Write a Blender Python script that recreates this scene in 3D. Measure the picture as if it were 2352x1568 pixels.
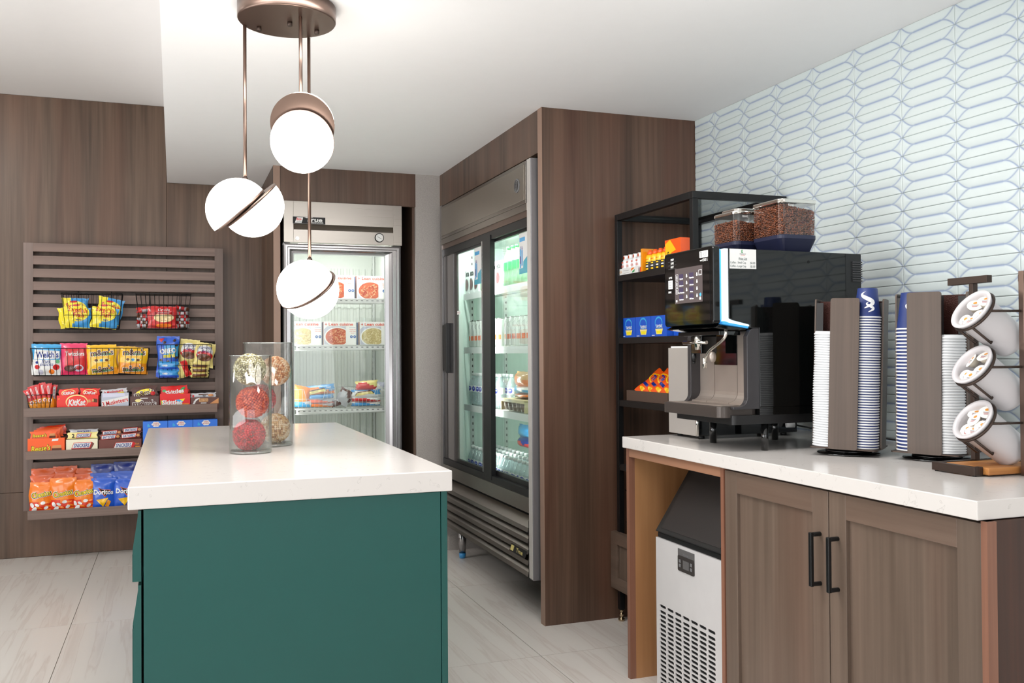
import bpy, math, random
from math import sin, cos, pi, radians, sqrt, atan2, exp
from mathutils import Vector, Matrix

random.seed(7)
for o in list(bpy.data.objects):
    bpy.data.objects.remove(o)
SC = bpy.context.scene
COL = SC.collection

# ------------------------------------------------------------------ camera
cam_d = bpy.data.cameras.new('camera')
cam = bpy.data.objects.new('camera', cam_d)
COL.objects.link(cam)
SC.camera = cam
cam_d.sensor_fit = 'HORIZONTAL'
cam_d.sensor_width = 36.0
cam_d.lens = 36.0 * 2118.0 / 2352.0
cam_d.clip_start = 0.05
yaw, pitch, roll = 0.351208854, 0.0119691567, -0.00672113665
fw = Vector((sin(yaw) * cos(pitch), cos(yaw) * cos(pitch), sin(pitch)))
rt = Vector((cos(yaw), -sin(yaw), 0))
up = rt.cross(fw)
r2 = cos(roll) * rt + sin(roll) * up
u2 = -sin(roll) * rt + cos(roll) * up
cm = Matrix.Identity(4)
for i in range(3):
    cm[i][0], cm[i][1], cm[i][2] = r2[i], u2[i], -fw[i]
cm[2][3] = 1.27
cam.matrix_world = cm

# ------------------------------------------------------------------ world and light
SC.view_settings.view_transform = 'Standard'
SC.view_settings.look = 'None'
SC.view_settings.exposure = 0.0
SC.view_settings.gamma = 1.0
SC.view_settings.use_curve_mapping = False
SC.cycles.transparent_max_bounces = 40
SC.cycles.max_bounces = 10
SC.cycles.diffuse_bounces = 5
SC.cycles.glossy_bounces = 5
SC.cycles.use_denoising = True
SC.cycles.sample_clamp_indirect = 6.0

w = bpy.data.worlds.new('world')
SC.world = w
w.use_nodes = True
bg = w.node_tree.nodes['Background']
bg.inputs[0].default_value = (0.93, 0.96, 1.0, 1)
bg.inputs[1].default_value = 1.0


def area(name, loc, direction, sx, sy, power, color=(1, 1, 1), spread=180):
    d = bpy.data.lights.new(name, 'AREA')
    d.shape = 'RECTANGLE'
    d.size, d.size_y = sx, sy
    d.energy = power
    d.color = color
    d.spread = radians(spread)
    o = bpy.data.objects.new(name, d)
    COL.objects.link(o)
    o.location = loc
    o.rotation_euler = Vector(direction).to_track_quat('-Z', 'Y').to_euler()
    return o


area('rear_fill_light', (0.0, -2.3, 1.35), (-0.05, 1, 0.50), 4.4, 1.8, 44, (0.95, 0.975, 1.0))  # unseen fill from behind the camera, added to brighten the room
area('left_fill_light', (-2.7, 2.2, 1.35), (1, 0.12, 0.52), 5.0, 2.1, 150, (0.96, 0.98, 1.0))  # added broad fill from the left, out of view, also lifts the ceiling
area('overhead_fill_light', (0.35, 2.68, 2.395), (0, 0.1, -1), 1.3, 0.5, 27, (1.0, 0.985, 0.97))  # unseen overhead fill, added to brighten the island top
area('aisle_fill_light', (1.45, 2.3, 2.40), (0.05, 0.35, -1), 0.5, 0.5, 14, (1.0, 0.97, 0.94))  # added overhead fill for the aisle, kept out of view
area('snack_wall_fill_light', (-1.75, 4.7, 2.88), (0.8, 0.7, -1), 0.7, 0.7, 34, (1.0, 0.965, 0.94))  # added fill for the snack rack wall, kept out of view


# ------------------------------------------------------------------ helpers


def lin(h):
    """hex string or 0-255 triple -> linear colour"""
    if isinstance(h, str):
        h = h.lstrip('#')
        h = [int(h[i:i + 2], 16) for i in (0, 2, 4)]
    out = []
    for c in h:
        c = c / 255.0
        out.append(c / 12.92 if c <= 0.04045 else ((c + 0.055) / 1.055) ** 2.4)
    return (out[0], out[1], out[2], 1.0)


MATS = {}


def new_mat(name):
    m = bpy.data.materials.new(name)
    m.use_nodes = True
    MATS[name] = m
    nt = m.node_tree
    return m, nt, nt.nodes, nt.links, nt.nodes['Principled BSDF']


def mat(name, col, rough=0.5, metal=0.0, emis=0.0, ecol=None, coat=0.0, spec=0.5, var=0.04, bump=0.0, bscale=200.0, sheen=0.0):
    if name in MATS:
        return MATS[name]
    m, nt, N, L, b = new_mat(name)
    c = lin(col) if not isinstance(col, tuple) or len(col) == 3 and max(col) > 1 else col
    b.inputs['Base Color'].default_value = c
    b.inputs['Roughness'].default_value = rough
    b.inputs['Metallic'].default_value = metal
    b.inputs['Specular IOR Level'].default_value = spec
    b.inputs['Coat Weight'].default_value = coat
    if emis:
        b.inputs['Emission Color'].default_value = lin(ecol) if ecol else c
        b.inputs['Emission Strength'].default_value = emis
    if var and not emis:
        tc = N.new('ShaderNodeTexCoord')
        nz = N.new('ShaderNodeTexNoise')
        nz.inputs['Scale'].default_value = 18.0
        nz.inputs['Detail'].default_value = 2.0
        L.new(tc.outputs['Object'], nz.inputs['Vector'])
        mx = N.new('ShaderNodeMixRGB')
        mx.blend_type = 'MULTIPLY'
        mx.inputs[0].default_value = 1.0
        mx.inputs[1].default_value = c
        mr = N.new('ShaderNodeMapRange')
        mr.inputs['To Min'].default_value = 1 - var
        mr.inputs['To Max'].default_value = 1 + var
        L.new(nz.outputs['Fac'], mr.inputs['Value'])
        L.new(mr.outputs[0], mx.inputs[2])
        L.new(mx.outputs[0], b.inputs['Base Color'])
    if bump:
        tc = N.new('ShaderNodeTexCoord')
        nz = N.new('ShaderNodeTexNoise')
        nz.inputs['Scale'].default_value = bscale
        L.new(tc.outputs['Object'], nz.inputs['Vector'])
        bp = N.new('ShaderNodeBump')
        bp.inputs['Strength'].default_value = bump
        bp.inputs['Distance'].default_value = 0.002
        L.new(nz.outputs['Fac'], bp.inputs['Height'])
        L.new(bp.outputs[0], b.inputs['Normal'])
    return m


def wood(name, dark, light, axis='Z', rough=0.42, grain=9.0, fig=0.55, red=None, shift=0.0):
    m, nt, N, L, b = new_mat(name)
    tc = N.new('ShaderNodeTexCoord')
    mp = N.new('ShaderNodeMapping')
    s = {'X': (0.35, grain, grain), 'Y': (grain, 0.35, grain), 'Z': (grain, grain, 0.35)}[axis]
    mp.inputs['Scale'].default_value = s
    mp.inputs['Location'].default_value = (shift, shift * 0.7, shift * 1.3)
    L.new(tc.outputs['Object'], mp.inputs['Vector'])
    n1 = N.new('ShaderNodeTexNoise')
    n1.inputs['Scale'].default_value = 1.0
    n1.inputs['Detail'].default_value = 4.0
    n1.inputs['Distortion'].default_value = 0.9
    L.new(mp.outputs[0], n1.inputs['Vector'])
    mp2 = N.new('ShaderNodeMapping')
    g2 = grain * 9
    s2 = {'X': (1.6, g2, g2), 'Y': (g2, 1.6, g2), 'Z': (g2, g2, 1.6)}[axis]
    mp2.inputs['Scale'].default_value = s2
    L.new(tc.outputs['Object'], mp2.inputs['Vector'])
    n2 = N.new('ShaderNodeTexNoise')
    n2.inputs['Scale'].default_value = 1.0
    n2.inputs['Detail'].default_value = 3.0
    L.new(mp2.outputs[0], n2.inputs['Vector'])
    mix = N.new('ShaderNodeMath')
    mix.operation = 'MULTIPLY_ADD'
    mix.inputs[1].default_value = 0.35
    L.new(n2.outputs['Fac'], mix.inputs[0])
    sub = N.new('ShaderNodeMath')
    sub.operation = 'MULTIPLY'
    sub.inputs[1].default_value = 0.75
    L.new(n1.outputs['Fac'], sub.inputs[0])
    L.new(sub.outputs[0], mix.inputs[2])
    cr = N.new('ShaderNodeValToRGB')
    cr.color_ramp.elements[0].position = 0.38
    cr.color_ramp.elements[0].color = lin(dark)
    cr.color_ramp.elements[1].position = 0.68
    cr.color_ramp.elements[1].color = lin(light)
    L.new(mix.outputs[0], cr.inputs[0])
    if red:
        mp3 = N.new('ShaderNodeMapping')
        s3 = {'X': (0.5, 5, 5), 'Y': (5, 0.5, 5), 'Z': (5, 5, 0.5)}[axis]
        mp3.inputs['Scale'].default_value = s3
        L.new(tc.outputs['Object'], mp3.inputs['Vector'])
        n3 = N.new('ShaderNodeTexNoise')
        n3.inputs['Scale'].default_value = 1.0
        L.new(mp3.outputs[0], n3.inputs['Vector'])
        mr = N.new('ShaderNodeMapRange')
        mr.inputs['From Min'].default_value = 0.45
        mr.inputs['From Max'].default_value = 0.7
        mr.inputs['To Max'].default_value = fig
        L.new(n3.outputs['Fac'], mr.inputs['Value'])
        mx = N.new('ShaderNodeMixRGB')
        L.new(mr.outputs[0], mx.inputs[0])
        L.new(cr.outputs[0], mx.inputs[1])
        mx.inputs[2].default_value = lin(red)
        L.new(mx.outputs[0], b.inputs['Base Color'])
    else:
        L.new(cr.outputs[0], b.inputs['Base Color'])
    b.inputs['Roughness'].default_value = rough
    bp = N.new('ShaderNodeBump')
    bp.inputs['Strength'].default_value = 0.08
    bp.inputs['Distance'].default_value = 0.001
    L.new(n2.outputs['Fac'], bp.inputs['Height'])
    L.new(bp.outputs[0], b.inputs['Normal'])
    return m


def brushed(name, col, rough=0.28, axis='X', aniso=True, var=0.12):
    m, nt, N, L, b = new_mat(name)
    tc = N.new('ShaderNodeTexCoord')
    mp = N.new('ShaderNodeMapping')
    mp.inputs['Scale'].default_value = {'X': (2, 260, 260), 'Y': (260, 2, 260), 'Z': (260, 260, 2)}[axis]
    L.new(tc.outputs['Object'], mp.inputs['Vector'])
    n = N.new('ShaderNodeTexNoise')
    n.inputs['Detail'].default_value = 2
    n.inputs['Scale'].default_value = 1
    L.new(mp.outputs[0], n.inputs['Vector'])
    mr = N.new('ShaderNodeMapRange')
    mr.inputs['To Min'].default_value = rough - var
    mr.inputs['To Max'].default_value = rough + var
    L.new(n.outputs['Fac'], mr.inputs['Value'])
    L.new(mr.outputs[0], b.inputs['Roughness'])
    b.inputs['Base Color'].default_value = lin(col)
    b.inputs['Metallic'].default_value = 1.0
    return m


def glass(name, tint=(1, 1, 1), refl=0.06, edge=0.5, dens=0.0, edge_col=(0.75, 0.85, 0.82)):
    """thin sheet glass: transparent, mirrored by Fresnel, greener and denser at grazing angles"""
    m = bpy.data.materials.new(name)
    m.use_nodes = True
    MATS[name] = m
    nt = m.node_tree
    N, L = nt.nodes, nt.links
    N.clear()
    out = N.new('ShaderNodeOutputMaterial')
    tr = N.new('ShaderNodeBsdfTransparent')
    gl = N.new('ShaderNodeBsdfGlossy')
    gl.inputs['Roughness'].default_value = 0.02
    lw = N.new('ShaderNodeLayerWeight')
    lw.inputs['Blend'].default_value = 0.5
    mc = N.new('ShaderNodeMixRGB')
    mc.inputs[1].default_value = (*tint, 1)
    mc.inputs[2].default_value = (*edge_col, 1)
    pw = N.new('ShaderNodeMath')
    pw.operation = 'POWER'
    pw.inputs[1].default_value = 4.0
    L.new(lw.outputs['Facing'], pw.inputs[0])
    me = N.new('ShaderNodeMath')
    me.operation = 'MULTIPLY'
    me.inputs[1].default_value = edge
    L.new(pw.outputs[0], me.inputs[0])
    L.new(me.outputs[0], mc.inputs[0])
    L.new(mc.outputs[0], tr.inputs[0])
    p5 = N.new('ShaderNodeMath')
    p5.operation = 'POWER'
    p5.inputs[1].default_value = 5.0
    L.new(lw.outputs['Facing'], p5.inputs[0])
    ad = N.new('ShaderNodeMath')
    ad.operation = 'MULTIPLY_ADD'
    ad.inputs[1].default_value = 0.9
    ad.inputs[2].default_value = refl
    ad.use_clamp = True
    L.new(p5.outputs[0], ad.inputs[0])
    ms = N.new('ShaderNodeMixShader')
    L.new(ad.outputs[0], ms.inputs[0])
    L.new(tr.outputs[0], ms.inputs[1])
    L.new(gl.outputs[0], ms.inputs[2])
    last = ms
    if dens:
        df = N.new('ShaderNodeBsdfDiffuse')
        df.inputs[0].default_value = (*tint, 1)
        m2 = N.new('ShaderNodeMixShader')
        m2.inputs[0].default_value = dens
        L.new(ms.outputs[0], m2.inputs[1])
        L.new(df.outputs[0], m2.inputs[2])
        last = m2
    L.new(last.outputs[0], out.inputs[0])
    return m


FONT_CACHE = {}


def glyphs(s, shear=0.0, bold=0.0, res=2):
    key = (s, shear, bold, res)
    if key in FONT_CACHE:
        return FONT_CACHE[key]
    cu = bpy.data.curves.new('t', 'FONT')
    cu.body = s
    cu.size = 1.0
    cu.shear = shear
    cu.offset = bold
    cu.resolution_u = res
    cu.align_x = 'CENTER'
    cu.align_y = 'CENTER'
    o = bpy.data.objects.new('t', cu)
    COL.objects.link(o)
    dg = bpy.context.evaluated_depsgraph_get()
    me = o.evaluated_get(dg).to_mesh()
    vs = [tuple(v.co) for v in me.vertices]
    fs = [tuple(p.vertices) for p in me.polygons]
    o.evaluated_get(dg).to_mesh_clear()
    bpy.data.objects.remove(o)
    bpy.data.curves.remove(cu)
    FONT_CACHE[key] = (vs, fs)
    return vs, fs


class MB:
    """collects shapes and links them as ONE mesh object"""

    def __init__(self):
        self.v, self.f, self.m, self.s = [], [], [], []
        self.mats = []

    def mi(self, m):
        if isinstance(m, str):
            m = MATS[m]
        if m not in self.mats:
            self.mats.append(m)
        return self.mats.index(m)

    def add(self, vs, fs, m, smooth=False):
        b = len(self.v)
        k = self.mi(m)
        self.v += [tuple(p) for p in vs]
        for f in fs:
            self.f.append(tuple(b + i for i in f))
            self.m.append(k)
            self.s.append(smooth)
        return self

    def box(self, x0, y0, z0, x1, y1, z1, m, skip=''):
        if x0 > x1: x0, x1 = x1, x0
        if y0 > y1: y0, y1 = y1, y0
        if z0 > z1: z0, z1 = z1, z0
        vs = [(x0, y0, z0), (x1, y0, z0), (x1, y1, z0), (x0, y1, z0), (x0, y0, z1), (x1, y0, z1), (x1, y1, z1), (x0, y1, z1)]
        fs = [(0, 3, 2, 1), (4, 5, 6, 7), (0, 1, 5, 4), (1, 2, 6, 5), (2, 3, 7, 6), (3, 0, 4, 7)]
        return self.add(vs, fs, m)

    def rbox(self, x0, y0, z0, x1, y1, z1, m, r=0.005, axis='z', seg=4):
        """box with edges along one axis rounded"""
        if axis == 'z':
            p = rrect(x0, y0, x1, y1, r, seg)
            return self.prism(p, z0, z1, m, 'z')
        if axis == 'y':
            p = rrect(x0, z0, x1, z1, r, seg)
            return self.prism(p, y0, y1, m, 'y')
        p = rrect(y0, z0, y1, z1, r, seg)
        return self.prism(p, x0, x1, m, 'x')

    def prism(self, poly, a, b, m, axis='z', smooth=False):
        n = len(poly)
        if axis == 'z':
            f = lambda p, t: (p[0], p[1], t)
        elif axis == 'y':
            f = lambda p, t: (p[0], t, p[1])
        else:
            f = lambda p, t: (t, p[0], p[1])
        vs = [f(p, a) for p in poly] + [f(p, b) for p in poly]
        ar = sum(poly[i][0] * poly[(i + 1) % n][1] - poly[(i + 1) % n][0] * poly[i][1] for i in range(n))
        flip = (ar < 0) ^ (axis == 'y') ^ (b < a)
        sides = []
        for i in range(n):
            j = (i + 1) % n
            q = (i, j, n + j, n + i)
            sides.append(q[::-1] if flip else q)
        c0, c1 = tuple(range(n))[::-1], tuple(range(n, 2 * n))
        if flip:
            c0, c1 = c0[::-1], c1[::-1]
        self.add(vs, sides, m, smooth)
        b0 = len(self.v) - 2 * n
        k = self.mi(m)
        for c in (c0, c1):
            self.f.append(tuple(b0 + i for i in c))
            self.m.append(k)
            self.s.append(False)
        return self

    def cyl(self, p0, p1, r0, m, r1=None, n=16, caps=True, smooth=True):
        if r1 is None: r1 = r0
        p0, p1 = Vector(p0), Vector(p1)
        d = (p1 - p0).normalized()
        a = d.orthogonal().normalized()
        c = d.cross(a)
        vs = []
        for p, r in ((p0, r0), (p1, r1)):
            for i in range(n):
                t = 2 * pi * i / n
                vs.append(p + a * (r * cos(t)) + c * (r * sin(t)))
        fs = [(i, (i + 1) % n, n + (i + 1) % n, n + i) for i in range(n)]
        self.add(vs, fs, m, smooth)
        if caps:
            b = len(self.v) - 2 * n
            k = self.mi(m)
            for c_ in (tuple(range(n))[::-1], tuple(range(n, 2 * n))):
                self.f.append(tuple(b + i for i in c_))
                self.m.append(k)
                self.s.append(False)
        return self

    def tube(self, pts, r, m, n=6, closed=False, smooth=True):
        pts = [Vector(p) for p in pts]
        k = len(pts)
        rings = []
        prev = None
        for i, p in enumerate(pts):
            if closed:
                t = pts[(i + 1) % k] - pts[i - 1]
            else:
                t = pts[min(i + 1, k - 1)] - pts[max(i - 1, 0)]
            t.normalize()
            if prev is None:
                a = t.orthogonal().normalized()
            else:
                a = (prev - t * prev.dot(t))
                a = a.normalized() if a.length > 1e-6 else t.orthogonal().normalized()
            prev = a
            c = t.cross(a)
            rings.append([p + a * (r * cos(2 * pi * j / n)) + c * (r * sin(2 * pi * j / n)) for j in range(n)])
        vs = [v for rg in rings for v in rg]
        fs = []
        for i in range(k if closed else k - 1):
            i2 = (i + 1) % k
            for j in range(n):
                j2 = (j + 1) % n
                fs.append((i * n + j, i * n + j2, i2 * n + j2, i2 * n + j))
        self.add(vs, fs, m, smooth)
        if not closed:
            b = len(self.v) - len(vs)
            kk = self.mi(m)
            self.f.append(tuple(b + i for i in range(n))[::-1]); self.m.append(kk); self.s.append(False)
            self.f.append(tuple(b + (k - 1) * n + i for i in range(n))); self.m.append(kk); self.s.append(False)
        return self

    def lathe(self, prof, m, c=(0, 0, 0), n=24, smooth=True, mats=None, capb=True, capt=True):
        """profile [(r, z)...] bottom to top around z at c; mats: one material per band"""
        vs = []
        for r, z in prof:
            for i in range(n):
                t = 2 * pi * i / n
                vs.append((c[0] + r * cos(t), c[1] + r * sin(t), c[2] + z))
        b = len(self.v)
        self.v += vs
        for k in range(len(prof) - 1):
            mi = self.mi(mats[k] if mats else m)
            for i in range(n):
                j = (i + 1) % n
                self.f.append((b + k * n + i, b + k * n + j, b + (k + 1) * n + j, b + (k + 1) * n + i))
                self.m.append(mi)
                self.s.append(smooth)
        if capb and prof[0][0] > 1e-5:
            self.f.append(tuple(b + i for i in range(n))[::-1]); self.m.append(self.mi(mats[0] if mats else m)); self.s.append(False)
        if capt and prof[-1][0] > 1e-5:
            self.f.append(tuple(b + (len(prof) - 1) * n + i for i in range(n))); self.m.append(self.mi(mats[-1] if mats else m)); self.s.append(False)
        return self

    def sphere(self, c, r, m, nu=16, nv=10, sc=(1, 1, 1)):
        vs = [(c[0], c[1], c[2] - r * sc[2])]
        for j in range(1, nv):
            a = -pi / 2 + pi * j / nv
            for i in range(nu):
                t = 2 * pi * i / nu
                vs.append((c[0] + r * sc[0] * cos(a) * cos(t), c[1] + r * sc[1] * cos(a) * sin(t), c[2] + r * sc[2] * sin(a)))
        vs.append((c[0], c[1], c[2] + r * sc[2]))
        fs = []
        for i in range(nu):
            fs.append((0, 1 + (i + 1) % nu, 1 + i))
        for j in range(nv - 2):
            for i in range(nu):
                a = 1 + j * nu + i
                b_ = 1 + j * nu + (i + 1) % nu
                fs.append((a, b_, b_ + nu, a + nu))
        last = len(vs) - 1
        for i in range(nu):
            fs.append((1 + (nv - 2) * nu + i, 1 + (nv - 2) * nu + (i + 1) % nu, last))
        return self.add(vs, fs, m, True)

    def text(self, s, x, z, size, m, y=0.0, shear=0.0, bold=0.0, rot=0.0, sx=1.0, width=None, fn=None, res=2):
        """flat lettering on a plane facing -y, centred on (x, z); fn(x,z)->y follows a curved face"""
        vs, fs = glyphs(s, shear, bold, res)
        if not vs:
            return self
        xs = [v[0] for v in vs]
        zs = [v[1] for v in vs]
        cx, cz = (min(xs) + max(xs)) / 2, (min(zs) + max(zs)) / 2
        if width:
            size_x = width / max(1e-6, max(xs) - min(xs))
        else:
            size_x = size * sx
        out = []
        for a, b_, _ in vs:
            px, pz = (a - cx) * size_x, (b_ - cz) * size
            qx, qz = x + px * cos(rot) - pz * sin(rot), z + px * sin(rot) + pz * cos(rot)
            out.append((qx, (fn(qx, qz) if fn else y), qz))
        return self.add(out, fs, m)

    def poly(self, pts, m, y=0.0, fn=None):
        """flat print polygon on a plane facing -y; on a curved face it is laid down in small cells"""
        ar = sum(pts[i][0] * pts[(i + 1) % len(pts)][1] - pts[(i + 1) % len(pts)][0] * pts[i][1] for i in range(len(pts)))
        if ar < 0:
            pts = pts[::-1]
        if fn is None:
            return self.add([(a, y, b) for a, b in pts], [tuple(range(len(pts)))], m)
        q = []
        n = len(pts)
        for i in range(n):
            (ax, az), (bx, bz) = pts[i], pts[(i + 1) % n]
            k = max(1, int(sqrt((bx - ax) ** 2 + (bz - az) ** 2) / 0.009))
            q += [(ax + (bx - ax) * j / k, az + (bz - az) * j / k) for j in range(k)]
        n = len(q)
        cx, cz = sum(a for a, b in q) / n, sum(b for a, b in q) / n
        rad = max(sqrt((a - cx) ** 2 + (b - cz) ** 2) for a, b in q)
        R = max(1, min(6, int(rad / 0.008)))
        vs = [(cx, fn(cx, cz), cz)]
        for r in range(1, R + 1):
            for a, b in q:
                u, v = cx + (a - cx) * r / R, cz + (b - cz) * r / R
                vs.append((u, fn(u, v), v))
        fs = [(0, 1 + i, 1 + (i + 1) % n) for i in range(n)]
        for r in range(R - 1):
            for i in range(n):
                j = (i + 1) % n
                fs.append((1 + r * n + i, 1 + (r + 1) * n + i, 1 + (r + 1) * n + j, 1 + r * n + j))
        return self.add(vs, fs, m)

    def rect(self, x0, z0, x1, z1, m, y=0.0, fn=None):
        return self.poly([(x0, z0), (x1, z0), (x1, z1), (x0, z1)], m, y, fn)

    def ell(self, x, z, a, b, m, y=0.0, n=20, rot=0.0, fn=None):
        p = []
        for i in range(n):
            t = 2 * pi * i / n
            u, v = a * cos(t), b * sin(t)
            p.append((x + u * cos(rot) - v * sin(rot), z + u * sin(rot) + v * cos(rot)))
        return self.poly(p, m, y, fn)

    def xf(self, M):
        self.v = [tuple(M @ Vector(p)) for p in self.v]
        return self

    def build(self, name, parent=None, org=None, bevel=0.0, seg=2, me_name=None):
        if org is None:
            org = tuple(parent.get('_o', (0, 0, 0))) if parent is not None else (0, 0, 0)
        me = bpy.data.meshes.new(me_name or name)
        me.from_pydata([(p[0] - org[0], p[1] - org[1], p[2] - org[2]) for p in self.v], [], self.f)
        for m in self.mats:
            me.materials.append(m)
        me.polygons.foreach_set('material_index', self.m)
        me.polygons.foreach_set('use_smooth', self.s)
        me.update()
        o = bpy.data.objects.new(name, me)
        COL.objects.link(o)
        if parent is not None:
            o.parent = parent
            o['_o'] = org
        else:
            o.location = org
            o['_o'] = org
        if bevel:
            bv = o.modifiers.new('bevel', 'BEVEL')
            bv.width = bevel
            bv.segments = seg
            bv.limit_method = 'ANGLE'
            bv.angle_limit = radians(40)
        return o


def rrect(x0, y0, x1, y1, r, seg=4):
    if x0 > x1: x0, x1 = x1, x0
    if y0 > y1: y0, y1 = y1, y0
    p = []
    for cx, cy, a0 in ((x1 - r, y0 + r, -pi / 2), (x1 - r, y1 - r, 0), (x0 + r, y1 - r, pi / 2), (x0 + r, y0 + r, pi)):
        for i in range(seg + 1):
            a = a0 + pi / 2 * i / seg
            p.append((cx + r * cos(a), cy + r * sin(a)))
    return p


def tag(o, label=None, cat=None, group=None, kind=None):
    if label: o['label'] = label
    if cat: o['category'] = cat
    if group: o['group'] = group
    if kind: o['kind'] = kind
    return o


def thing(name, label, cat, loc=(0, 0, 0), rot=(0, 0, 0), group=None, world=True):
    """an Empty at the base of a thing; world=True: its parts are written in room coordinates"""
    o = bpy.data.objects.new(name, None)
    COL.objects.link(o)
    o.empty_display_size = 0.05
    o.location = loc
    o.rotation_euler = rot
    o['_o'] = tuple(loc) if world else (0.0, 0.0, 0.0)
    return tag(o, label, cat, group)


KIDS = {}


def dup(root, loc=None, rot=None, label=None, group=None):
    c = root.copy()
    COL.objects.link(c)
    if loc is not None: c.location = loc
    if rot is not None: c.rotation_euler = rot
    if label: c['label'] = label
    if group: c['group'] = group
    if root.name not in KIDS:
        KIDS[root.name] = [(ch, [g for g in bpy.data.objects if g.parent == ch]) for ch in bpy.data.objects if ch.parent == root]
    for ch, gs in KIDS[root.name]:
        k = ch.copy()
        COL.objects.link(k)
        k.parent = c
        for g in gs:
            q = g.copy()
            COL.objects.link(q)
            q.parent = k
    return c


# ------------------------------------------------------------------ materials
mat('ceiling_paint', (247, 247, 247), 0.9, var=0.01)
mat('upper_ceiling_paint', (240, 238, 236), 0.9, var=0.01)
mat('white_paint', (228, 226, 222), 0.8, var=0.01)
mat('grout', (232, 230, 230), 0.9)
mat('floor_grout', (132, 122, 110), 0.9)
mat('black_metal', (24, 24, 25), 0.38, 0.3, var=0.0)
mat('black_gloss', (10, 11, 12), 0.07, var=0.0, coat=0.5)
mat('black_plastic', (18, 18, 19), 0.45, var=0.0)
mat('dark_void', (6, 6, 6), 0.9, var=0.0)
mat('charcoal', (62, 57, 55), 0.4, 0.2)
mat('white_plastic', (235, 235, 235), 0.35, var=0.01)
mat('chrome', (225, 222, 216), 0.1, 1.0, var=0.0)
mat('screw_steel', (190, 190, 190), 0.25, 1.0, var=0.0)
mat('steel', (158, 152, 145), 0.32, 1.0, var=0.04)
mat('lit_edge_tan', (152, 124, 108), 0.5)  # lighter tan: light on the board edges put into the colour
mat('trim_pale', (206, 202, 198), 0.35, 0.3)
brushed('steel_x', (176, 170, 163), 0.3, 'X', var=0.06)
mat('steel_z', (172, 170, 171), 0.24, 1.0, var=0.03)
mat('bronze', (124, 104, 94), 0.32, 0.9, var=0.05)
mat('bronze_dark', (74, 62, 56), 0.4, 0.75, var=0.05)
mat('grey_side', (128, 126, 128), 0.45, 0.6, bump=0.25, bscale=500)
mat('liner', (222, 226, 220), 0.45, var=0.01)
mat('aluminium_white', (205, 208, 205), 0.4, 0.2)
mat('print_white', (228, 228, 226), 0.5, var=0.0)
mat('print_black', (14, 13, 14), 0.5, var=0.0)
mat('print_grey', (120, 120, 122), 0.5, var=0.0)
mat('glow_white', (255, 255, 252), 0.4, emis=2.5, ecol=(255, 248, 240))
wood('wall_walnut', (62, 46, 34), (104, 83, 67), 'Z', 0.4, 7.0, 0.5, red=(104, 70, 52))
wood('panel_walnut', (62, 45, 35), (104, 80, 65), 'Z', 0.38, 9.0, 0.5, red=(96, 56, 42), shift=3.1)
wood('header_walnut', (66, 50, 40), (106, 84, 70), 'Z', 0.4, 9.0, 0.4, red=(100, 68, 52), shift=1.3)
wood('slat_wood', (103, 85, 77), (130, 110, 101), 'X', 0.45, 10.0, 0.4, red=(124, 98, 86))
wood('slat_wood_v', (103, 86, 78), (128, 110, 102), 'Z', 0.45, 10.0, 0.4)
wood('cabinet_wood', (88, 73, 62), (114, 97, 85), 'Z', 0.36, 7.0, 0.4, red=(112, 82, 68), shift=2.0)
wood('cabinet_wood_y', (88, 73, 62), (114, 97, 85), 'Y', 0.36, 7.0, 0.4, red=(112, 82, 68), shift=4.0)
wood('cabinet_edge', (118, 78, 60), (142, 98, 78), 'Z', 0.4, 12.0)
wood('end_panel_dark', (44, 24, 15), (70, 40, 26), 'Z', 0.35, 8.0)
wood('ply_orange', (150, 104, 66), (182, 134, 90), 'Z', 0.4, 4.0, 0.4, red=(168, 112, 70), shift=5)
wood('rail_wood', (140, 98, 74), (166, 122, 96), 'Y', 0.4, 8.0)
wood('cork_wood', (168, 106, 52), (196, 134, 72), 'X', 0.5, 20.0)
wood('board_walnut', (74, 59, 49), (88, 72, 61), 'Z', 0.4, 16.0)


def mk_grey_wall():
    m, nt, N, L, b = new_mat('grey_plaster')
    tc = N.new('ShaderNodeTexCoord')
    n = N.new('ShaderNodeTexNoise')
    n.inputs['Scale'].default_value = 170
    n.inputs['Detail'].default_value = 6
    L.new(tc.outputs['Object'], n.inputs['Vector'])
    cr = N.new('ShaderNodeValToRGB')
    cr.color_ramp.elements[0].color = lin((162, 156, 151))
    cr.color_ramp.elements[1].color = lin((180, 174, 169))
    cr.color_ramp.elements[0].position = 0.3
    cr.color_ramp.elements[1].position = 0.7
    L.new(n.outputs['Fac'], cr.inputs[0])
    L.new(cr.outputs[0], b.inputs['Base Color'])
    b.inputs['Roughness'].default_value = 0.8


mk_grey_wall()


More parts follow.
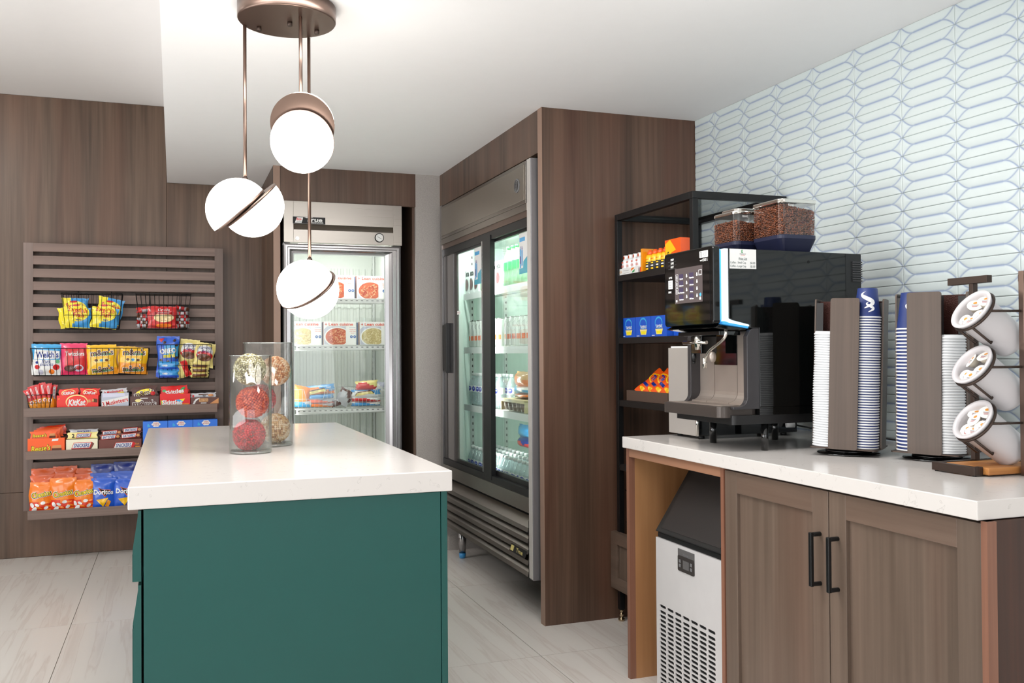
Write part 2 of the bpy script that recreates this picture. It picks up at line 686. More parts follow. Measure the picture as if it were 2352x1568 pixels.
def mk_floor():
    m, nt, N, L, b = new_mat('floor_tile')
    tc = N.new('ShaderNodeTexCoord')
    oi = N.new('ShaderNodeObjectInfo')
    mp = N.new('ShaderNodeMapping')
    mp.inputs['Rotation'].default_value = (0, 0, radians(14))
    mp.inputs['Scale'].default_value = (13.0, 0.7, 1)
    L.new(tc.outputs['Object'], mp.inputs['Vector'])
    ad = N.new('ShaderNodeVectorMath')
    L.new(mp.outputs[0], ad.inputs[0])
    L.new(oi.outputs['Location'], ad.inputs[1])
    n = N.new('ShaderNodeTexNoise')
    n.inputs['Scale'].default_value = 1.3
    n.inputs['Detail'].default_value = 4
    n.inputs['Roughness'].default_value = 0.5
    n.inputs['Distortion'].default_value = 0.25
    L.new(ad.outputs[0], n.inputs['Vector'])
    cr = N.new('ShaderNodeValToRGB')
    e = cr.color_ramp.elements
    e[0].position, e[0].color = 0.22, lin((200, 192, 185))
    e[1].position, e[1].color = 0.75, lin((216, 211, 205))
    x = e.new(0.42); x.color = lin((213, 207, 201))
    x = e.new(0.455); x.color = lin((203, 195, 188))
    x = e.new(0.49); x.color = lin((214, 209, 203))
    L.new(n.outputs['Fac'], cr.inputs[0])
    L.new(cr.outputs[0], b.inputs['Base Color'])
    b.inputs['Roughness'].default_value = 0.3
    b.inputs['Specular IOR Level'].default_value = 0.35


mk_floor()


def mk_quartz(name='quartz'):
    m, nt, N, L, b = new_mat(name)
    tc = N.new('ShaderNodeTexCoord')
    n = N.new('ShaderNodeTexNoise')
    n.inputs['Scale'].default_value = 14
    n.inputs['Detail'].default_value = 9
    n.inputs['Distortion'].default_value = 2.2
    L.new(tc.outputs['Object'], n.inputs['Vector'])
    cr = N.new('ShaderNodeValToRGB')
    e = cr.color_ramp.elements
    e[0].position, e[0].color = 0.0, lin((218, 213, 209))
    e[1].position, e[1].color = 1.0, lin((218, 213, 209))
    for p, c in ((0.345, (218, 213, 209)), (0.355, (190, 185, 181)), (0.362, (218, 213, 209))):
        x = e.new(p); x.color = lin(c)
    L.new(n.outputs['Fac'], cr.inputs[0])
    L.new(cr.outputs[0], b.inputs['Base Color'])
    b.inputs['Roughness'].default_value = 0.16
    b.inputs['Specular IOR Level'].default_value = 0.5


mk_quartz()


def mk_wall_tile():
    m, nt, N, L, b = new_mat('glazed_tile')
    at = N.new('ShaderNodeAttribute')
    at.attribute_name = 'glaze'
    mx = N.new('ShaderNodeMixRGB')
    mx.inputs[1].default_value = lin((211, 221, 220))
    mx.inputs[2].default_value = lin((146, 162, 190))
    L.new(at.outputs['Fac'], mx.inputs[0])
    L.new(mx.outputs[0], b.inputs['Base Color'])
    b.inputs['Roughness'].default_value = 0.3
    b.inputs['Coat Weight'].default_value = 0.15
    b.inputs['Coat Roughness'].default_value = 0.05


mk_wall_tile()
glass('clear_glass', (0.97, 0.99, 0.98), 0.05, 0.25)
glass('vase_glass', (0.985, 0.99, 0.985), 0.09, 1.0, edge_col=(0.40, 0.47, 0.44))
glass('fridge_glass', (0.93, 0.975, 0.955), 0.05, 0.2)
glass('hopper_plastic', (0.93, 0.93, 0.93), 0.08, 0.5, edge_col=(0.5, 0.5, 0.5))
glass('bottle_plastic', (0.85, 0.92, 0.93), 0.12, 0.8, dens=0.22, edge_col=(0.5, 0.62, 0.66))
glass('green_plastic', (0.55, 0.85, 0.6), 0.1, 0.6, dens=0.45, edge_col=(0.3, 0.6, 0.4))

# ================================================================== the room
XW, YP, YB, ZL, ZH = 2.437, 3.98, 6.53, 2.415, 2.92


def struct(name, mb, parent=None, **k):
    o = mb.build(name, parent, **k)
    if parent is None:
        o['kind'] = 'structure'
    return o


fl = struct('floor', MB().box(-2.8, -2.4, -0.06, XW + 0.1, 6.6, -0.003, 'floor_grout'))
xs = [-0.46 + 0.633 * k for k in range(-4, 6)]
ys = [3.60 + 1.22 * k for k in range(-5, 4)]
full = None
for i in range(len(xs) - 1):
    for j in range(len(ys) - 1):
        x0, x1 = max(xs[i], -2.8), min(xs[i + 1], XW)
        y0, y1 = max(ys[j], -2.4), min(ys[j + 1], 6.53)
        if x1 - x0 < 0.02 or y1 - y0 < 0.02:
            continue
        whole = abs(x1 - x0 - 0.633) < 1e-6 and abs(y1 - y0 - 1.22) < 1e-6
        if whole and full is not None:
            o = full.copy()
            COL.objects.link(o)
            o.location = (x0, y0, 0)
            continue
        b = MB().box(0.0015, 0.0015, -0.003, x1 - x0 - 0.0015, y1 - y0 - 0.0015, 0.0, 'floor_tile')
        o = b.build('floor_tile', fl, org=(0, 0, 0))
        o.location = (x0, y0, 0)
        if whole:
            full = o

struct('ceiling', MB().box(-0.042, -2.4, ZL, XW + 0.1, 6.6, ZH + 0.08, 'ceiling_paint'))
struct('ceiling', MB().box(-2.86, -2.4, ZH, -0.044, 6.6, ZH + 0.08, 'upper_ceiling_paint'))
struct('wall_left', MB().box(-2.9, -2.4, 0, -2.8, 6.6, ZH, 'white_paint'))
wr = MB()
wr.box(-2.8, -2.5, 0, -2.2, -2.4, ZH, 'white_paint')
wr.box(2.1, -2.5, 0, XW + 0.1, -2.4, ZL, 'white_paint')
wr.box(-2.2, -2.5, 0, 2.1, -2.4, 0.5, 'white_paint')
wr.box(-2.2, -2.5, 2.35, -0.04, -2.4, ZH, 'white_paint')
wr.box(-0.04, -2.5, 2.35, 2.1, -2.4, ZL, 'white_paint')
struct('wall_rear', wr)
wn = struct('added_window', MB())  # unseen window, added as a surround for the rear fill light
for x in (-2.2, -0.78, 0.64, 2.06):
    MB().box(x, -2.47, 0.5, x + 0.04, -2.43, 2.35, 'bronze_dark').build('window_frame', wn)
for z in (0.5, 2.31):
    MB().box(-2.2, -2.47, z, 2.1, -2.43, z + 0.04, 'bronze_dark').build('window_frame', wn)

# back wall in walnut panels
wb = struct('wall_back', MB().box(-2.8, YB + 0.02, 0, XW + 0.1, YB + 0.1, ZH, 'dark_void'))
for x0, x1 in ((-2.8, -2.487), (-2.487, -1.266), (-1.266, -0.044), (-0.044, 0.586)):
    top = ZH if x1 < 0 else ZL
    for z0, z1 in ((0, 0.41), (0.41, top)):
        MB().box(x0 + 0.001, YB, z0 + 0.001, x1 - 0.001, YB + 0.02, z1 - 0.001, 'wall_walnut').build('wood_panel', wb, bevel=0.0008, seg=1)
struct('wall_alcove_left', MB().box(0.566, 5.737, 0, 0.606, YB, ZL, 'wall_walnut'))
struct('wall_alcove_back', MB().box(0.606, YB - 0.01, 0, 1.452, YB + 0.02, ZL, 'header_walnut'))
struct('wall_alcove_right', MB().box(1.436, 5.765, 0, 1.452, YB - 0.01, ZL, 'header_walnut'))
struct('lit_edge_alcove', MB().box(0.566, 5.735, 0, 0.606, 5.7368, ZL, 'lit_edge_tan'))  # thin strip added, lit tone of the alcove board edge painted in
struct('lit_edge_panel', MB().box(1.612, YP, 0, 1.6138, YP + 0.05, ZL, 'lit_edge_tan'))  # thin strip added, light from the left painted into its colour
struct('trim_1', MB().box(0.606, 5.741, 2.204, 1.452, 5.765, ZL, 'header_walnut'))
struct('wall_grey', MB().box(1.452, 5.742, 0, XW, YB, ZL, 'grey_plaster'))
struct('trim_2', MB().box(1.614, 4.03, 2.212, 1.64, 5.742, ZL, 'header_walnut'))
struct('wall_fridge_side', MB().box(1.614, YP, 0.0, XW, YP + 0.05, ZL, 'panel_walnut'))
struct('baseboard_grey', MB().box(1.66, 5.73, 0, XW, 5.742, 0.09, 'grey_plaster'))

# right wall of glazed relief tile
wt = struct('wall_right', MB().box(XW + 0.006, -2.4, 0, XW + 0.1, YB, ZL, 'grout').box(XW, -2.4, 0, XW + 0.006, 1.14, ZL, 'white_paint'))
TL, TH = 0.2415, 0.0653


def tile_mesh(u0, u1):
    """relief tile: two long pillows and two small end diamonds divided by glaze-filled grooves"""
    L2, H2 = TL / 2, TH / 2
    segs = [((-0.27 * TL, 0.0), (0.27 * TL, 0.0))]
    for sx in (-1, 1):
        for sz in (-1, 1):
            pr_ = (sx * 0.27 * TL, 0.0)
            for i in range(1, 9):
                t = i / 8
                q_ = (sx * (0.27 * TL + 0.215 * TL * t), sz * H2 * 0.93 * t ** 1.7)
                segs.append((pr_, q_))
                pr_ = q_

    def dist(u, v):
        best = 9
        for (ax, ay), (bx, by) in segs:
            dx, dy = bx - ax, by - ay
            t = max(0, min(1, ((u - ax) * dx + (v - ay) * dy) / (dx * dx + dy * dy)))
            best = min(best, (u - ax - t * dx) ** 2 + (v - ay - t * dy) ** 2)
        return sqrt(best)
    nu, nv = 76, 24
    g = 0.0009
    vs, fs, gl = [], [], []
    for j in range(nv + 1):
        for i in range(nu + 1):
            u = u0 + g + (u1 - u0 - 2 * g) * i / nu
            v = -H2 + g + (TH - 2 * g) * j / nv
            d = dist(u, v)
            e = min(u - u0, u1 - u, v + H2, H2 - v)
            h = 0.0030 * (1 - exp(-(d / 0.0075) ** 1.25))
            h *= min(1.0, 0.75 + 0.25 * (e / 0.0025) ** 0.6)
            h += 0.0010
            vs.append((-h, u, v))
            gl.append(exp(-(d / (0.0036 if abs(u) < 0.25 * TL else 0.0024)) ** 2) * 0.9 + 0.12 * exp(-d / 0.012))
    for j in range(nv):
        for i in range(nu):
            a = j * (nu + 1) + i
            fs.append((a, a + nu + 1, a + nu + 2, a + 1))
    # rim down to the grout
    n0 = len(vs)
    ring = [i for i in range(nu + 1)] + [(j + 1) * (nu + 1) - 1 for j in range(1, nv + 1)] + \
           [nv * (nu + 1) + i for i in range(nu - 1, -1, -1)] + [j * (nu + 1) for j in range(nv - 1, 0, -1)]
    for k in ring:
        vs.append((0.004, vs[k][1], vs[k][2])); gl.append(0)
    for i in range(len(ring)):
        j = (i + 1) % len(ring)
        fs.append((ring[i], ring[j], n0 + j, n0 + i))
    me = bpy.data.meshes.new('relief_tile')
    me.from_pydata(vs, [], fs)
    me.materials.append(MATS['glazed_tile'])
    me.polygons.foreach_set('use_smooth', [True] * len(fs))
    at = me.attributes.new('glaze', 'FLOAT', 'POINT')
    at.data.foreach_set('value', gl)
    return me


tm_full = tile_mesh(-TL / 2, TL / 2)
tm_part = tile_mesh(-TL / 2, -TL / 2 + 0.176)
for c in range(12):
    yc = 3.803 - TL / 2 - TL * (c - 1)
    for r in range(23):
        o = bpy.data.objects.new('tile', tm_part if c == 0 else tm_full)
        COL.objects.link(o)
        o.parent = wt
        o.location = (XW, yc, ZL - TH / 2 - TH * r)

# ================================================================== green island
isl = thing('island', 'teal green kitchen island with drawers on its left side', 'island', (0.33, 3.7, 0))
mat('teal_paint', (24, 80, 75), 0.34, spec=0.4, var=0.03)
mat('teal_edge', (92, 152, 150), 0.35)
mat('teal_dark', (22, 62, 60), 0.5)
IX0, IX1, IY0, IY1 = -0.078, 0.765, 2.66, 4.72
b = MB()
b.box(IX0 + 0.02, IY0 + 0.022, 0.0, IX1 - 0.02, IY1, 0.859, 'teal_dark')
b.build('carcass', isl)
MB().box(IX0, IY0, 0.0, IX1 - 0.021, IY0 + 0.02, 0.857, 'teal_paint').build('end_panel', isl, bevel=0.001)
MB().box(IX1 - 0.019, IY0, 0.0, IX1, IY1, 0.857, 'teal_paint').build('side_panel', isl, bevel=0.001)
for yy in (2.664, 3.35, 4.035):
    for z0, z1 in ((0.665, 0.853), (0.08, 0.655)):
        d = MB()
        # drawer front with a bevelled finger-pull lip at its top
        prof = [(IX0 - 0.006, z0), (IX0 - 0.027, z0), (IX0 - 0.027, z1 - 0.10), (IX0 - 0.014, z1 - 0.012), (IX0 - 0.014, z1), (IX0 - 0.006, z1)]
        d.prism([(p[0], p[1]) for p in prof], yy, yy + 0.68, 'teal_paint', 'y')
        dr = d.build('drawer', isl)
        h = MB().box(IX0 - 0.028, yy + 0.0, z0 + 0.0, IX0 - 0.0265, yy + 0.68, z1 - 0.115, 'teal_paint')
        h.box(IX0 - 0.0275, yy + 0.0, z1 - 0.113, IX0 - 0.0255, yy + 0.68, z1 - 0.105, 'teal_edge')
        h.build('finger_pull', dr)
top = MB().box(-0.117, 2.648, 0.859, 0.778, 4.74, 0.92, 'quartz').build('island_worktop', org=(0.33, 3.7, 0.859), bevel=0.003, seg=2)
tag(top, 'thick white quartz slab topping the teal island', 'worktop')

# ================================================================== right-hand counter
HC, XF = 0.94, 1.64
ct = MB()
ct.box(XF, 1.54, 0.897, XW - 0.001, 3.235, HC, 'quartz')
c = ct.build('counter_worktop', org=(2.0, 2.4, 0.897), bevel=0.0025)
tag(c, 'white quartz worktop of the coffee counter along the tiled wall', 'worktop')
mat('rail_dark', (70, 46, 34), 0.5)
cb = thing('base_cabinet', 'brown wooden cabinet with two shaker doors under the coffee counter', 'cabinet', (2.0, 2.05, 0))
MB().box(XF + 0.04, 2.552, 0, XW - 0.01, 2.568, 0.895, 'cabinet_edge').build('side_panel', cb)
MB().box(XF + 0.02, 1.535, 0, XW - 0.01, 1.546, 0.895, 'end_panel_dark').build('side_panel', cb)
MB().box(XF + 0.045, 1.546, 0.0, XW - 0.01, 2.55, 0.88, 'rail_dark').build('carcass', cb)
MB().box(XF + 0.015, 2.552, 0, XF + 0.042, 2.570, 0.895, 'cabinet_edge').build('face_edge', cb)
MB().box(XF + 0.015, 1.529, 0, XF + 0.042, 1.546, 0.895, 'cabinet_edge').build('face_edge', cb)
for y0, y1, hy in ((2.052, 2.549, 2.085), (1.549, 2.048, 2.013)):
    z0, z1, sw = 0.03, 0.889, 0.066
    dm = MB().box(XF + 0.030, y0 + sw - 0.004, z0 + sw - 0.004, XF + 0.038, y1 - sw + 0.004, z1 - sw + 0.004, 'cabinet_wood')
    dr = dm.build('door', cb)
    for a, b_ in ((y0, y0 + sw), (y1 - sw, y1)):
        MB().box(XF + 0.018, a, z0, XF + 0.040, b_, z1, 'cabinet_wood').build('stile', dr, bevel=0.0012)
    for a, b_ in ((z0, z0 + sw), (z1 - sw, z1)):
        MB().box(XF + 0.0182, y0 + sw, a, XF + 0.0398, y1 - sw, b_, 'cabinet_wood_y').build('rail', dr, bevel=0.0012)
    h = MB()
    za, zb = 0.628, 0.775
    xh = XF - 0.018
    h.box(xh, hy - 0.006, za, xh + 0.010, hy + 0.006, zb, 'black_metal')
    for zz in (za + 0.006, zb - 0.006):
        h.cyl((xh + 0.004, hy, zz), (XF + 0.019, hy, zz), 0.0062, 'black_metal', n=12)
    h.build('handle', dr, bevel=0.002)

# ice-maker niche
nb = thing('niche_surround', 'open wooden bay with orange-brown inner panel holding the ice maker', 'cabinet', (2.0, 2.9, 0))
MB().box(XF + 0.02, 3.218, 0, XF + 0.045, 3.240, 0.895, 'cabinet_edge').build('front_edge', nb)
MB().box(XF + 0.045, 3.218, 0, XW - 0.47, 3.235, 0.895, 'ply_orange').box(XW - 0.47, 3.205, 0, XW - 0.01, 3.219, 0.895, 'ply_orange').build('end_panel', nb)
MB().box(XF + 0.02, 2.572, 0.862, XF + 0.04, 3.217, 0.895, 'rail_wood').build('top_rail', nb, bevel=0.001)
MB().box(XW - 0.025, 2.572, 0, XW - 0.01, 3.2, 0.895, 'rail_dark').build('back_panel', nb)

# ------------------------------------------------------------------ ice maker
im = thing('ice_maker', 'white undercounter ice maker with slotted grille and slanted black lid', 'ice maker', (1.95, 2.82, 0))
X0 = 1.69
mat('ice_white', (216, 213, 213), 0.35, 0.15)
mat('dial_grey', (96, 94, 94), 0.4)
b = MB().box(X0 + 0.012, 2.606, 0.03, 2.25, 3.06, 0.578, 'ice_white')
b.build('cabinet', im)
pl = MB()
ya, yb_, za, zb = 2.604, 3.063, 0.02, 0.578
cols, rows = 8, 19
cw, ch = 0.0548, 0.0157
gy1 = 3.043
gz1 = 0.329


def slot_cell(yc, zc, cw, ch, w, h, mb, x, dep, m, hole=True):
    o = [(yc - cw / 2, zc - ch / 2), (yc + cw / 2, zc - ch / 2), (yc + cw / 2, zc + ch / 2), (yc - cw / 2, zc + ch / 2)]
    inn = []
    for cy, cz, a0 in ((yc + w / 2 - h / 2, zc - 0, -pi / 2), (yc - w / 2 + h / 2, zc, pi / 2)):
        for i in range(5):
            a = a0 + pi * i / 4
            inn.append((cy + h / 2 * cos(a), cz + h / 2 * sin(a)))
    # inn starts bottom right, ends bottom left
    vs = [(x, p[0], p[1]) for p in o] + [(x, p[0], p[1]) for p in inn] + [(x + dep, p[0], p[1]) for p in inn]
    n = 4
    fs = [(0, 4 + 9, 4 + 0, 1)[::-1], (1, 4 + 0, 4 + 1, 4 + 2)[::-1], (1, 4 + 2, 2)[::-1], (2, 4 + 2, 4 + 3, 4 + 4)[::-1], (2, 4 + 4, 4 + 5, 3)[::-1],
          (3, 4 + 5, 4 + 6, 4 + 7)[::-1], (3, 4 + 7, 0)[::-1], (0, 4 + 7, 4 + 8, 4 + 9)[::-1]]
    for i in range(10):
        j = (i + 1) % 10
        fs.append((4 + i, 4 + j, 14 + j, 14 + i))
    mb.add(vs, fs, m)


ncol = 7
gy0 = gy1 - ncol * cw
for r in range(18):
    zc = gz1 - 0.0175 * (0 if r == 0 else 1) - (0.0165 if r else 0) * (r - (1 if r else 0)) - (0.0035 if r else 0)
    for c_ in range(ncol):
        slot_cell(gy1 - cw * (c_ + 0.5), zc, cw, 0.0165, 0.047, 0.0112, pl, X0, 0.004, 'ice_white')
glow = gz1 - 0.0175 - 0.0035 - 0.0165 * 16 - 0.00825
gtop = gz1 + 0.00825
pl.box(X0, gy1, za, X0 + 0.011, yb_, zb, 'ice_white')
pl.box(X0, ya, za, X0 + 0.011, gy0, zb, 'ice_white')
pl.box(X0, gy0, gtop, X0 + 0.011, gy1, zb, 'ice_white')
pl.box(X0, gy0, gz1 - 0.0175 - 0.0035 + 0.00825, X0 + 0.001, gy1, gz1 - 0.00825, 'ice_white')
pl.box(X0, gy0, za, X0 + 0.011, gy1, glow, 'ice_white')
pl.build('front_panel', im)
MB().box(X0 + 0.0045, gy0, za + 0.01, X0 + 0.0118, gy1, gtop, 'dark_void').build('grille_backing', im)
lid = MB()
lid.prism([(X0 - 0.004, 0.602), (X0 + 0.012, 0.596), (2.2, 0.596), (2.2, 0.842), (1.846, 0.842)], 2.606, 3.06, 'black_plastic', 'y')
lid.box(X0 + 0.006, 2.606, 0.578, 2.2, 3.06, 0.597, 'black_plastic')
lo = lid.build('lid', im, bevel=0.003)
mat('lid_face', (34, 29, 28), 0.55, bump=0.3, bscale=900)
d = Vector((1.846 - X0 + 0.004, 0, 0.842 - 0.602))
nn = Vector((-d.z, 0, d.x)).normalized()
a0 = Vector((X0 - 0.004, 2.635, 0.602)) + nn * 0.0015 + d * 0.06
a1 = Vector((X0 - 0.004, 3.03, 0.602)) + nn * 0.0015 + d * 0.06
MB().add([a0, a1, a1 + d * 0.86, a0 + d * 0.86, a0 - nn * 0.002, a1 - nn * 0.002, a1 + d * 0.86 - nn * 0.002, a0 + d * 0.86 - nn * 0.002],
         [(0, 1, 2, 3)[::-1], (0, 4, 5, 1)[::-1], (1, 5, 6, 2)[::-1], (2, 6, 7, 3)[::-1], (3, 7, 4, 0)[::-1]], 'lid_face').build('lid_face', im)
cp = MB()
cp.rbox(X0 - 0.003, 2.79, 0.49, X0 + 0.001, 2.900, 0.545, 'charcoal', 0.006, 'x')
cp.box(X0 - 0.002, 2.79, 0.535, X0 + 0.001, 2.900, 0.568, 'dial_grey')
cpo = cp.build('control_panel', im)
c2 = MB()
c2.box(X0 - 0.0042, 2.822, 0.502, X0 - 0.0025, 2.862, 0.532, 'dial_grey')
for yy in (2.802, 2.878):
    for zz in (0.504, 0.520):
        c2.box(X0 - 0.0042, yy, zz, X0 - 0.0025, yy + 0.012, zz + 0.011, 'print_grey')
c2.build('display', cpo)
lt = MB().text('hzme', 0, 0, 0.017, 'print_grey').xf(Matrix.Translation((X0 - 0.0028, 2.845, 0.552)) @ Matrix.Rotation(radians(-90), 4, 'Z'))
lt.build('lettering', im)
for yy in (2.63, 3.03):
    for xx in (X0 + 0.05, 2.2):
        MB().cyl((xx, yy, 0.0), (xx, yy, 0.03), 0.015, 'black_plastic').build('foot', im)

# ================================================================== pendant lamp
pd = thing('pendant_lamp', 'three-globe pendant lamp on a round bronze ceiling plate above the island', 'lamp', (0.351, 3.09, 2.36))
CX, CY = 0.351, 3.09
b = MB().lathe([(0.155, 2.362), (0.158, 2.366), (0.158, 2.413)], 'bronze', (CX, CY, 0), 48)
can = b.build('canopy', pd)
MB().rbox(0.262, CY - 0.139, 2.392, 0.288, CY - 0.128, 2.402, 'print_white', 0.001, 'y').xf(Matrix.Identity(4)).build('sticker', can)
for a, r in ((2.9, 0.112), (0.0, 0.01), (0.9, 0.112)):
    MB().cyl((CX + r * cos(a - 0.5), CY + r * sin(a - 0.5), 2.348), (CX + r * cos(a - 0.5), CY + r * sin(a - 0.5), 2.363), 0.008, 'bronze_dark', n=12).build('screw', can)
mat('globe_glass', (255, 253, 250), 0.3, emis=7.0, ecol=(255, 249, 240))


def dome(r, m, n=36, k=12):
    mb = MB()
    prof = [(r * cos(i / k * pi / 2), r * sin(i / k * pi / 2)) for i in range(k)] + [(0.0005, r)]
    mb.lathe(prof, m, n=n, capt=False)
    return mb


def globe(cx, cy, cz, R, n, shift, gap):
    n = Vector(n).normalized()
    q = n.to_track_quat('Z', 'Y').to_matrix().to_4x4()
    qi = (-n).to_track_quat('Z', 'Y').to_matrix().to_4x4()
    s = Vector(shift)
    s = s - n * s.dot(n)
    C = Vector((cx, cy, cz))
    DT = min(0.008, gap * 0.45)
    up_c = C - n * (gap / 2) - s / 2
    lo_c = C + n * (gap / 2) + s / 2
    g = dome(R, 'globe_glass')
    g.xf(Matrix.Translation(up_c) @ qi)
    go = g.build('globe_half', pd, bevel=0)
    g = dome(R, 'globe_glass')
    g.xf(Matrix.Translation(lo_c) @ q)
    go2 = g.build('globe_half', pd)
    for cc, sg in ((up_c, 1), (lo_c, -1)):
        d = MB()
        d.lathe([(R + 0.001, 0), (R + 0.0015, DT)], 'bronze', n=48)
        d.xf(Matrix.Translation(cc + (n * 0.0 if sg > 0 else n * -DT)) @ q)
        d.build('bronze_disc', pd)
    return up_c


for (cx, cy, cz, R, n, sh, gap), (tx, ty) in (
        ((0.222, 3.165, 1.755, 0.104, (0.70, 0.12, -0.72), (0.030, 0, 0.030), 0.020), (0.222, 3.165)),
        ((0.389, 3.007, 1.980, 0.1005, (-0.26, -0.84, -0.46), (0.004, 0.02, -0.046), 0.024), (0.387, 3.030)),
        ((0.434, 3.227, 1.492, 0.1, (0.56, 0.36, -0.74), (0.006, 0, 0.005), 0.011), (0.440, 3.227))):
    u = globe(cx, cy, cz, R, n, sh, gap)
    nn = Vector(n).normalized()
    dz = sqrt(max(0, R * R - (tx - u.x) ** 2 - (ty - u.y) ** 2))
    zt = u.z + dz
    MB().cyl((tx, ty, zt - 0.004), (tx, ty, 2.364), 0.0058, 'bronze', n=14).build('rod', pd)
    MB().cyl((tx, ty, zt - 0.003), (tx, ty, zt + 0.006), 0.009, 'bronze_dark', n=14).build('rod_collar', pd)

glass('rim_glass', (0.86, 0.90, 0.88), 0.25, 1.0, dens=0.10, edge_col=(0.5, 0.6, 0.55))
# ================================================================== vases with beaded balls
for (x, y, R, H), lab in (((0.255, 3.411, 0.0735, 0.345), 'shorter clear glass cylinder vase at the front of the island'),
                          ((0.338, 3.661, 0.0935, 0.393), 'taller and wider clear glass cylinder vase standing behind the shorter one')):
    v = MB()
    z0 = 0.9205
    v.lathe([(R - 0.004, 0.0), (R, 0.004), (R, H), (R - 0.0035, H), (R - 0.0035, 0.012), (0.001, 0.010)], 'vase_glass', (x, y, z0), 56, capt=False)
    t = thing('glass_vase', lab, 'vase', (x, y, z0), group='glass vases on the island')
    v.build('glass_wall', t)
    k = MB().tube([(x + (R - 0.0018) * cos(2 * pi * i / 56), y + (R - 0.0018) * sin(2 * pi * i / 56), z0 + H) for i in range(56)], 0.0019, 'rim_glass', 6, True)
    k.build('rim', t)
    k = MB().lathe([(R - 0.006, 0.0002), (R - 0.001, 0.003), (R - 0.001, 0.008), (R - 0.006, 0.0095)], 'rim_glass', (x, y, z0), 56)
    k.build('thick_base', t)


def bead_mat(name, c1, c2, c3, rough=0.25, metal=0.5):
    m, nt, N, L, b = new_mat(name)
    g = N.new('ShaderNodeNewGeometry')
    cr = N.new('ShaderNodeValToRGB')
    cr.color_ramp.interpolation = 'CONSTANT'
    e = cr.color_ramp.elements
    e[0].position, e[0].color = 0.0, lin(c1)
    e[1].position, e[1].color = 0.45, lin(c2)
    x = e.new(0.8); x.color = lin(c3)
    L.new(g.outputs['Random Per Island'], cr.inputs[0])
    L.new(cr.outputs[0], b.inputs['Base Color'])
    b.inputs['Roughness'].default_value = rough
    b.inputs['Metallic'].default_value = metal


bead_mat('bead_green', (176, 168, 120), (222, 216, 186), (124, 112, 70))
bead_mat('bead_coral', (200, 66, 38), (222, 96, 62), (170, 44, 26), metal=0.15)
bead_mat('bead_red', (176, 14, 30), (204, 30, 44), (140, 6, 20), metal=0.15)
bead_mat('bead_peach', (240, 180, 124), (250, 216, 180), (206, 128, 70), metal=0.2)
bead_mat('bead_tan', (226, 186, 132), (246, 222, 186), (176, 124, 70), metal=0.2)
for k, c_ in (('green', (90, 84, 50)), ('coral', (120, 30, 16)), ('red', (90, 6, 14)), ('peach', (170, 96, 50)), ('tan', (140, 96, 50))):
    mat('core_' + k, c_, 0.7)
BR = 0.0530
bm_ = MB()
NB = 520
rnd = random.Random(3)
for i in range(NB):
    z = 1 - 2 * (i + 0.5) / NB
    r_ = sqrt(1 - z * z)
    t = i * 2.399963
    rr = BR * (1 + rnd.uniform(-0.015, 0.02))
    bm_.sphere((rr * r_ * cos(t), rr * r_ * sin(t), rr * z), 0.0050 * rnd.uniform(0.9, 1.08), 'bead_green', 7, 5)
bead_me = None
for nm, (x, y, z), lab in (
        ('green', (0.253, 3.411, 1.2165), 'pale green-gold beaded ball at the top of the front vase'),
        ('coral', (0.262, 3.411, 1.0995), 'coral orange beaded ball in the middle of the front vase'),
        ('red', (0.250, 3.411, 0.9835), 'deep red beaded ball at the bottom of the front vase'),
        ('peach', (0.366, 3.655, 1.205), 'peach beaded ball high in the rear vase'),
        ('red', (0.312, 3.660, 1.098), 'dark red beaded ball in the middle of the rear vase'),
        ('tan', (0.366, 3.655, 0.9850), 'tan and cream beaded ball at the bottom of the rear vase')):
    t = thing('beaded_ball', lab, 'ball', (x, y, z), (rnd.random() * 3, rnd.random() * 3, 0), 'beaded balls in the vases', world=False)
    MB().sphere((0, 0, 0), BR, 'core_' + nm, 24, 14).build('core', t)
    if bead_me is None:
        o = bm_.build('beads', t)
        bead_me = o.data
    else:
        o = bpy.data.objects.new('beads', bead_me)
        COL.objects.link(o)
        o.parent = t
    o['kind'] = 'stuff'
    o.material_slots[0].link = 'OBJECT'
    o.material_slots[0].material = MATS['bead_' + nm]

# ================================================================== snack rack
rk = thing('snack_rack', 'slatted wooden snack rack with three shelves fixed to the walnut wall', 'rack', (-0.288, 6.5, 0.3))
RX0, RX1, RZ0, RZ1, RY = -0.884, 0.308, 0.302, 1.978, 6.45
MB().box(RX0, RY, RZ0, RX0 + 0.055, 6.478, RZ1, 'slat_wood_v').build('stile', rk, bevel=0.001)
MB().box(RX1 - 0.053, RY, RZ0, RX1, 6.478, RZ1, 'slat_wood_v').build('stile', rk, bevel=0.001)
MB().box(RX0 + 0.055, RY + 0.0003, 1.924, RX1 - 0.053, 6.478, RZ1, 'slat_wood').build('rail', rk, bevel=0.001)
MB().box(RX0 + 0.055, RY + 0.0003, RZ0, RX1 - 0.053, 6.478, 0.36, 'slat_wood').build('rail', rk, bevel=0.001)
first = None
for k in range(19):
    zt = 1.8975 - 0.0809 * k
    if first is None:
        first = MB().box(RX0 + 0.055, RY + 0.0005, -0.0547, RX1 - 0.053, 6.47, 0, 'slat_wood').build('slat', rk, org=(-0.288, 6.5, 0), bevel=0.0008)
        first.location = (0, 0, zt - 0.3)
    else:
        o = first.copy()
        COL.objects.link(o)
        o.location = (0, 0, zt - 0.3)
for x in (RX0 + 0.02, RX1 - 0.05):
    MB().box(x, 6.478, RZ0 + 0.02, x + 0.03, YB, RZ1 - 0.02, 'bronze_dark').build('standoff', rk)
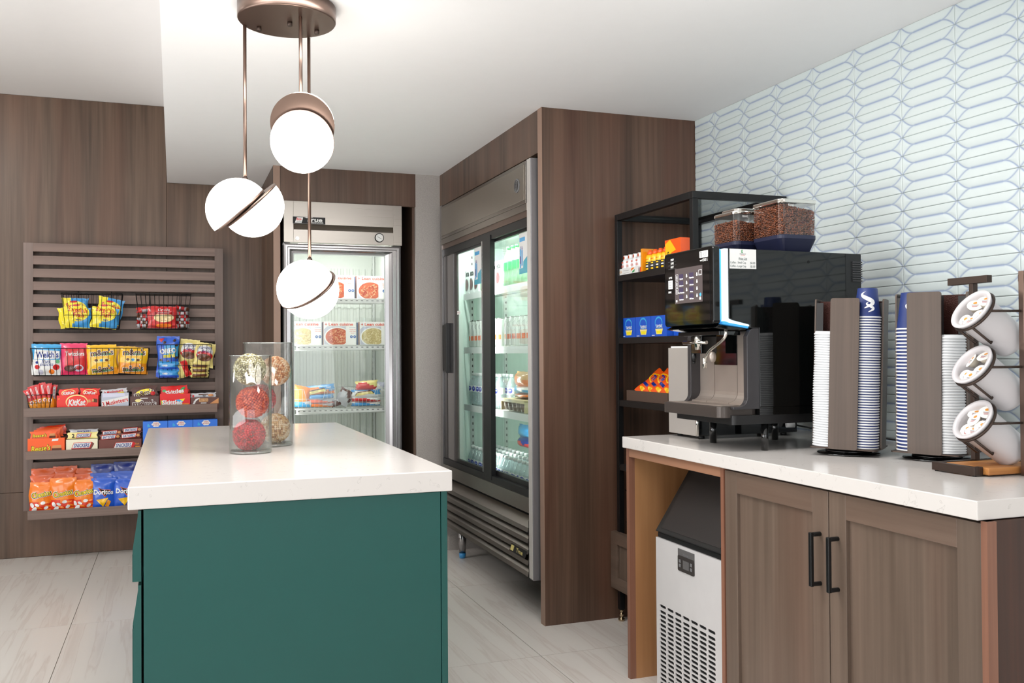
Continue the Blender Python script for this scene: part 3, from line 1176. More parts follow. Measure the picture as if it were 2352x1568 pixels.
for x0, x1, zl0, zl1 in ((-0.857, 0.262, 0.898, 0.952), (-0.848, 0.262, 0.638, 0.690), (-0.837, 0.262, 0.273, 0.328)):
    s = MB()
    s.box(x0, 6.27, zl0, x1, 6.284, zl1, 'slat_wood')
    so = s.build('shelf_lip', rk, bevel=0.001)
    MB().box(x0, 6.284, zl0 + 0.004, x1, RY, zl0 + 0.018, 'slat_wood').build('shelf', rk, bevel=0.001)
SH = (0.916, 0.656, 0.291)      # the surfaces the goods stand on


# ------------------------------------------------------------------ wire baskets
def basket(name, label, x0, x1, z0, z1, ybk, yfr, taper, nx, group, mid=0.38):
    t = thing(name, label, 'basket', ((x0 + x1) / 2, ybk, z0), group=group)
    r = 0.0016

    def ring(z, f):
        ins = taper * (1 - f)
        return [(x0 + ins, ybk), (x1 - ins, ybk), (x1 - ins, yfr + ins * 0.8), (x0 + ins, yfr + ins * 0.8)]
    b = MB()
    for f, rr in ((1.0, 0.0026), (mid, r), (0.0, 0.0024)):
        z = z0 + (z1 - z0) * f
        p = ring(z, f)
        b.tube([(q[0], q[1], z) for q in p], rr, 'black_metal', 5, closed=True)
    pt, pb = ring(z1, 1), ring(z0, 0)
    for i in range(nx + 1):
        a = i / nx
        xt, xb = pt[0][0] + (pt[1][0] - pt[0][0]) * a, pb[0][0] + (pb[1][0] - pb[0][0]) * a
        b.tube([(xt, pt[0][1], z1), (xb, pb[0][1], z0), (xb, pb[3][1], z0), (xt, pt[3][1], z1)], r, 'black_metal', 4)
    ny = 4
    for i in range(1, ny):
        a = i / ny
        yt = pt[0][1] + (pt[3][1] - pt[0][1]) * a
        yb2 = pb[0][1] + (pb[3][1] - pb[0][1]) * a
        b.tube([(pt[0][0], yt, z1), (pb[0][0], yb2, z0), (pb[1][0], yb2, z0), (pt[1][0], yt, z1)], r, 'black_metal', 4)
    b.build('wire_mesh', t)
    for xx in (x0 + (x1 - x0) * 0.24, x0 + (x1 - x0) * 0.8):
        MB().tube([(xx, ybk, z0 + (z1 - z0) * 0.7), (xx, ybk, z1 + 0.012), (xx, 6.4535, z1 + 0.02), (xx, 6.4535, z1 + 0.002)], 0.0024, 'black_metal', 5).build('hook', t)
    return t


G_B = 'wire baskets hung on the snack rack'
basket('wire_basket', 'black wire basket high on the rack holding yellow and blue gummy bags', -0.655, -0.308, 1.437, 1.658, 6.435, 6.30, 0.022, 12, G_B)
basket('wire_basket', 'black wire basket high on the rack holding red popcorn packs', -0.229, 0.103, 1.437, 1.660, 6.435, 6.30, 0.026, 12, G_B)
basket('wire_basket', 'long black wire basket holding blue, pink and yellow candy bags', -0.826, -0.150, 1.146, 1.314, 6.435, 6.30, 0.018, 20, G_B, 0.0)
basket('wire_basket', 'black wire basket at the rack\'s right holding blue and cream cookie packs', -0.104, 0.228, 1.118, 1.335, 6.435, 6.30, 0.016, 12, G_B)
basket('wire_basket', 'small black wire basket of red stick packs at the top shelf\'s left end', -0.845, -0.712, 0.918, 1.03, 6.42, 6.300, 0.014, 5, G_B, 0.55)


# ------------------------------------------------------------------ soft bags
def puff(x, z, w, h, t):
    u, v = abs(2 * x / w), abs(2 * z / h - 1)
    u, v = min(u, 1), min(v, 1)
    return max(0.0004, t / 2 * (1 - u ** 2.6) ** 0.7 * max(0.0, 1 - (v / 0.93) ** 4) ** 0.8)


def bag(name, label, cat, loc, w, h, t, colfn, group=None, rot=(0, 0, 0), prints=None, seed=0, mats=None, nu=12, nv=16, back=None):
    """a filled pillow pack: front and back sheets, flat crimped seals top and bottom"""
    rn = random.Random(seed)
    ph = [rn.uniform(0, 6) for _ in range(6)]

    def wr(x, z):
        return 0.0016 * sin(x * 90 + z * 35 + ph[0]) + 0.0013 * sin(z * 120 - x * 60 + ph[1]) + 0.001 * sin(x * 210 + ph[2])

    def fy(x, z):
        p = puff(x, z, w, h, t)
        return -p - wr(x, z) * min(1, p / 0.006)
    m = MB()
    for sgn in (1, -1):
        vs, fs = [], []
        for j in range(nv + 1):
            v = j / nv
            v = 0.5 - 0.5 * cos(pi * v) if 0 < j < nv else v
            for i in range(nu + 1):
                u = i / nu * 2 - 1
                z = h * v
                edge = 0.004 * sin(9 * v + ph[3] + (0 if u < 0 else 2)) * abs(u) ** 3
                x = w / 2 * u * (1 - 0.035 * (1 - abs(2 * v - 1) ** 4)) + edge
                y = fy(w / 2 * u, z) * sgn
                if j == nv:
                    z += 0.0015 * sin(i * 2.2)
                y += 0.004 * sin(3 * u + ph[4]) * (v - 0.5)
                vs.append((x, y, z))
        for j in range(nv):
            for i in range(nu):
                a = j * (nu + 1) + i
                q = (a, a + 1, a + nu + 2, a + nu + 1)
                fs.append((q if sgn > 0 else q[::-1], colfn((i + 0.5) / nu, (vs[a][2] + vs[a + nu + 1][2]) / 2 / h) if sgn > 0 else (back or colfn(0.5, 0.9))))
        b = len(m.v)
        m.v += vs
        for q, mm in fs:
            m.f.append(tuple(b + k for k in q)); m.m.append(m.mi(mm)); m.s.append(True)
    th = thing(name, label, cat, loc, rot, group, world=False)
    m.build('pouch', th)
    if prints:
        p = MB()
        prints(p, lambda x, z, e=0.0012: -0.0007 + fy(max(-w / 2, min(w / 2, x)), max(0.0, min(h, z))) - e + 0.004 * sin(3 * (2 * x / w) + ph[4]) * (z / h - 0.5))
        p.build('printed_front', th)
    return th


def foil(name, col, rough=0.28, spec=0.6):
    return mat(name, col, rough, 0.0, coat=0.35, spec=spec, var=0.05)


for nm, c_ in dict(f_yellow=(248, 228, 40), f_blue=(56, 150, 214), f_red=(214, 34, 36), f_dkred=(176, 22, 24), f_orange=(248, 128, 24), f_dkorange=(226, 92, 20),
                   f_deepred=(226, 56, 20), f_royal=(30, 88, 200), f_navy=(16, 46, 140), f_sky=(60, 166, 224), f_pink=(236, 60, 110), f_magenta=(222, 30, 90), f_gold=(250, 194, 22),
                   f_amber=(238, 150, 20), f_cream=(240, 224, 140), f_brown=(92, 48, 36), f_white=(240, 240, 238), f_silver=(200, 200, 205), f_choc=(112, 66, 40),
                   f_tan=(232, 176, 112), f_green=(60, 158, 90), f_lilac=(206, 206, 226), f_ora2=(246, 92, 22), f_teal=(20, 160, 186), f_cookie=(70, 46, 36), f_popcorn=(246, 220, 160)).items():
    foil(nm, c_)


def sf_print(p, f):
    p.ell(0.0, 0.095, 0.068, 0.052, 'f_yellow', fn=lambda x, z: f(x, z, 0.0010), rot=0.1)
    p.text('Swedish', 0, 0.115, 0.040, 'f_red', width=0.108, fn=lambda x, z: f(x, z, 0.002), bold=0.02, rot=-0.06)
    p.text('Fish', 0.008, 0.085, 0.040, 'f_red', width=0.060, fn=lambda x, z: f(x, z, 0.002), bold=0.02, rot=-0.06)
    p.ell(-0.01, 0.143, 0.022, 0.006, 'f_red', fn=lambda x, z: f(x, z, 0.002), rot=0.1)
    p.text('MINI', 0.01, 0.053, 0.014, 'f_navy', width=0.03, fn=lambda x, z: f(x, z, 0.002), bold=0.02)


G1 = 'yellow and blue gummy bags in the top basket'
sfc = lambda u, v: 'f_yellow' if (u < 0.45 - 0.25 * abs(v - 0.5) or v < 0.06) else 'f_blue'
for i, (x, y, z, ry, lab) in enumerate((
        (-0.585, 6.385, 1.465, 0.02, 'yellow and blue gummy bag upright at the back left of its basket'),
        (-0.404, 6.385, 1.470, 0.22, 'yellow and blue gummy bag tilted clockwise at the back right of its basket'),
        (-0.572, 6.345, 1.441, 0.06, 'yellow and blue gummy bag lower at the front left of its basket'),
        (-0.420, 6.345, 1.441, 0.12, 'yellow and blue gummy bag lower at the front right of its basket'),
        (-0.622, 6.405, 1.443, -0.12, 'yellow and blue gummy bag poking out of the basket\'s left side'))):
    bag('candy_bag', lab, 'candy bag', (x, y, z), 0.155 if i != 4 else 0.10, 0.165 if i in (0, 1) else 0.13, 0.03, sfc, G1, (0.06, ry, 0), (lambda p, f: sf_print(p, f)) if i < 2 else (lambda p, f: sf_print(p, lambda x, z, e=0.001: f(x, z, e))) if i < 4 else None, seed=i)


# popcorn packs and foil-wrapped bars
def pop_print(p, f):
    g = lambda e: (lambda x, z: f(x, z, e))
    p.ell(0.01, 0.068, 0.06, 0.030, 'f_popcorn', fn=g(0.001))
    p.rect(-0.05, 0.088, 0.07, 0.104, 'f_dkred', fn=g(0.0016))
    p.text('Orville', 0.01, 0.118, 0.026, 'f_white', width=0.07, fn=g(0.002), shear=0.2)
    p.text('REDENBACHER', 0.01, 0.099, 0.008, 'f_white', width=0.065, fn=g(0.002))
    p.text('BUTTER', 0.01, 0.050, 0.008, 'f_dkred', width=0.03, fn=g(0.002))
    p.ell(0.01, 0.018, 0.05, 0.012, 'f_orange', fn=g(0.001))


bag('popcorn_pack', 'red popcorn pack with a bowl printed on it facing out of its basket', 'popcorn pack', (-0.072, 6.335, 1.441), 0.178, 0.140, 0.03,
    lambda u, v: 'f_red' if v > 0.12 else 'f_dkred', None, (0.02, 0, 0), pop_print, 5)
G2 = 'folded popcorn packs seen edge on in the basket'
for i, (x, z, ry, lab) in enumerate(((-0.182, 1.445, 0.03, 'clear and red folded pack standing left of the popcorn pack'), (0.050, 1.445, -0.02, 'silver folded pack stacked lowest right of the popcorn pack'))):
    for k in range(6 if i else 4):
        lab2 = lab if k == 0 else None
        nm = (('lowest', 'second from the bottom', 'third from the bottom', 'fourth from the bottom', 'fifth from the bottom', 'topmost, slanting')[k])
        bag('popcorn_pack', 'folded %s popcorn pack, %s, %s of the red pack' % ('silver' if i else 'red', nm, 'right' if i else 'left'), 'popcorn pack',
            (x, 6.395, z + 0.020 * k + (0.012 if k == 5 else 0)), 0.088, 0.028, 0.09, (lambda u, v, k=k, i=i: ('f_silver', 'f_dkred', 'f_silver', 'f_choc', 'f_silver', 'f_red')[(k + int(u * 5)) % 6]),
            G2, (0, 0.16 if k == 5 else ry + 0.05 * sin(k), 0), None, 20 + k, nu=8, nv=6)
bag('popcorn_pack', 'red foil-edged pack sticking up at the left of the popcorn basket', 'popcorn pack', (-0.165, 6.40, 1.548), 0.12, 0.034, 0.04, lambda u, v: 'f_red' if u < 0.3 or v > 0.5 else 'f_silver', G2, (0, -0.13, 0), None, 3, nu=8, nv=6)


# second row of baskets
def welch(p, f):
    g = lambda e: (lambda x, z: f(x, z, e))
    p.poly([(-0.070, 0.098), (0.072, 0.104), (0.072, 0.150), (-0.066, 0.158)], 'f_white', fn=g(0.001))
    p.text("Welch's", 0.004, 0.128, 0.052, 'f_navy', width=0.126, fn=g(0.0022), bold=0.025, rot=0.03)
    p.text('fruit', 0.0, 0.088, 0.034, 'f_navy', width=0.05, fn=g(0.0022), shear=0.3)
    p.text('snacks', 0.002, 0.068, 0.030, 'f_navy', width=0.075, fn=g(0.0022), shear=0.3)
    for x, z, r, m in ((0.055, 0.05, 0.018, 'f_red'), (-0.05, 0.05, 0.014, 'f_red'), (0.03, 0.022, 0.016, 'f_orange'), (-0.03, 0.018, 0.015, 'f_lilac'), (0.062, 0.085, 0.012, 'f_green'), (-0.052, 0.078, 0.008, 'f_navy')):
        p.ell(x, z, r, r, m, fn=g(0.0014), n=14)


def twizz(p, f):
    g = lambda e: (lambda x, z: f(x, z, e))
    p.text('Twizzlers', 0.005, 0.132, 0.036, 'f_white', width=0.108, fn=g(0.002), bold=0.02)
    p.text('BITES', 0.012, 0.110, 0.018, 'f_pink', width=0.05, fn=g(0.002))
    p.ell(-0.02, 0.040, 0.036, 0.020, 'f_brown', fn=g(0.0012))
    p.ell(0.025, 0.042, 0.03, 0.022, 'f_lilac', fn=g(0.0010))
    p.ell(0.028, 0.045, 0.018, 0.014, 'f_dkred', fn=g(0.0016))


def mms(p, f):
    g = lambda e: (lambda x, z: f(x, z, e))
    for z, w_, r_ in ((0.138, 0.13, 0.06), (0.035, 0.12, 0.10)):
        p.ell(0.01, z - 0.012, 0.062, 0.008, 'f_green', fn=g(0.0012), rot=0.05)
        p.text("m&m's", 0.004, z, 0.055, 'f_white', width=w_ + 0.006, fn=g(0.0016), bold=0.045, rot=r_)
        p.text("m&m's", 0.004, z, 0.050, 'f_brown', width=w_, fn=g(0.0028), bold=0.018, rot=r_)
    p.ell(0.0, 0.088, 0.05, 0.012, 'f_cream', fn=g(0.0014), rot=0.1)
    for x in (-0.03, 0.0, 0.03):
        p.ell(x, 0.09, 0.010, 0.008, 'f_choc' if x else 'f_blue', fn=g(0.002), n=12)


G3 = 'candy bags in the long basket'
bag('candy_bag', 'light blue fruit snack bag with a white band at the long basket\'s left end', 'candy bag', (-0.742, 6.345, 1.150), 0.165, 0.192, 0.04,
    lambda u, v: 'f_sky' if v > 0.5 else 'f_white', G3, (0.03, 0.02, 0), welch, 11)
bag('candy_bag', 'pink and red licorice bag beside the light blue one', 'candy bag', (-0.586, 6.345, 1.150), 0.158, 0.196, 0.04,
    lambda u, v: 'f_magenta' if v < 0.15 else 'f_pink' if (v > 0.82 or u < .15) else 'f_red', G3, (0.03, 0.0, 0), twizz, 12)
bag('candy_bag', 'yellow candy bag with brown lettering third from the left in the long basket', 'candy bag', (-0.426, 6.345, 1.150), 0.178, 0.186, 0.04,
    lambda u, v: 'f_gold' if v > 0.2 or u < .5 else 'f_amber', G3, (0.03, -0.03, 0), mms, 13)
bag('candy_bag', 'yellow candy bag slanting clockwise at the long basket\'s right end', 'candy bag', (-0.252, 6.345, 1.152), 0.175, 0.170, 0.045,
    lambda u, v: 'f_gold' if v > 0.38 else 'f_amber', G3, (0.03, 0.07, 0), mms, 14)
bag('candy_bag', 'yellow candy bag mostly hidden behind the front yellow bags', 'candy bag', (-0.335, 6.395, 1.155), 0.20, 0.172, 0.03, lambda u, v: 'f_gold', G3, (0, 0.02, 0), None, 15)


def oreo(p, f, n=0):
    g = lambda e: (lambda x, z: f(x, z, e))
    p.text('OREO', 0.002, 0.168, 0.042, 'f_white', width=0.100, fn=g(0.002), bold=0.05, rot=0.12)
    p.text('mini', 0.008, 0.138, 0.036, 'f_yellow', width=0.068, fn=g(0.002), bold=0.045, rot=0.10)
    p.poly([(-0.055, 0.245), (-0.02, 0.250), (-0.04, 0.222)], 'f_red', fn=g(0.0014))
    for x, z in ((0.04, 0.235), (-0.02, 0.222), (0.052, 0.205), (0.052, 0.125), (-0.04, 0.11), (0.0, 0.10)):
        p.ell(x, z, 0.010, 0.008, 'f_cookie', fn=g(0.0016), n=12, rot=0.4)


def amos(p, f):
    g = lambda e: (lambda x, z: f(x, z, e))
    p.ell(0.0, 0.095, 0.050, 0.048, 'f_white', fn=g(0.0010))
    p.ell(0.0, 0.075, 0.052, 0.030, 'f_red', fn=g(0.0013), n=24)
    p.text('Famous', 0.0, 0.128, 0.030, 'f_navy', width=0.085, fn=g(0.002), shear=0.35, rot=0.1)
    p.text('Amos', 0.006, 0.105, 0.030, 'f_navy', width=0.062, fn=g(0.002), shear=0.35, rot=0.1)
    p.ell(0.0, 0.062, 0.044, 0.024, 'f_choc', fn=g(0.0018))


G4 = 'cookie packs in the right-hand basket'
bag('cookie_pack', 'tall blue cookie pack with yellow and white lettering in the right basket', 'cookie pack', (-0.040, 6.342, 1.128), 0.135, 0.262, 0.04,
    lambda u, v: 'f_royal' if v > 0.75 or v < 0.35 else 'f_sky' if u > .35 and v > 0.5 else 'f_royal', G4, (0.02, 0.01, 0), oreo, 30)
for k in range(2):
    bag('cookie_pack', 'blue cookie pack lying %s under the tall blue one' % ('lowest' if k == 0 else 'second from the bottom',), 'cookie pack', (-0.036, 6.318, 1.124 + 0.052 * k), 0.124, 0.052, 0.034,
        lambda u, v: 'f_royal' if v < .3 else 'f_blue', G4, (0, 0.02, 0), lambda p, f: p.text('OREO', -0.02, 0.026, 0.014, 'f_white', width=0.03, fn=lambda x, z: f(x, z, 0.002), bold=0.05), 31 + k)
bag('cookie_pack', 'cream cookie pack with brown cookies behind and left of its twin', 'cookie pack', (0.082, 6.372, 1.205), 0.125, 0.165, 0.036, lambda u, v: 'f_cream', G4, (0.02, 0.10, 0), amos, 35)
bag('cookie_pack', 'cream cookie pack leaning left at the front right of its basket', 'cookie pack', (0.172, 6.345, 1.190), 0.125, 0.158, 0.036, lambda u, v: 'f_cream', G4, (0.02, 0.16, 0), amos, 36)
bag('cookie_pack', 'cream cookie pack turned sideways low in the right basket', 'cookie pack', (0.064, 6.340, 1.124), 0.090, 0.105, 0.03, lambda u, v: 'f_cream' if u < .6 else 'f_red', G4, (0.0, -0.35, 0), None, 37)
for k in range(3):
    bag('cookie_pack', 'cream cookie pack lying flat, %s in the right basket' % ('lowest', 'second from the bottom', 'third from the bottom')[k], 'cookie pack', (0.155, 6.345, 1.122 + 0.030 * k), 0.115, 0.034, 0.05,
        lambda u, v: 'f_choc' if 0.2 < v < 0.7 and 0.15 < u < 0.9 else 'f_cream', G4, (0, 0.03 * k, 0), None, 40 + k, nu=9, nv=8)

# red stick packs
G5 = 'red stick packs in the small basket'
for k, (x, y, ang, hh, lab) in enumerate(((-0.800, 6.345, -0.36, 0.150, 'red stick pack leaning furthest left in the small basket'), (-0.782, 6.352, -0.32, 0.168, 'red stick pack second from the left in the small basket'),
                                  (-0.760, 6.358, -0.27, 0.175, 'red stick pack third from the left in the small basket'), (-0.738, 6.362, -0.18, 0.185, 'red stick pack with white lettering right of the basket\'s middle'),
                                  (-0.715, 6.366, -0.12, 0.178, 'red stick pack beside the barcode pack at the right'), (-0.775, 6.395, -0.1, 0.170, 'red stick pack at the back left of the small basket'),
                                  (-0.715, 6.398, 0.05, 0.168, 'red stick pack with white barcode at the small basket\'s right end'))):
    def stick(p, f, k=k, hh=hh):
        g = lambda e: (lambda x, z: f(x, z, e))
        if k == 6:
            p.rect(-0.002, 0.08, 0.012, 0.155, 'f_white', fn=g(0.0015))
            for i in range(8):
                p.rect(0.0, 0.084 + 0.009 * i, 0.010, 0.087 + 0.009 * i, 'print_black', fn=g(0.002))
            return
        p.rect(-0.005, hh * 0.64, 0.004, hh * 0.92, 'f_white', fn=g(0.0015))
        p.rect(-0.002, hh * 0.66, 0.001, hh * 0.90, 'f_red', fn=g(0.0022))
        p.ell(0.0, hh * 0.42, 0.011, 0.010, 'f_white', fn=g(0.0014))
        p.ell(0.0, hh * 0.42, 0.007, 0.006, 'f_dkorange', fn=g(0.002))
    bag('stick_pack', lab, 'snack pack', (x, y, 0.921), 0.036, hh, 0.014, lambda u, v: 'f_red' if v > 0.55 else 'f_amber', G5, (0.0, ang, 0), stick, 50 + k, nu=6, nv=12)

# ================================================================== freezer
FX0, FX1, FY = 0.626, 1.357, 5.72
fz = thing('freezer', 'stainless single glass-door freezer standing in the wooden alcove', 'freezer', ((FX0 + FX1) / 2, 6.1, 0))
mat('fz_grey', (150, 148, 146), 0.5)
b = MB()
b.box(FX0, FY + 0.06, 0.15, FX0 + 0.035, 6.50, 2.205, 'steel_z')
b.box(FX1 - 0.035, FY + 0.06, 0.15, FX1, 6.50, 2.205, 'steel_z')
b.box(FX0 + 0.035, FY + 0.06, 2.0, FX1 - 0.035, 6.50, 2.205, 'steel_z')
b.box(FX0 + 0.035, FY + 0.06, 0.15, FX1 - 0.035, 6.50, 0.24, 'steel_z')
b.box(FX0 + 0.035, 6.47, 0.24, FX1 - 0.035, 6.50, 2.0, 'steel_z')
b.build('cabinet', fz)
ln = MB()
IX0_, IX1_, IY_ = FX0 + 0.045, FX1 - 0.045, 6.43
ln.box(FX0 + 0.036, FY + 0.07, 0.24, IX0_, 6.465, 2.0, 'liner')
ln.box(IX1_, FY + 0.07, 0.24, FX1 - 0.036, 6.465, 2.0, 'liner')
ln.box(IX0_, FY + 0.07, 0.24, IX1_, 6.465, 0.27, 'liner')
ln.box(IX0_, FY + 0.07, 1.97, IX1_, 6.465, 1.999, 'liner')
ln.box(IX0_, IY_, 0.27, IX1_, 6.465, 1.97, 'liner')
lo = ln.build('liner', fz)
rb = MB()
n = 15
for i in range(n):
    x = IX0_ + 0.02 + (IX1_ - IX0_ - 0.04) * i / (n - 1)
    rb.rbox(x - 0.012, IY_ - 0.010, 0.3, x + 0.012, IY_ + 0.001, 1.86, 'liner', 0.005, 'z', 3)
ro = rb.build('rib', lo)
ro['kind'] = 'stuff'
pst = MB()
for x in (IX0_ + 0.006, IX1_ - 0.018):
    for y in (5.86, 6.33):
        pst.box(x, y, 0.28, x + 0.012, y + 0.022, 1.95, 'aluminium_white')
        for k in range(40):
            pst.box(x - 0.0006, y + 0.008, 0.32 + 0.04 * k, x + 0.0126, y + 0.014, 0.335 + 0.04 * k, 'print_grey')
po = pst.build('shelf_standard', lo)
po['kind'] = 'stuff'
# header panel with recessed grip
hd = MB()
hd.box(FX0, FY, 1.951, FX0 + 0.058, FY + 0.059, 2.203, 'steel_x')
hd.box(FX1 - 0.055, FY, 1.951, FX1, FY + 0.059, 2.203, 'steel_x')
hd.box(FX0 + 0.058, FY + 0.002, 2.064, FX1 - 0.055, FY + 0.059, 2.203, 'steel_x')
hd.box(FX0 + 0.058, FY + 0.002, 1.951, FX1 - 0.055, FY + 0.059, 2.030, 'steel_x')
hd.add([(FX0 + 0.058, FY + 0.03, 2.064), (FX1 - 0.055, FY + 0.03, 2.064), (FX1 - 0.055, FY + 0.003, 2.03), (FX0 + 0.058, FY + 0.003, 2.03)], [(0, 1, 2, 3)[::-1]], 'steel_x')
ho = hd.build('header', fz, bevel=0.001)
pb = MB()
pb.box(0.680, FY - 0.002, 2.065, 0.876, FY + 0.002, 2.108, 'print_black')
pb.rect(0.681, 2.066, 0.8755, 2.0675, 'print_grey', FY - 0.0022).rect(0.681, 2.106, 0.8755, 2.1075, 'print_grey', FY - 0.0022)
pb.poly([(0.692, 2.070), (0.732, 2.070), (0.742, 2.104), (0.704, 2.104)], 'print_white', FY - 0.0024)
pb.text('Eco', 0.717, 2.093, 0.020, 'f_red', FY - 0.0028, bold=0.04)
pb.text('cooling', 0.716, 2.078, 0.010, 'print_black', FY - 0.0028)
pb.text('True', 0.808, 2.092, 0.036, 'print_white', FY - 0.0026, bold=0.03, width=0.10, shear=0.1)
pb.rect(0.75, 2.1035, 0.80, 2.1055, 'print_white', FY - 0.0027)
pb.text('FREEZER', 0.822, 2.0735, 0.013, 'print_white', FY - 0.0026, width=0.086)
pb.build('name_plate', ho)
th = MB()
th.cyl((1.212, FY + 0.003, 1.996), (1.212, FY - 0.006, 1.996), 0.029, 'print_black', n=28)
th.cyl((1.212, FY - 0.005, 1.996), (1.212, FY - 0.0068, 1.996), 0.024, 'print_white', n=28)
for i in range(11):
    a = radians(-40 + 26 * i)
    th.rect(1.212 + 0.019 * cos(a) - 0.001, 1.996 + 0.019 * sin(a) - 0.001, 1.212 + 0.019 * cos(a) + 0.001, 1.996 + 0.019 * sin(a) + 0.001, 'print_black' if i > 3 else 'f_red', FY - 0.0072)
th.poly([(1.197, 2.002), (1.198, 2.004), (1.225, 1.990), (1.224, 1.988)], 'print_black', FY - 0.0076)
th.build('thermometer', ho)
MB().cyl((0.706, FY + 0.003, 1.975), (0.706, FY - 0.004, 1.975), 0.012, 'screw_steel').cyl((0.706, FY - 0.004, 1.975), (0.706, FY - 0.010, 1.975), 0.007, 'screw_steel').build('lock', ho)
# door
dm = MB()
z0, z1 = 0.26, 1.943
ox0, ox1 = 0.626, 1.349
stile = 0.06


def frame_strip(a, b_, c_, d_, y0, y1, m, mb):
    """picture frame between outer (a,b,c,d) and inner rects"""
    (ax0, az0, ax1, az1), (bx0, bz0, bx1, bz1) = a, b_
    vs = [(ax0, y0, az0), (ax1, y0, az0), (ax1, y0, az1), (ax0, y0, az1), (bx0, y1, bz0), (bx1, y1, bz0), (bx1, y1, bz1), (bx0, y1, bz1)]
    fs = [(0, 1, 5, 4), (1, 2, 6, 5), (2, 3, 7, 6), (3, 0, 4, 7)]
    mb.add(vs, fs, m)


def inset(r, k, kr=None):
    return (r[0] + k, r[1] + k, r[2] - (kr if kr is not None else k), r[3] - k)


R0 = (ox0, z0, ox1, z1)
steps = [(0.0, 0.0, 0.03), (0.0, 0.0, 0.0), (0.010, 0.013, -0.008), (0.020, 0.026, -0.008), (0.024, 0.032, 0.002), (0.034, 0.050, 0.002), (0.040, 0.060, -0.004), (0.046, 0.075, 0.010), (0.056, 0.098, 0.012), (0.058, 0.100, 0.03)]
for i in range(len(steps) - 1):
    a, b_ = steps[i], steps[i + 1]
    frame_strip(inset(R0, a[0], a[1]), inset(R0, b_[0], b_[1]), 0, 0, FY + a[2], FY + b_[2], 'steel_z', dm)
frame_strip(inset(R0, 0.058, 0.100), inset(R0, 0.0, 0.0), 0, 0, FY + 0.03, FY + 0.03, 'steel_z', dm)
do = dm.build('door', fz)
MB().box(ox0 + 0.058, FY + 0.014, z0 + 0.058, ox1 - 0.10, FY + 0.018, z1 - 0.058, 'clear_glass').build('pane', do)
g2 = MB()
frame_strip((ox0 + 0.055, z0 + 0.055, ox1 - 0.097, z1 - 0.055), (ox0 + 0.063, z0 + 0.063, ox1 - 0.104, z1 - 0.063), 0, 0, FY + 0.019, FY + 0.0195, 'white_plastic', g2)
g2.build('gasket', do)
MB().rbox(0.636, FY - 0.034, 0.9, 0.664, FY - 0.022, 1.55, 'steel_z', 0.005, 'z').box(0.640, FY - 0.022, 1.5, 0.660, FY - 0.004, 1.54, 'steel_z').build('handle', do)
MB().box(1.300, FY + 0.004, 1.9445, 1.345, FY + 0.05, 1.950, 'charcoal').build('hinge', fz)
lt = MB().box(IX0_ + 0.001, FY + 0.075, 0.35, IX0_ + 0.018, FY + 0.105, 1.9, 'glow_white')
lt.build('light_tube', fz)
lt = MB().box(IX0_ + 0.05, FY + 0.075, 1.950, IX1_ - 0.05, FY + 0.10, 1.969, 'glow_white')
lt.build('light_tube', fz)
area('freezer_lamp', (0.99, FY + 0.12, 1.955), (0, 0.35, -1), 0.5, 0.06, 4.8, (1.0, 1.0, 0.98))
area('freezer_side_lamp', (IX0_ + 0.03, FY + 0.13, 1.2), (1, 0.6, 0), 0.05, 1.3, 1.1, (1.0, 1.0, 0.98))
for zz in (0.26,):
    MB().box(FX0, FY + 0.02, 0.10, FX1, FY + 0.059, 0.25, 'steel_x').build('kick_panel', fz)
for xx in (FX0 + 0.08, FX1 - 0.08):
    for yy in (FY + 0.1, 6.42):
        MB().cyl((xx, yy, 0), (xx, yy, 0.151), 0.03, 'black_plastic').build('caster', fz)


def wire_shelf(zt, x0, x1, y0, y1, parent):
    b = MB()
    for k, (dz, r) in enumerate(((0, 0.0028), (-0.030, 0.0024))):
        b.tube([(x0, y0, zt + dz), (x1, y0, zt + dz)], r, 'aluminium_white', 6)
    b.box(x0 + 0.02, y0 - 0.006, zt - 0.026, x1 - 0.02, y0 - 0.003, zt - 0.004, 'print_white')
    for i in range(17):
        xx = x0 + 0.035 + (x1 - x0 - 0.07) * i / 16
        b.box(xx - 0.008, y0 - 0.0068, zt - 0.014, xx + 0.006, y0 - 0.006, zt - 0.009, 'print_grey')
    for yy in (y0 + 0.15, y0 + 0.35, y1):
        b.tube([(x0, yy, zt - 0.004), (x1, yy, zt - 0.004)], 0.0026, 'aluminium_white', 5)
    n = 34
    for i in range(n):
        xx = x0 + 0.005 + (x1 - x0 - 0.01) * i / (n - 1)
        b.tube([(xx, y0, zt - 0.002), (xx, y1, zt - 0.002)], 0.0017, 'aluminium_white', 4)
    o = b.build('wire_shelf', parent)
    return o


FSH = []
for zt in (1.618, 1.322, 0.925, 0.62):
    wire_shelf(zt, IX0_ + 0.02, IX1_ - 0.02, 5.84, 6.38, fz)


# frozen meal boxes --------------------------------------------------
mat('meal_white', (243, 242, 238), 0.5, var=0.0)
mat('meal_red', (224, 74, 44), 0.5, var=0.0)
mat('pasta_red', (206, 96, 58), 0.55, var=0.25)
mat('pasta_cream', (206, 188, 134), 0.55, var=0.1)
mat('pasta_hi', (240, 188, 140), 0.55)
mat('pasta_hi2', (242, 230, 186), 0.55)
mat('pasta_dk', (170, 40, 26), 0.55)
mat('pasta_dk2', (180, 156, 100), 0.55)
mat('bowl', (200, 202, 214), 0.4)
mat('badge_blue', (40, 96, 168), 0.5)
mat('box_side', (150, 92, 70), 0.6)


def clip_ell(cx, cz, a, b_, x0, x1, z0, z1, n=40):
    pts = []
    for i in range(n):
        t = 2 * pi * i / n
        pts.append((min(x1, max(x0, cx + a * cos(t))), min(z1, max(z0, cz + b_ * sin(t)))))
    out = []
    for p in pts:
        if not out or abs(p[0] - out[-1][0]) + abs(p[1] - out[-1][1]) > 1e-6:
            out.append(p)
    return out


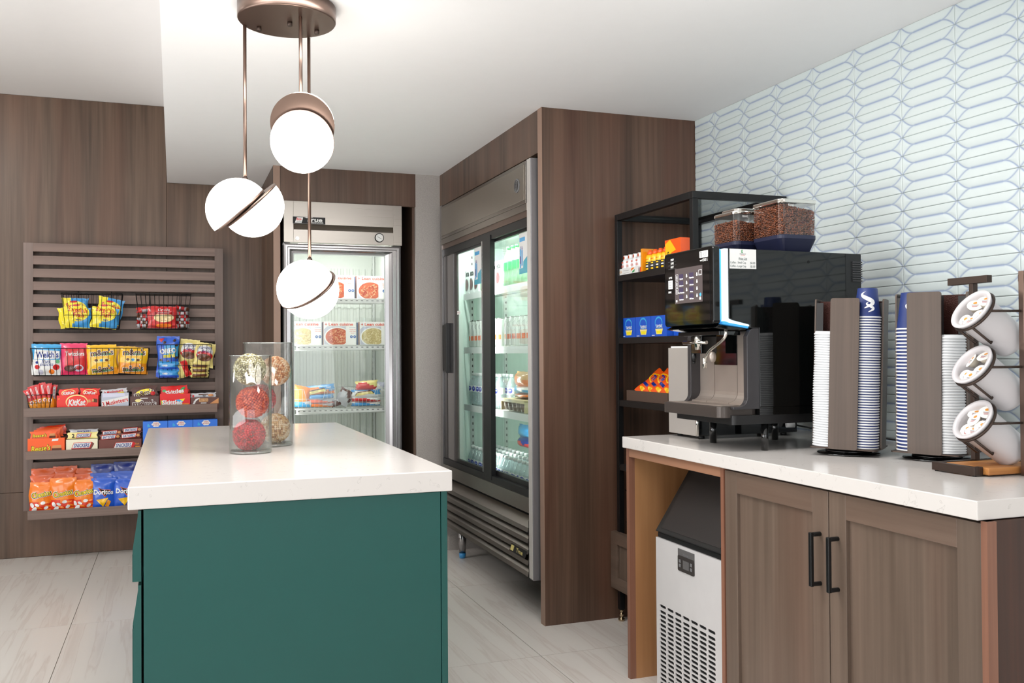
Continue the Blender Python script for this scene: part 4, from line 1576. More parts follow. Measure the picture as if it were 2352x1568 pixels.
def meal(name, label, x, z, kind, w=0.205, h=0.148, y=5.90, seed=0, group='frozen meal boxes in the freezer'):
    t = thing(name, label, 'frozen meal', (x, y, z), group=group, world=False)
    b = MB().box(-w / 2, 0, 0, w / 2, 0.042, h, 'meal_white')
    b.box(-w / 2 - 0.0004, 0.0008, 0.001, -w / 2, 0.0415, h - 0.001, 'box_side')
    b.build('carton', t)
    p = MB()
    rn = random.Random(seed)
    px0, px1 = -w / 2 + 0.003, w / 2 * 0.37
    p.poly([(px0, 0.002), (px1, 0.002), (px1, 0.118), (px0 + 0.02, 0.118), (px0, 0.10)], 'bowl', -0.0004)
    cx, cz = -0.014, 0.052
    p.poly(clip_ell(cx, cz, 0.084, 0.062, px0, px1, 0.002, 0.118), 'meal_white', -0.0008)
    p.poly(clip_ell(cx, cz, 0.076, 0.055, px0, px1, 0.003, 0.112), 'pasta_' + ('red' if kind else 'cream'), -0.0012)
    hi, dk = ('pasta_hi', 'pasta_dk') if kind else ('pasta_hi2', 'pasta_dk2')
    for k in range(110):
        a, r = rn.uniform(0, 2 * pi), sqrt(rn.random())
        ux, uz = cx + 0.066 * r * cos(a), cz + 0.046 * r * sin(a)
        if ux > px1 - 0.006 or ux < px0 + 0.006 or uz < 0.008: continue
        rr, q0 = rn.uniform(0.004, 0.012), rn.uniform(0, 6)
        wd = 0.0016
        arc = [(ux + (rr + wd) * cos(q0 + s), uz + (rr + wd) * 0.7 * sin(q0 + s)) for s in (0, .5, 1., 1.5, 2.)] + [(ux + (rr - wd) * cos(q0 + s), uz + (rr - wd) * 0.7 * sin(q0 + s)) for s in (2., 1.5, 1., .5, 0)]
        arc = [(min(px1, max(px0, a_)), max(0.003, b_)) for a_, b_ in arc]
        p.poly(arc, hi if k % 3 else dk, -0.0016 - 0.00002 * k)
    p.text('Lean cuisine', 0.008, 0.132, 0.026, 'meal_red', -0.0012, width=w * 0.76, bold=0.02)
    p.rect(-w * 0.46, 0.1295, -w * 0.39, 0.1325, 'meal_red', -0.0012).rect(-w * 0.432, 0.124, -w * 0.418, 0.140, 'meal_red', -0.0012)
    tx = w * 0.435
    p.text('Favorites', w * 0.36 + 0.0 + 0.008, 0.111, 0.008, 'badge_blue', -0.0012, width=0.036)
    for i, s in enumerate(('Spaghetti', 'with Meat', 'Sauce') if kind else ('Fettuccini', 'Alfredo', '')):
        if s:
            p.text(s, w * 0.36 + 0.008, 0.098 - 0.011 * i, 0.010, 'meal_red', -0.0012, width=0.040 if i < 2 else 0.022)
    for k in (0, 1):
        p.ell(w * 0.36 + 0.021 * k, 0.052, 0.0088, 0.0088, 'badge_blue', -0.0012)
        p.ell(w * 0.36 + 0.021 * k, 0.052, 0.0030, 0.0030, 'meal_white', -0.0016, n=8)
    p.build('printed_front', t)
    return t


meal('frozen_meal', 'white frozen meal box with red pasta on the top shelf, left of its shelf-mate', 0.982, 1.622, 1, seed=1)
meal('frozen_meal', 'white frozen meal box with red pasta at the right of the top shelf', 1.204, 1.622, 1, seed=2)
meal('frozen_meal', 'white frozen meal box with creamy pasta at the left of the second shelf', 0.772, 1.326, 0, seed=3)
meal('frozen_meal', 'white frozen meal box with red pasta in the middle of the second shelf', 0.992, 1.326, 1, seed=4)
meal('frozen_meal', 'white frozen meal box with creamy pasta at the right of the second shelf', 1.222, 1.326, 0, seed=5)
for x, z, lab in ((0.772, 1.326, 'frozen meal box hidden behind the left creamy pasta box'), (0.992, 1.326, 'frozen meal box hidden behind the red pasta box of the second shelf'), (0.982, 1.622, 'frozen meal box hidden behind the left box of the top shelf'),
                  (1.204, 1.622, 'frozen meal box hidden behind the right box of the top shelf'), (1.215, 1.326, 'frozen meal box with a blue edge behind the right creamy pasta box')):
    o = MB().box(x - 0.098, 5.95, z, x + 0.100, 5.99, z + 0.146, 'meal_white').box(x - 0.1, 5.9505, z + .001, x - 0.0981, 5.9895, z + 0.145, 'badge_blue').build('frozen_meal', org=(x, 5.97, z))
    tag(o, lab, 'frozen meal', 'frozen meal boxes in the freezer')


def small_basket(x0, x1, y0, y1, z, h, lab):
    t = thing('wire_basket', lab, 'basket', ((x0 + x1) / 2, (y0 + y1) / 2, z), group='white wire baskets in the freezer')
    b = MB()
    for zz in (z + 0.002, z + h * 0.5):
        b.tube([(x0, y0, zz), (x1, y0, zz), (x1, y1, zz), (x0, y1, zz)], 0.0014, 'aluminium_white', 4, True)
    rim = [(x0, y0, z + h), (x0 + 0.06, y0, z + h), (x0 + 0.075, y0, z + h * 0.5), (x1 - 0.075, y0, z + h * 0.5), (x1 - 0.06, y0, z + h), (x1, y0, z + h), (x1, y1, z + h), (x0, y1, z + h)]
    b.tube(rim, 0.002, 'aluminium_white', 5, True)
    for i in range(11):
        xx = x0 + (x1 - x0) * i / 10
        zt = z + (h if i < 3 or i > 7 else h * 0.5)
        b.tube([(xx, y0, zt), (xx, y0, z + 0.002), (xx, y1, z + 0.002), (xx, y1, z + h)], 0.0012, 'aluminium_white', 4)
    b.build('wire_mesh', t)


small_basket(0.70, 0.955, 5.86, 6.25, 0.927, 0.12, 'white wire basket of orange and blue ice cream packs on the lower freezer shelf')
small_basket(1.03, 1.275, 5.86, 6.25, 0.927, 0.12, 'white wire basket of blue, white and red ice cream packs, lower freezer shelf')
G6 = 'ice cream packs on the lower freezer shelf'


def snack_print(m1, s):
    def p_(p, f):
        g = lambda e: (lambda x, z: f(x, z, e))
        p.poly([(-0.075, 0.012), (-0.06, 0.035), (0.03, 0.045), (0.05, 0.025), (0.02, 0.030)], 'f_brown', fn=g(0.0015))
        p.poly([(-0.075, 0.006), (-0.06, 0.029), (0.03, 0.038), (0.05, 0.018), (0.02, 0.023)], 'f_cream', fn=g(0.0022))
        p.text(s, 0.06, 0.046, 0.014, 'f_white', width=0.03, fn=g(0.002), shear=0.2, bold=0.02)
    return p_


for k, (x, z, w_, h_, ry, c1, c2, pr_, lab) in enumerate((
        (0.735, 0.955, 0.12, 0.115, 0.22, 'f_amber', 'f_orange', None, 'orange ice cream pack leaning at the left of the lower freezer shelf'),
        (0.755, 0.935, 0.14, 0.045, 0.05, 'f_sky', 'f_silver', None, 'blue and silver ice cream pack lying under the leaning orange one'),
        (0.862, 1.010, 0.205, 0.062, -0.09, 'f_orange', 'f_blue', snack_print(0, 'Good'), 'orange and blue ice cream sandwich pack topmost of the left basket'),
        (0.868, 0.985, 0.175, 0.032, -0.03, 'f_blue', 'f_blue', None, 'plain blue ice cream pack second from the top of the left basket'),
        (0.862, 0.958, 0.180, 0.030, 0.0, 'f_ora2', 'f_silver', None, 'orange and silver ice cream pack third from the top of the left basket'),
        (0.862, 0.932, 0.180, 0.028, 0.02, 'f_orange', 'f_silver', None, 'orange ice cream pack lowest in the left basket'),
        (1.170, 1.035, 0.145, 0.060, -0.06, 'f_red', 'f_cream', None, 'red and cream pretzel-print ice cream pack topmost of the right basket'),
        (1.165, 0.990, 0.190, 0.048, -0.02, 'f_white', 'f_blue', snack_print(0, 'Milk'), 'white and blue ice cream pack under the red one in the right basket'),
        (1.165, 0.960, 0.190, 0.030, 0.02, 'f_red', 'f_white', None, 'red and white ice cream pack third from the top of the right basket'),
        (1.165, 0.932, 0.190, 0.028, 0.0, 'f_blue', 'f_white', None, 'blue and white ice cream pack lowest in the right basket'),
        (1.002, 0.945, 0.095, 0.105, 0.5, 'f_silver', 'f_brown', None, 'silver wrapped ice cream cone pack leaning between the two baskets'),
        (1.245, 1.030, 0.09, 0.055, 0.05, 'f_white', 'f_lilac', None, 'white ice cream pack at the right end of the lower shelf'),
        (0.985, 0.935, 0.08, 0.05, -0.3, 'f_brown', 'f_silver', None, 'brown wrapped cone pack lying between the two baskets'))):
    bag('ice_cream_pack', lab, 'ice cream', (x, 5.905 + 0.004 * k, z), w_, h_, 0.05 if h_ > 0.04 else 0.08, (lambda u, v, c1=c1, c2=c2: c1 if (v < 0.62 + 0.25 * sin(5 * u)) else c2), G6, (0.05, ry, 0), pr_, 60 + k, nu=10, nv=8)

# ================================================================== sliding-door fridge
GX, GY0, GY1 = 1.585, 4.10, 5.60
fg = thing('display_fridge', 'tall stainless refrigerator with two sliding glass doors and louvred base', 'refrigerator', (1.95, 4.85, 0))
GXB = 2.36
b = MB()
b.box(GX + 0.05, GY0 - 0.045, 0.195, GXB, GY0 + 0.0, 2.19, 'grey_side')
b.box(GX + 0.05, GY1, 0.195, GXB, GY1 + 0.04, 2.19, 'grey_side')
b.box(GX + 0.05, GY0, 2.0, GXB, GY1, 2.19, 'grey_side')
b.box(GX + 0.05, GY0, 0.195, GXB, GY1, 0.24, 'black_plastic')
b.box(GXB - 0.03, GY0, 0.24, GXB, GY1, 2.0, 'grey_side')
b.build('cabinet', fg)
MB().box(GX, GY0 - 0.045, 0.193, GX + 0.0499, GY0 + 0.002, 2.192, 'grey_side').build('corner_post', fg, bevel=0.003)
MB().box(GX - 0.002, GY0 - 0.0405, 0.2, GX + 0.0, GY0 + 0.002, 2.19, 'trim_pale').build('corner_trim', fg)
MB().box(GX, GY1 - 0.002, 0.193, GX + 0.0499, GY1 + 0.042, 2.2, 'steel_z').build('corner_post', fg)
# interior
mat('fridge_liner', (214, 228, 220), 0.5, var=0.01)
ln = MB()
zi0, zi1 = 0.50, 1.93
iy0, iy1, ixb = GY0 + 0.012, GY1 - 0.075, 2.28
ln.box(GX + 0.06, GY0, zi0 - 0.02, ixb + 0.02, iy0, zi1 + 0.02, 'fridge_liner')
ln.box(GX + 0.06, iy1, zi0 - 0.02, ixb + 0.02, GY1, zi1 + 0.02, 'fridge_liner')
ln.box(ixb, iy0, zi0, ixb + 0.02, iy1, zi1, 'fridge_liner')
ln.box(GX + 0.06, iy0, zi0 - 0.02, ixb, iy1, zi0, 'fridge_liner')
ln.box(GX + 0.06, iy0, zi1, ixb, iy1, zi1 + 0.02, 'fridge_liner')
lo = ln.build('liner', fg)
rb = MB()
for k in range(30):
    yy = iy0 + 0.03 + (iy1 - iy0 - 0.06) * k / 29
    rb.box(ixb - 0.006, yy, zi0 + 0.05, ixb, yy + 0.022, zi1 - 0.1, 'fridge_liner')
ro = rb.build('rib', lo)
ro['kind'] = 'stuff'
ps = MB()
for xx in (1.745, 1.97):
    ps.box(xx, iy1 - 0.009, zi0, xx + 0.022, iy1 - 0.001, zi1, 'aluminium_white')
    for k in range(34):
        ps.box(xx + 0.008, iy1 - 0.0098, zi0 + 0.04 + 0.04 * k, xx + 0.015, iy1 - 0.0089, zi0 + 0.055 + 0.04 * k, 'charcoal')
pso = ps.build('shelf_standard', lo)
pso['kind'] = 'stuff'
# header sign panel
mat('sign_grey', (134, 126, 116), 0.35, 0.5)
h = MB()
h.box(GX - 0.004, GY0 + 0.012, 1.985, GX + 0.05, GY1 - 0.003, 2.188, 'steel')
h.box(GX - 0.007, GY0 + 0.03, 2.002, GX - 0.003, GY1 - 0.02, 2.172, 'sign_grey')
ho = h.build('sign_panel', fg, bevel=0.0012)
h = MB()
h.cyl((GX - 0.006, 4.218, 2.085), (GX - 0.012, 4.218, 2.085), 0.034, 'print_grey', n=28)
for r_ in (0.026, 0.018, 0.010):
    h.tube([(GX - 0.0125, 4.218 + r_ * cos(2 * pi * i / 20), 2.085 + r_ * sin(2 * pi * i / 20)) for i in range(20)], 0.0016, 'charcoal', 4, True)
h.build('lock_rosette', ho)
h = MB()
h.box(GX - 0.004, GY0 + 0.002, 1.95, GX + 0.05, GY1, 1.983, 'steel')
h.box(GX + 0.004, GY0 + 0.002, 1.92, GX + 0.05, GY1, 1.95, 'bronze')
h.box(GX + 0.008, GY0 + 0.002, 1.876, GX + 0.05, GY1, 1.92, 'black_metal')
h.build('top_rail', fg)
h = MB()
h.box(GX + 0.004, GY0 + 0.002, 0.578, GX + 0.05, GY1, 0.613, 'black_metal')
h.box(GX - 0.002, GY0 + 0.002, 0.505, GX + 0.05, GY1, 0.577, 'steel')
h.build('bottom_rail', fg)
# doors: rear-track left one, front-track right one
for nm, y0, y1, xx, stl, sl2 in (('left', 4.79, GY1 - 0.006, GX + 0.012, 0.030, 0.20), ('right', GY0 + 0.003, 4.765, GX + 0.030, 0.012, 0.030)):
    d = MB()
    if nm == 'left':
        d.box(xx, y1 - 0.055, 0.614, xx + 0.02, y1, 1.877, 'charcoal')
        d.box(xx + 0.003, y1 - 0.12, 0.614, xx + 0.018, y1 - 0.055, 1.877, 'steel_z')
        d.box(xx + 0.001, y1 - 0.20, 0.614, xx + 0.018, y1 - 0.12, 1.877, 'steel_z')
        d.box(xx + 0.004, y1 - 0.262, 0.614, xx + 0.016, y1 - 0.20, 1.877, 'charcoal')
        d.box(xx - 0.010, y0 - 0.125, 0.59, xx + 0.016, y0 + 0.002, 1.90, 'black_metal')
        d.box(xx - 0.011, y0 + 0.003, 0.62, xx + 0.012, y0 + 0.022, 1.88, 'steel_z')
        gy0_, gy1_ = y0, y1 - 0.262
    else:
        d.box(xx, y1 - 0.045, 0.614, xx + 0.018, y1 - 0.028, 1.877, 'black_metal')
        d.box(xx - 0.002, y1 - 0.028, 0.614, xx + 0.016, y1 - 0.018, 1.877, 'steel_z')
        d.box(xx, y0, 0.614, xx + 0.018, y0 + 0.01, 1.877, 'black_metal')
        gy0_, gy1_ = y0 + 0.01, y1 - 0.045
    d.box(xx, gy0_, 1.863, xx + 0.018, gy1_, 1.877, 'black_metal')
    d.box(xx, gy0_, 0.614, xx + 0.018, gy1_, 0.634 if nm == 'left' else 0.64, 'black_metal')
    do = d.build('sliding_door', fg)
    MB().box(xx + 0.006, gy0_, 0.634, xx + 0.011, gy1_, 1.863, 'fridge_glass').build('pane', do)
    if nm == 'left':
        MB().prism([(y1 - 0.120, 1.145), (y1 - 0.06, 1.165), (y1 - 0.045, 1.18), (y1 - 0.045, 1.43), (y1 - 0.06, 1.445), (y1 - 0.120, 1.455)][::-1], xx - 0.024, xx + 0.001, 'black_plastic', 'x').build('handle', do, bevel=0.002)
    # promotional sticker on the glass
    s = MB()
    sy = (4.855, 4.985) if nm == 'left' else (4.190, 4.310)
    zt, zb2 = (1.862, 1.655) if nm == 'left' else (1.862, 1.66)
    sc_ = sy[1] - sy[0]
    X_ = xx + 0.0055
    k = MB()
    k.rect(-sc_ / 2, zb2, sc_ / 2, zt, 'print_white')
    k.rect(-sc_ / 2, zb2, sc_ / 2, zb2 + 0.028, 'f_teal', -0.0003)
    k.poly([(-0.006, zb2 + 0.028), (sc_ / 2, zb2 + 0.028), (sc_ / 2, zb2 + 0.085), (-0.002, zb2 + 0.06)], 'f_teal', -0.0003)
    k.rect(-sc_ / 2 + 0.006, zt - 0.042, sc_ / 2 - 0.038, zt - 0.022, 'f_sky', -0.0003)
    k.rect(-sc_ / 2 + 0.010, zb2 + 0.03, -sc_ / 2 + 0.026, zb2 + 0.125, 'f_sky', -0.0004)
    k.rect(-sc_ / 2 + 0.010, zb2 + 0.05, -sc_ / 2 + 0.026, zb2 + 0.088, 'f_navy', -0.0005)
    k.rect(-sc_ / 2 + 0.015, zb2 + 0.125, -sc_ / 2 + 0.021, zb2 + 0.138, 'f_navy', -0.0005)
    k.rect(-sc_ / 2 + 0.032, zb2 + 0.04, -sc_ / 2 + 0.050, zb2 + 0.118, 'f_blue', -0.0004)
    k.poly([(-sc_ / 2 + 0.034, zb2 + 0.120), (-sc_ / 2 + 0.048, zb2 + 0.120), (-sc_ / 2 + 0.043, zb2 + 0.138), (-sc_ / 2 + 0.039, zb2 + 0.138)], 'f_navy', -0.0004)
    k.xf(Matrix.Translation((X_, (sy[0] + sy[1]) / 2, 0)) @ Matrix.Rotation(radians(-90), 4, 'Z'))
    k.build('sticker', do)
    if nm == 'left':
        k = MB()
        k.poly([(-0.045, 0.0), (0.010, 0.0), (0.010, -0.009), (0.032, 0.011), (0.010, 0.031), (0.010, 0.022), (-0.045, 0.022)], 'print_white')
        k.text('Slide to Open', -0.014, 0.011, 0.011, 'f_dkred', -0.0004, width=0.044)
        k.xf(Matrix.Translation((X_, y1 - 0.30, 1.50)) @ Matrix.Rotation(radians(-90), 4, 'Z'))
        k.build('arrow_label', do)
# louvred base
lv = MB()
lv.box(GX + 0.045, GY0 + 0.0, 0.205, GX + 0.06, GY1, 0.50, 'dark_void')
lv.build('louvre_backing', fg)
lvp = [(GX - 0.006, 0.0), (GX - 0.003, 0.022), (GX + 0.042, 0.062), (GX + 0.045, 0.058), (GX + 0.002, 0.019)]
for k in range(5):
    z = 0.412 - 0.0525 * k
    MB().prism([(p[0], p[1] + z) for p in lvp], GY0 + 0.012, GY1 - 0.02, 'steel', 'y').build('louvre', fg)
MB().box(GX + 0.0, GY1 - 0.018, 0.205, GX + 0.045, GY1 - 0.012, 0.5, 'steel').box(GX - 0.002, GY0 + 0.003, 0.2, GX + 0.045, GY0 + 0.010, 0.47, 'black_metal').build('louvre_bracket', fg)
k = MB()
k.poly([(-0.12, -0.020), (0.10, -0.020), (0.12, 0.020), (-0.10, 0.020)], 'print_black')
k.text('True', 0.02, 0.0, 0.030, 'f_cream', -0.0004, width=0.09, bold=0.02)
k.poly([(-0.108, -0.014), (-0.065, -0.014), (-0.055, 0.014), (-0.095, 0.014)], 'f_cream', -0.0004)
k.xf(Matrix.Translation((GX - 0.0075, 4.24, 0.300)) @ Matrix.Rotation(radians(-90), 4, 'Z') @ Matrix.Rotation(radians(-8), 4, 'X'))
k.build('name_plate', fg)
for yy, xx in ((5.49, 1.675), (5.49, 2.28)):
    l = MB().lathe([(0.020, 0.03), (0.030, 0.196)], 'steel_z', (xx, yy, 0), 18)
    lg = l.build('leg', fg)
    MB().lathe([(0.019, 0.0), (0.022, 0.032)], 'f_blue', (xx, yy, 0), 18).build('foot_cap', lg)
for yy, xx in ((4.13, 1.70), (4.13, 2.28)):
    MB().box(xx - 0.03, yy - 0.02, 0, xx + 0.03, yy + 0.03, 0.196, 'black_plastic').build('leg', fg)
MB().box(1.652, 4.905, 0.7, 1.662, 4.94, 1.85, 'glow_white').build('light_tube', fg)
area('fridge_lamp', (GX + 0.066, 4.85, 1.916), (0.8, 0, -1), 1.3, 0.02, 13.0, (0.95, 1.0, 0.97))
area('fridge_side_lamp', (1.666, 4.925, 1.25), (1, 0.0, 0), 0.03, 1.2, 6.0, (0.95, 1.0, 0.97))

SHX = 1.70
for zt in (1.629, 1.298, 0.945):
    s = MB()
    s.box(SHX, iy0 + 0.01, zt - 0.032, SHX + 0.004, iy1 - 0.01, zt + 0.006, 'white_plastic')
    for k in range(40):
        yy = iy0 + 0.015 + (iy1 - iy0 - 0.03) * k / 39
        s.tube([(SHX + 0.004, yy, zt - 0.003), (2.24, yy, zt - 0.003)], 0.002, 'aluminium_white', 4)
    for xx in (SHX + 0.2, 2.24):
        s.tube([(xx, iy0 + 0.01, zt - 0.007), (xx, iy1 - 0.01, zt - 0.007)], 0.003, 'aluminium_white', 4)
    s.build('wire_shelf', fg)

RZ = radians(-90)


def bottle_proto():
    t = thing('water_bottle', 'x', 'bottle', (0, 0, 0), world=False)
    m = MB()
    m.lathe([(0.024, 0.0), (0.030, 0.004), (0.031, 0.03), (0.029, 0.034), (0.031, 0.038), (0.031, 0.060), (0.029, 0.064), (0.0315, 0.070), (0.0315, 0.118), (0.031, 0.122), (0.027, 0.142), (0.014, 0.170), (0.012, 0.178)], 'bottle_plastic', n=16)
    m.build('body', t)
    m = MB()
    m.lathe([(0.0322, 0.078), (0.0322, 0.116)], 'print_white', n=16, capb=False, capt=False)
    m.build('label_band', t)
    m = MB()
    for a0 in (180, 235, 120):
        vs = []
        for i in range(13):
            for j in range(2):
                pass
        pts = []
        for i in range(16):
            q = 2 * pi * i / 16
            a = radians(a0) + 0.42 * cos(q)
            pts.append((0.0327 * cos(a), 0.0327 * sin(a), 0.097 + 0.015 * sin(q)))
        m.add([(0.0328 * cos(radians(a0)), 0.0328 * sin(radians(a0)), 0.097)] + pts, [(0, 1 + i, 1 + (i + 1) % 16) for i in range(16)], 'label_navy')
        pts = []
        for i in range(12):
            q = 2 * pi * i / 12
            a = radians(a0) + 0.28 * cos(q)
            pts.append((0.0330 * cos(a), 0.0330 * sin(a), 0.100 + 0.004 * sin(q)))
        m.add([(0.0331 * cos(radians(a0)), 0.0331 * sin(radians(a0)), 0.100)] + pts, [(0, 1 + i, 1 + (i + 1) % 12) for i in range(12)], 'label_lilac')
    m.build('label_mark', t)
    MB().lathe([(0.0135, 0.176), (0.0135, 0.191), (0.012, 0.193)], 'white_plastic', n=14).build('cap', t)
    return t


mat('label_navy', (48, 52, 160), 0.4, var=0.0)
mat('label_lilac', (170, 190, 236), 0.4, var=0.0)
bp = bottle_proto()
firstb = True


def put(proto, x, y, z, label, group, rz=0.0):
    global firstb
    if not proto.get('_used'):
        proto['_used'] = 1
        proto.location = (x, y, z)
        proto.rotation_euler = (0, 0, rz)
        proto['label'] = label
        proto['group'] = group
        return proto
    return dup(proto, (x, y, z), (0, 0, rz), label, group)


rnd = random.Random(5)
def nth(k):
    return '%d%s' % (k, 'th' if 10 < k % 100 < 14 else {1: 'st', 2: 'nd', 3: 'rd'}.get(k % 10, 'th'))


for r in range(3):
    cnt = {0: 0, 1: 0}
    for k in range(20):
        y = iy1 - 0.05 - 0.0685 * k - (0.02 if r == 1 else 0)
        if y < iy0 + 0.035: continue
        sd = 0 if y > 4.75 else 1
        cnt[sd] += 1
        side = ('left', 'right')[sd]
        if r == 0:
            lab = '%s water bottle from the left, front of the fridge floor, behind the %s door' % (nth(cnt[sd]), side)
        else:
            lab = 'clear water bottle in the %s row of the fridge floor, %s half' % (('second', 'third')[r - 1], side)
        put(bp, 1.745 + 0.072 * r, y, 0.502, lab, 'water bottles, fridge floor, row %d, %s half' % (r + 1, side), rnd.uniform(-0.5, 0.5))
for r in range(2):
    for k in range(9):
        y = iy1 - 0.045 - 0.068 * k - (0.015 if r else 0)
        if y < 4.95: continue
        lab = ('%s water bottle from the left, front of the third shelf down, left door' % nth(k + 1)) if r == 0 else 'clear water bottle in the rear row of the third shelf down'
        put(bp, 1.755 + 0.072 * r, y, 0.953, lab, 'water bottles on the third shelf down, %s row' % ('front' if r == 0 else 'rear'), rnd.uniform(-0.5, 0.5))

# slim cans and cartons --------------------------------------------------
mat('can_white', (226, 230, 224), 0.3, 0.1)
mat('can_orange', (226, 112, 66), 0.35)
mat('can_top', (190, 188, 184), 0.25, 0.9)
cp_ = thing('drink_can', 'x', 'can', (0, 0, 0), world=False)
MB().lathe([(0.022, 0.0), (0.0275, 0.006), (0.0275, 0.148), (0.0235, 0.158)], 'can_white', n=18).build('body', cp_)
MB().lathe([(0.024, 0.157), (0.0245, 0.161), (0.022, 0.1615)], 'can_top', n=18).build('lid', cp_)
m = MB()
for a0 in (180, 240):
    vs = []
    for z_ in (0.040, 0.068):
        for i in range(5):
            a = radians(a0 - 22 + 11 * i)
            vs.append((0.0279 * cos(a), 0.0279 * sin(a), z_))
    m.add(vs, [(i, i + 1, i + 6, i + 5) for i in range(4)], 'can_orange')
    pts = []
    for i in range(9):
        a = radians(a0) + 0.35 * sin(i * 0.9)
        pts.append((0.0279 * cos(a), 0.0279 * sin(a), 0.085 + 0.007 * i))
    m.tube(pts, 0.0007, 'print_grey', 3)
m.build('label_mark', cp_)
cn = {'left': 0, 'right': 0}
for k, y in enumerate((5.455, 5.385, 5.315, 5.245, 5.175, 5.105, 5.03, 4.96, 4.80, 4.72, 4.65, 4.57, 4.50, 4.42, 4.35, 4.27)):
    side = 'left' if y > 4.75 else 'right'
    cn[side] += 1
    put(cp_, 1.745, y, 1.305, '%s slim white can from the left, front of the second shelf, %s door' % (nth(cn[side]), side), 'slim cans on the second shelf, %s door' % side, 0.0)
    put(cp_, 1.805, y - 0.012, 1.305, 'slim white can in the rear row of the second shelf, %s door' % side, 'slim cans, rear row of the second shelf, %s door' % side, 0.0)

mat('carton_white', (228, 232, 230), 0.4)
mat('carton_mark', (96, 48, 52), 0.4)
mk = thing('drink_carton', 'x', 'carton', (0, 0, 0), world=False)
MB().rbox(-0.033, -0.042, 0, 0.033, 0.042, 0.150, 'carton_white', 0.012, 'z', 3).build('body', mk)
p = MB()
p.text('lete', 0.0, 0.124, 0.05, 'print_black', 0, width=0.07, bold=0.04)
p.poly(clip_ell(-0.02, 0.055, 0.042, 0.038, -0.04, 0.04, 0.01, 0.12), 'print_grey', 0.0003)
p.poly(clip_ell(-0.02, 0.055, 0.036, 0.032, -0.04, 0.04, 0.01, 0.12), 'carton_mark', 0.0)
p.xf(Matrix.Translation((-0.0335, 0, 0)) @ Matrix.Rotation(RZ, 4, 'Z'))
p.build('printed_front', mk)
for k, y in enumerate((5.470, 5.380, 5.290)):
    put(mk, 1.745, y, 1.636, 'white drink carton, %s from the left on the top fridge shelf, left door' % ('first', 'second', 'third')[k], 'white cartons on the top shelf behind the left door')
for k, y in enumerate((5.065, 4.975, 4.885)):
    put(mk, 1.745, y, 1.636, 'white drink carton behind the right door, %s from the centre stile' % ('nearest', 'second', 'third')[k], 'white cartons on the top shelf behind the right door')
# green soda bottles
gb = thing('soda_bottle', 'x', 'bottle', (0, 0, 0), world=False)
mat('green_label', (46, 160, 96), 0.4)
MB().lathe([(0.024, 0), (0.032, 0.006), (0.033, 0.05), (0.030, 0.07), (0.033, 0.09), (0.033, 0.13), (0.026, 0.165), (0.014, 0.195), (0.013, 0.205)], 'green_plastic', n=16).build('body', gb)
MB().lathe([(0.0335, 0.085), (0.0335, 0.130)], 'green_label', n=16, capb=False, capt=False).build('label_band', gb)
MB().lathe([(0.0145, 0.203), (0.0145, 0.218), (0.013, 0.220)], 'f_green', n=12).build('cap', gb)
for r in range(2):
    for k in range(5):
        y = 4.800 - 0.069 * k
        lab = ('%s green soda bottle from the left on the top shelf, right door' % nth(k + 1)) if r == 0 else 'green soda bottle in the rear row of the top shelf, right door'
        put(gb, 1.745 + 0.07 * r, y, 1.636, lab, 'green soda bottles, %s row' % ('front', 'rear')[r])
put(gb, 1.745, 5.210, 1.636, 'green soda bottle beside the white cartons behind the left door', None)
# packed food behind the right door
GP = 'food packs behind the right sliding door'
for k, (y, z, w_, h_, c1, c2, lab) in enumerate((
        (4.70, 1.080, 0.26, 0.085, 'f_orange', 'f_tan', 'orange pastry pack topmost on the third shelf behind the right door'),
        (4.70, 1.045, 0.29, 0.045, 'f_sky', 'f_white', 'light blue food pack under the orange pastry pack'),
        (4.70, 1.018, 0.28, 0.030, 'f_brown', 'f_orange', 'brown and orange food pack lowest above the cup tray'),
        (5.12, 0.66, 0.34, 0.075, 'f_sky', 'f_blue', 'blue food pack lying on bottles low behind the right door'),
        (5.16, 0.60, 0.26, 0.060, 'f_red', 'f_navy', 'red and navy food pack low behind the right door'))):
    bag('food_pack', lab, 'food pack', ((1.80 if k < 3 else 1.985), y, z if k < 3 else z + 0.1), w_, h_, 0.09, (lambda u, v, c1=c1, c2=c2: c1 if v < 0.6 + 0.2 * sin(7 * u) else c2), GP, (0, 0, RZ), None, 80 + k, nu=10, nv=8)
mat('cream_tray', (226, 206, 160), 0.5)
mat('choc_cup', (122, 92, 74), 0.4)
t = thing('cup_tray', 'cream price strip tray of brown dessert cups on the third shelf behind the right door', 'tray', (1.76, 4.70, 0.953))
MB().box(1.712, 4.50, 1.000, 1.718, 4.89, 1.016, 'cream_tray').box(1.718, 4.50, 1.012, 1.9, 4.89, 1.016, 'cream_tray').build('tray', t)
for k in range(6):
    y = 4.53 + 0.064 * k
    MB().lathe([(0.022, 0.952), (0.029, 1.008)], 'choc_cup', (1.755, y, 0), 14).build('dessert_cup', t)
for yy in (4.505, 4.875):
    MB().box(1.72, yy, 0.951, 1.88, yy + 0.01, 1.012, 'cream_tray').build('tray_support', t)

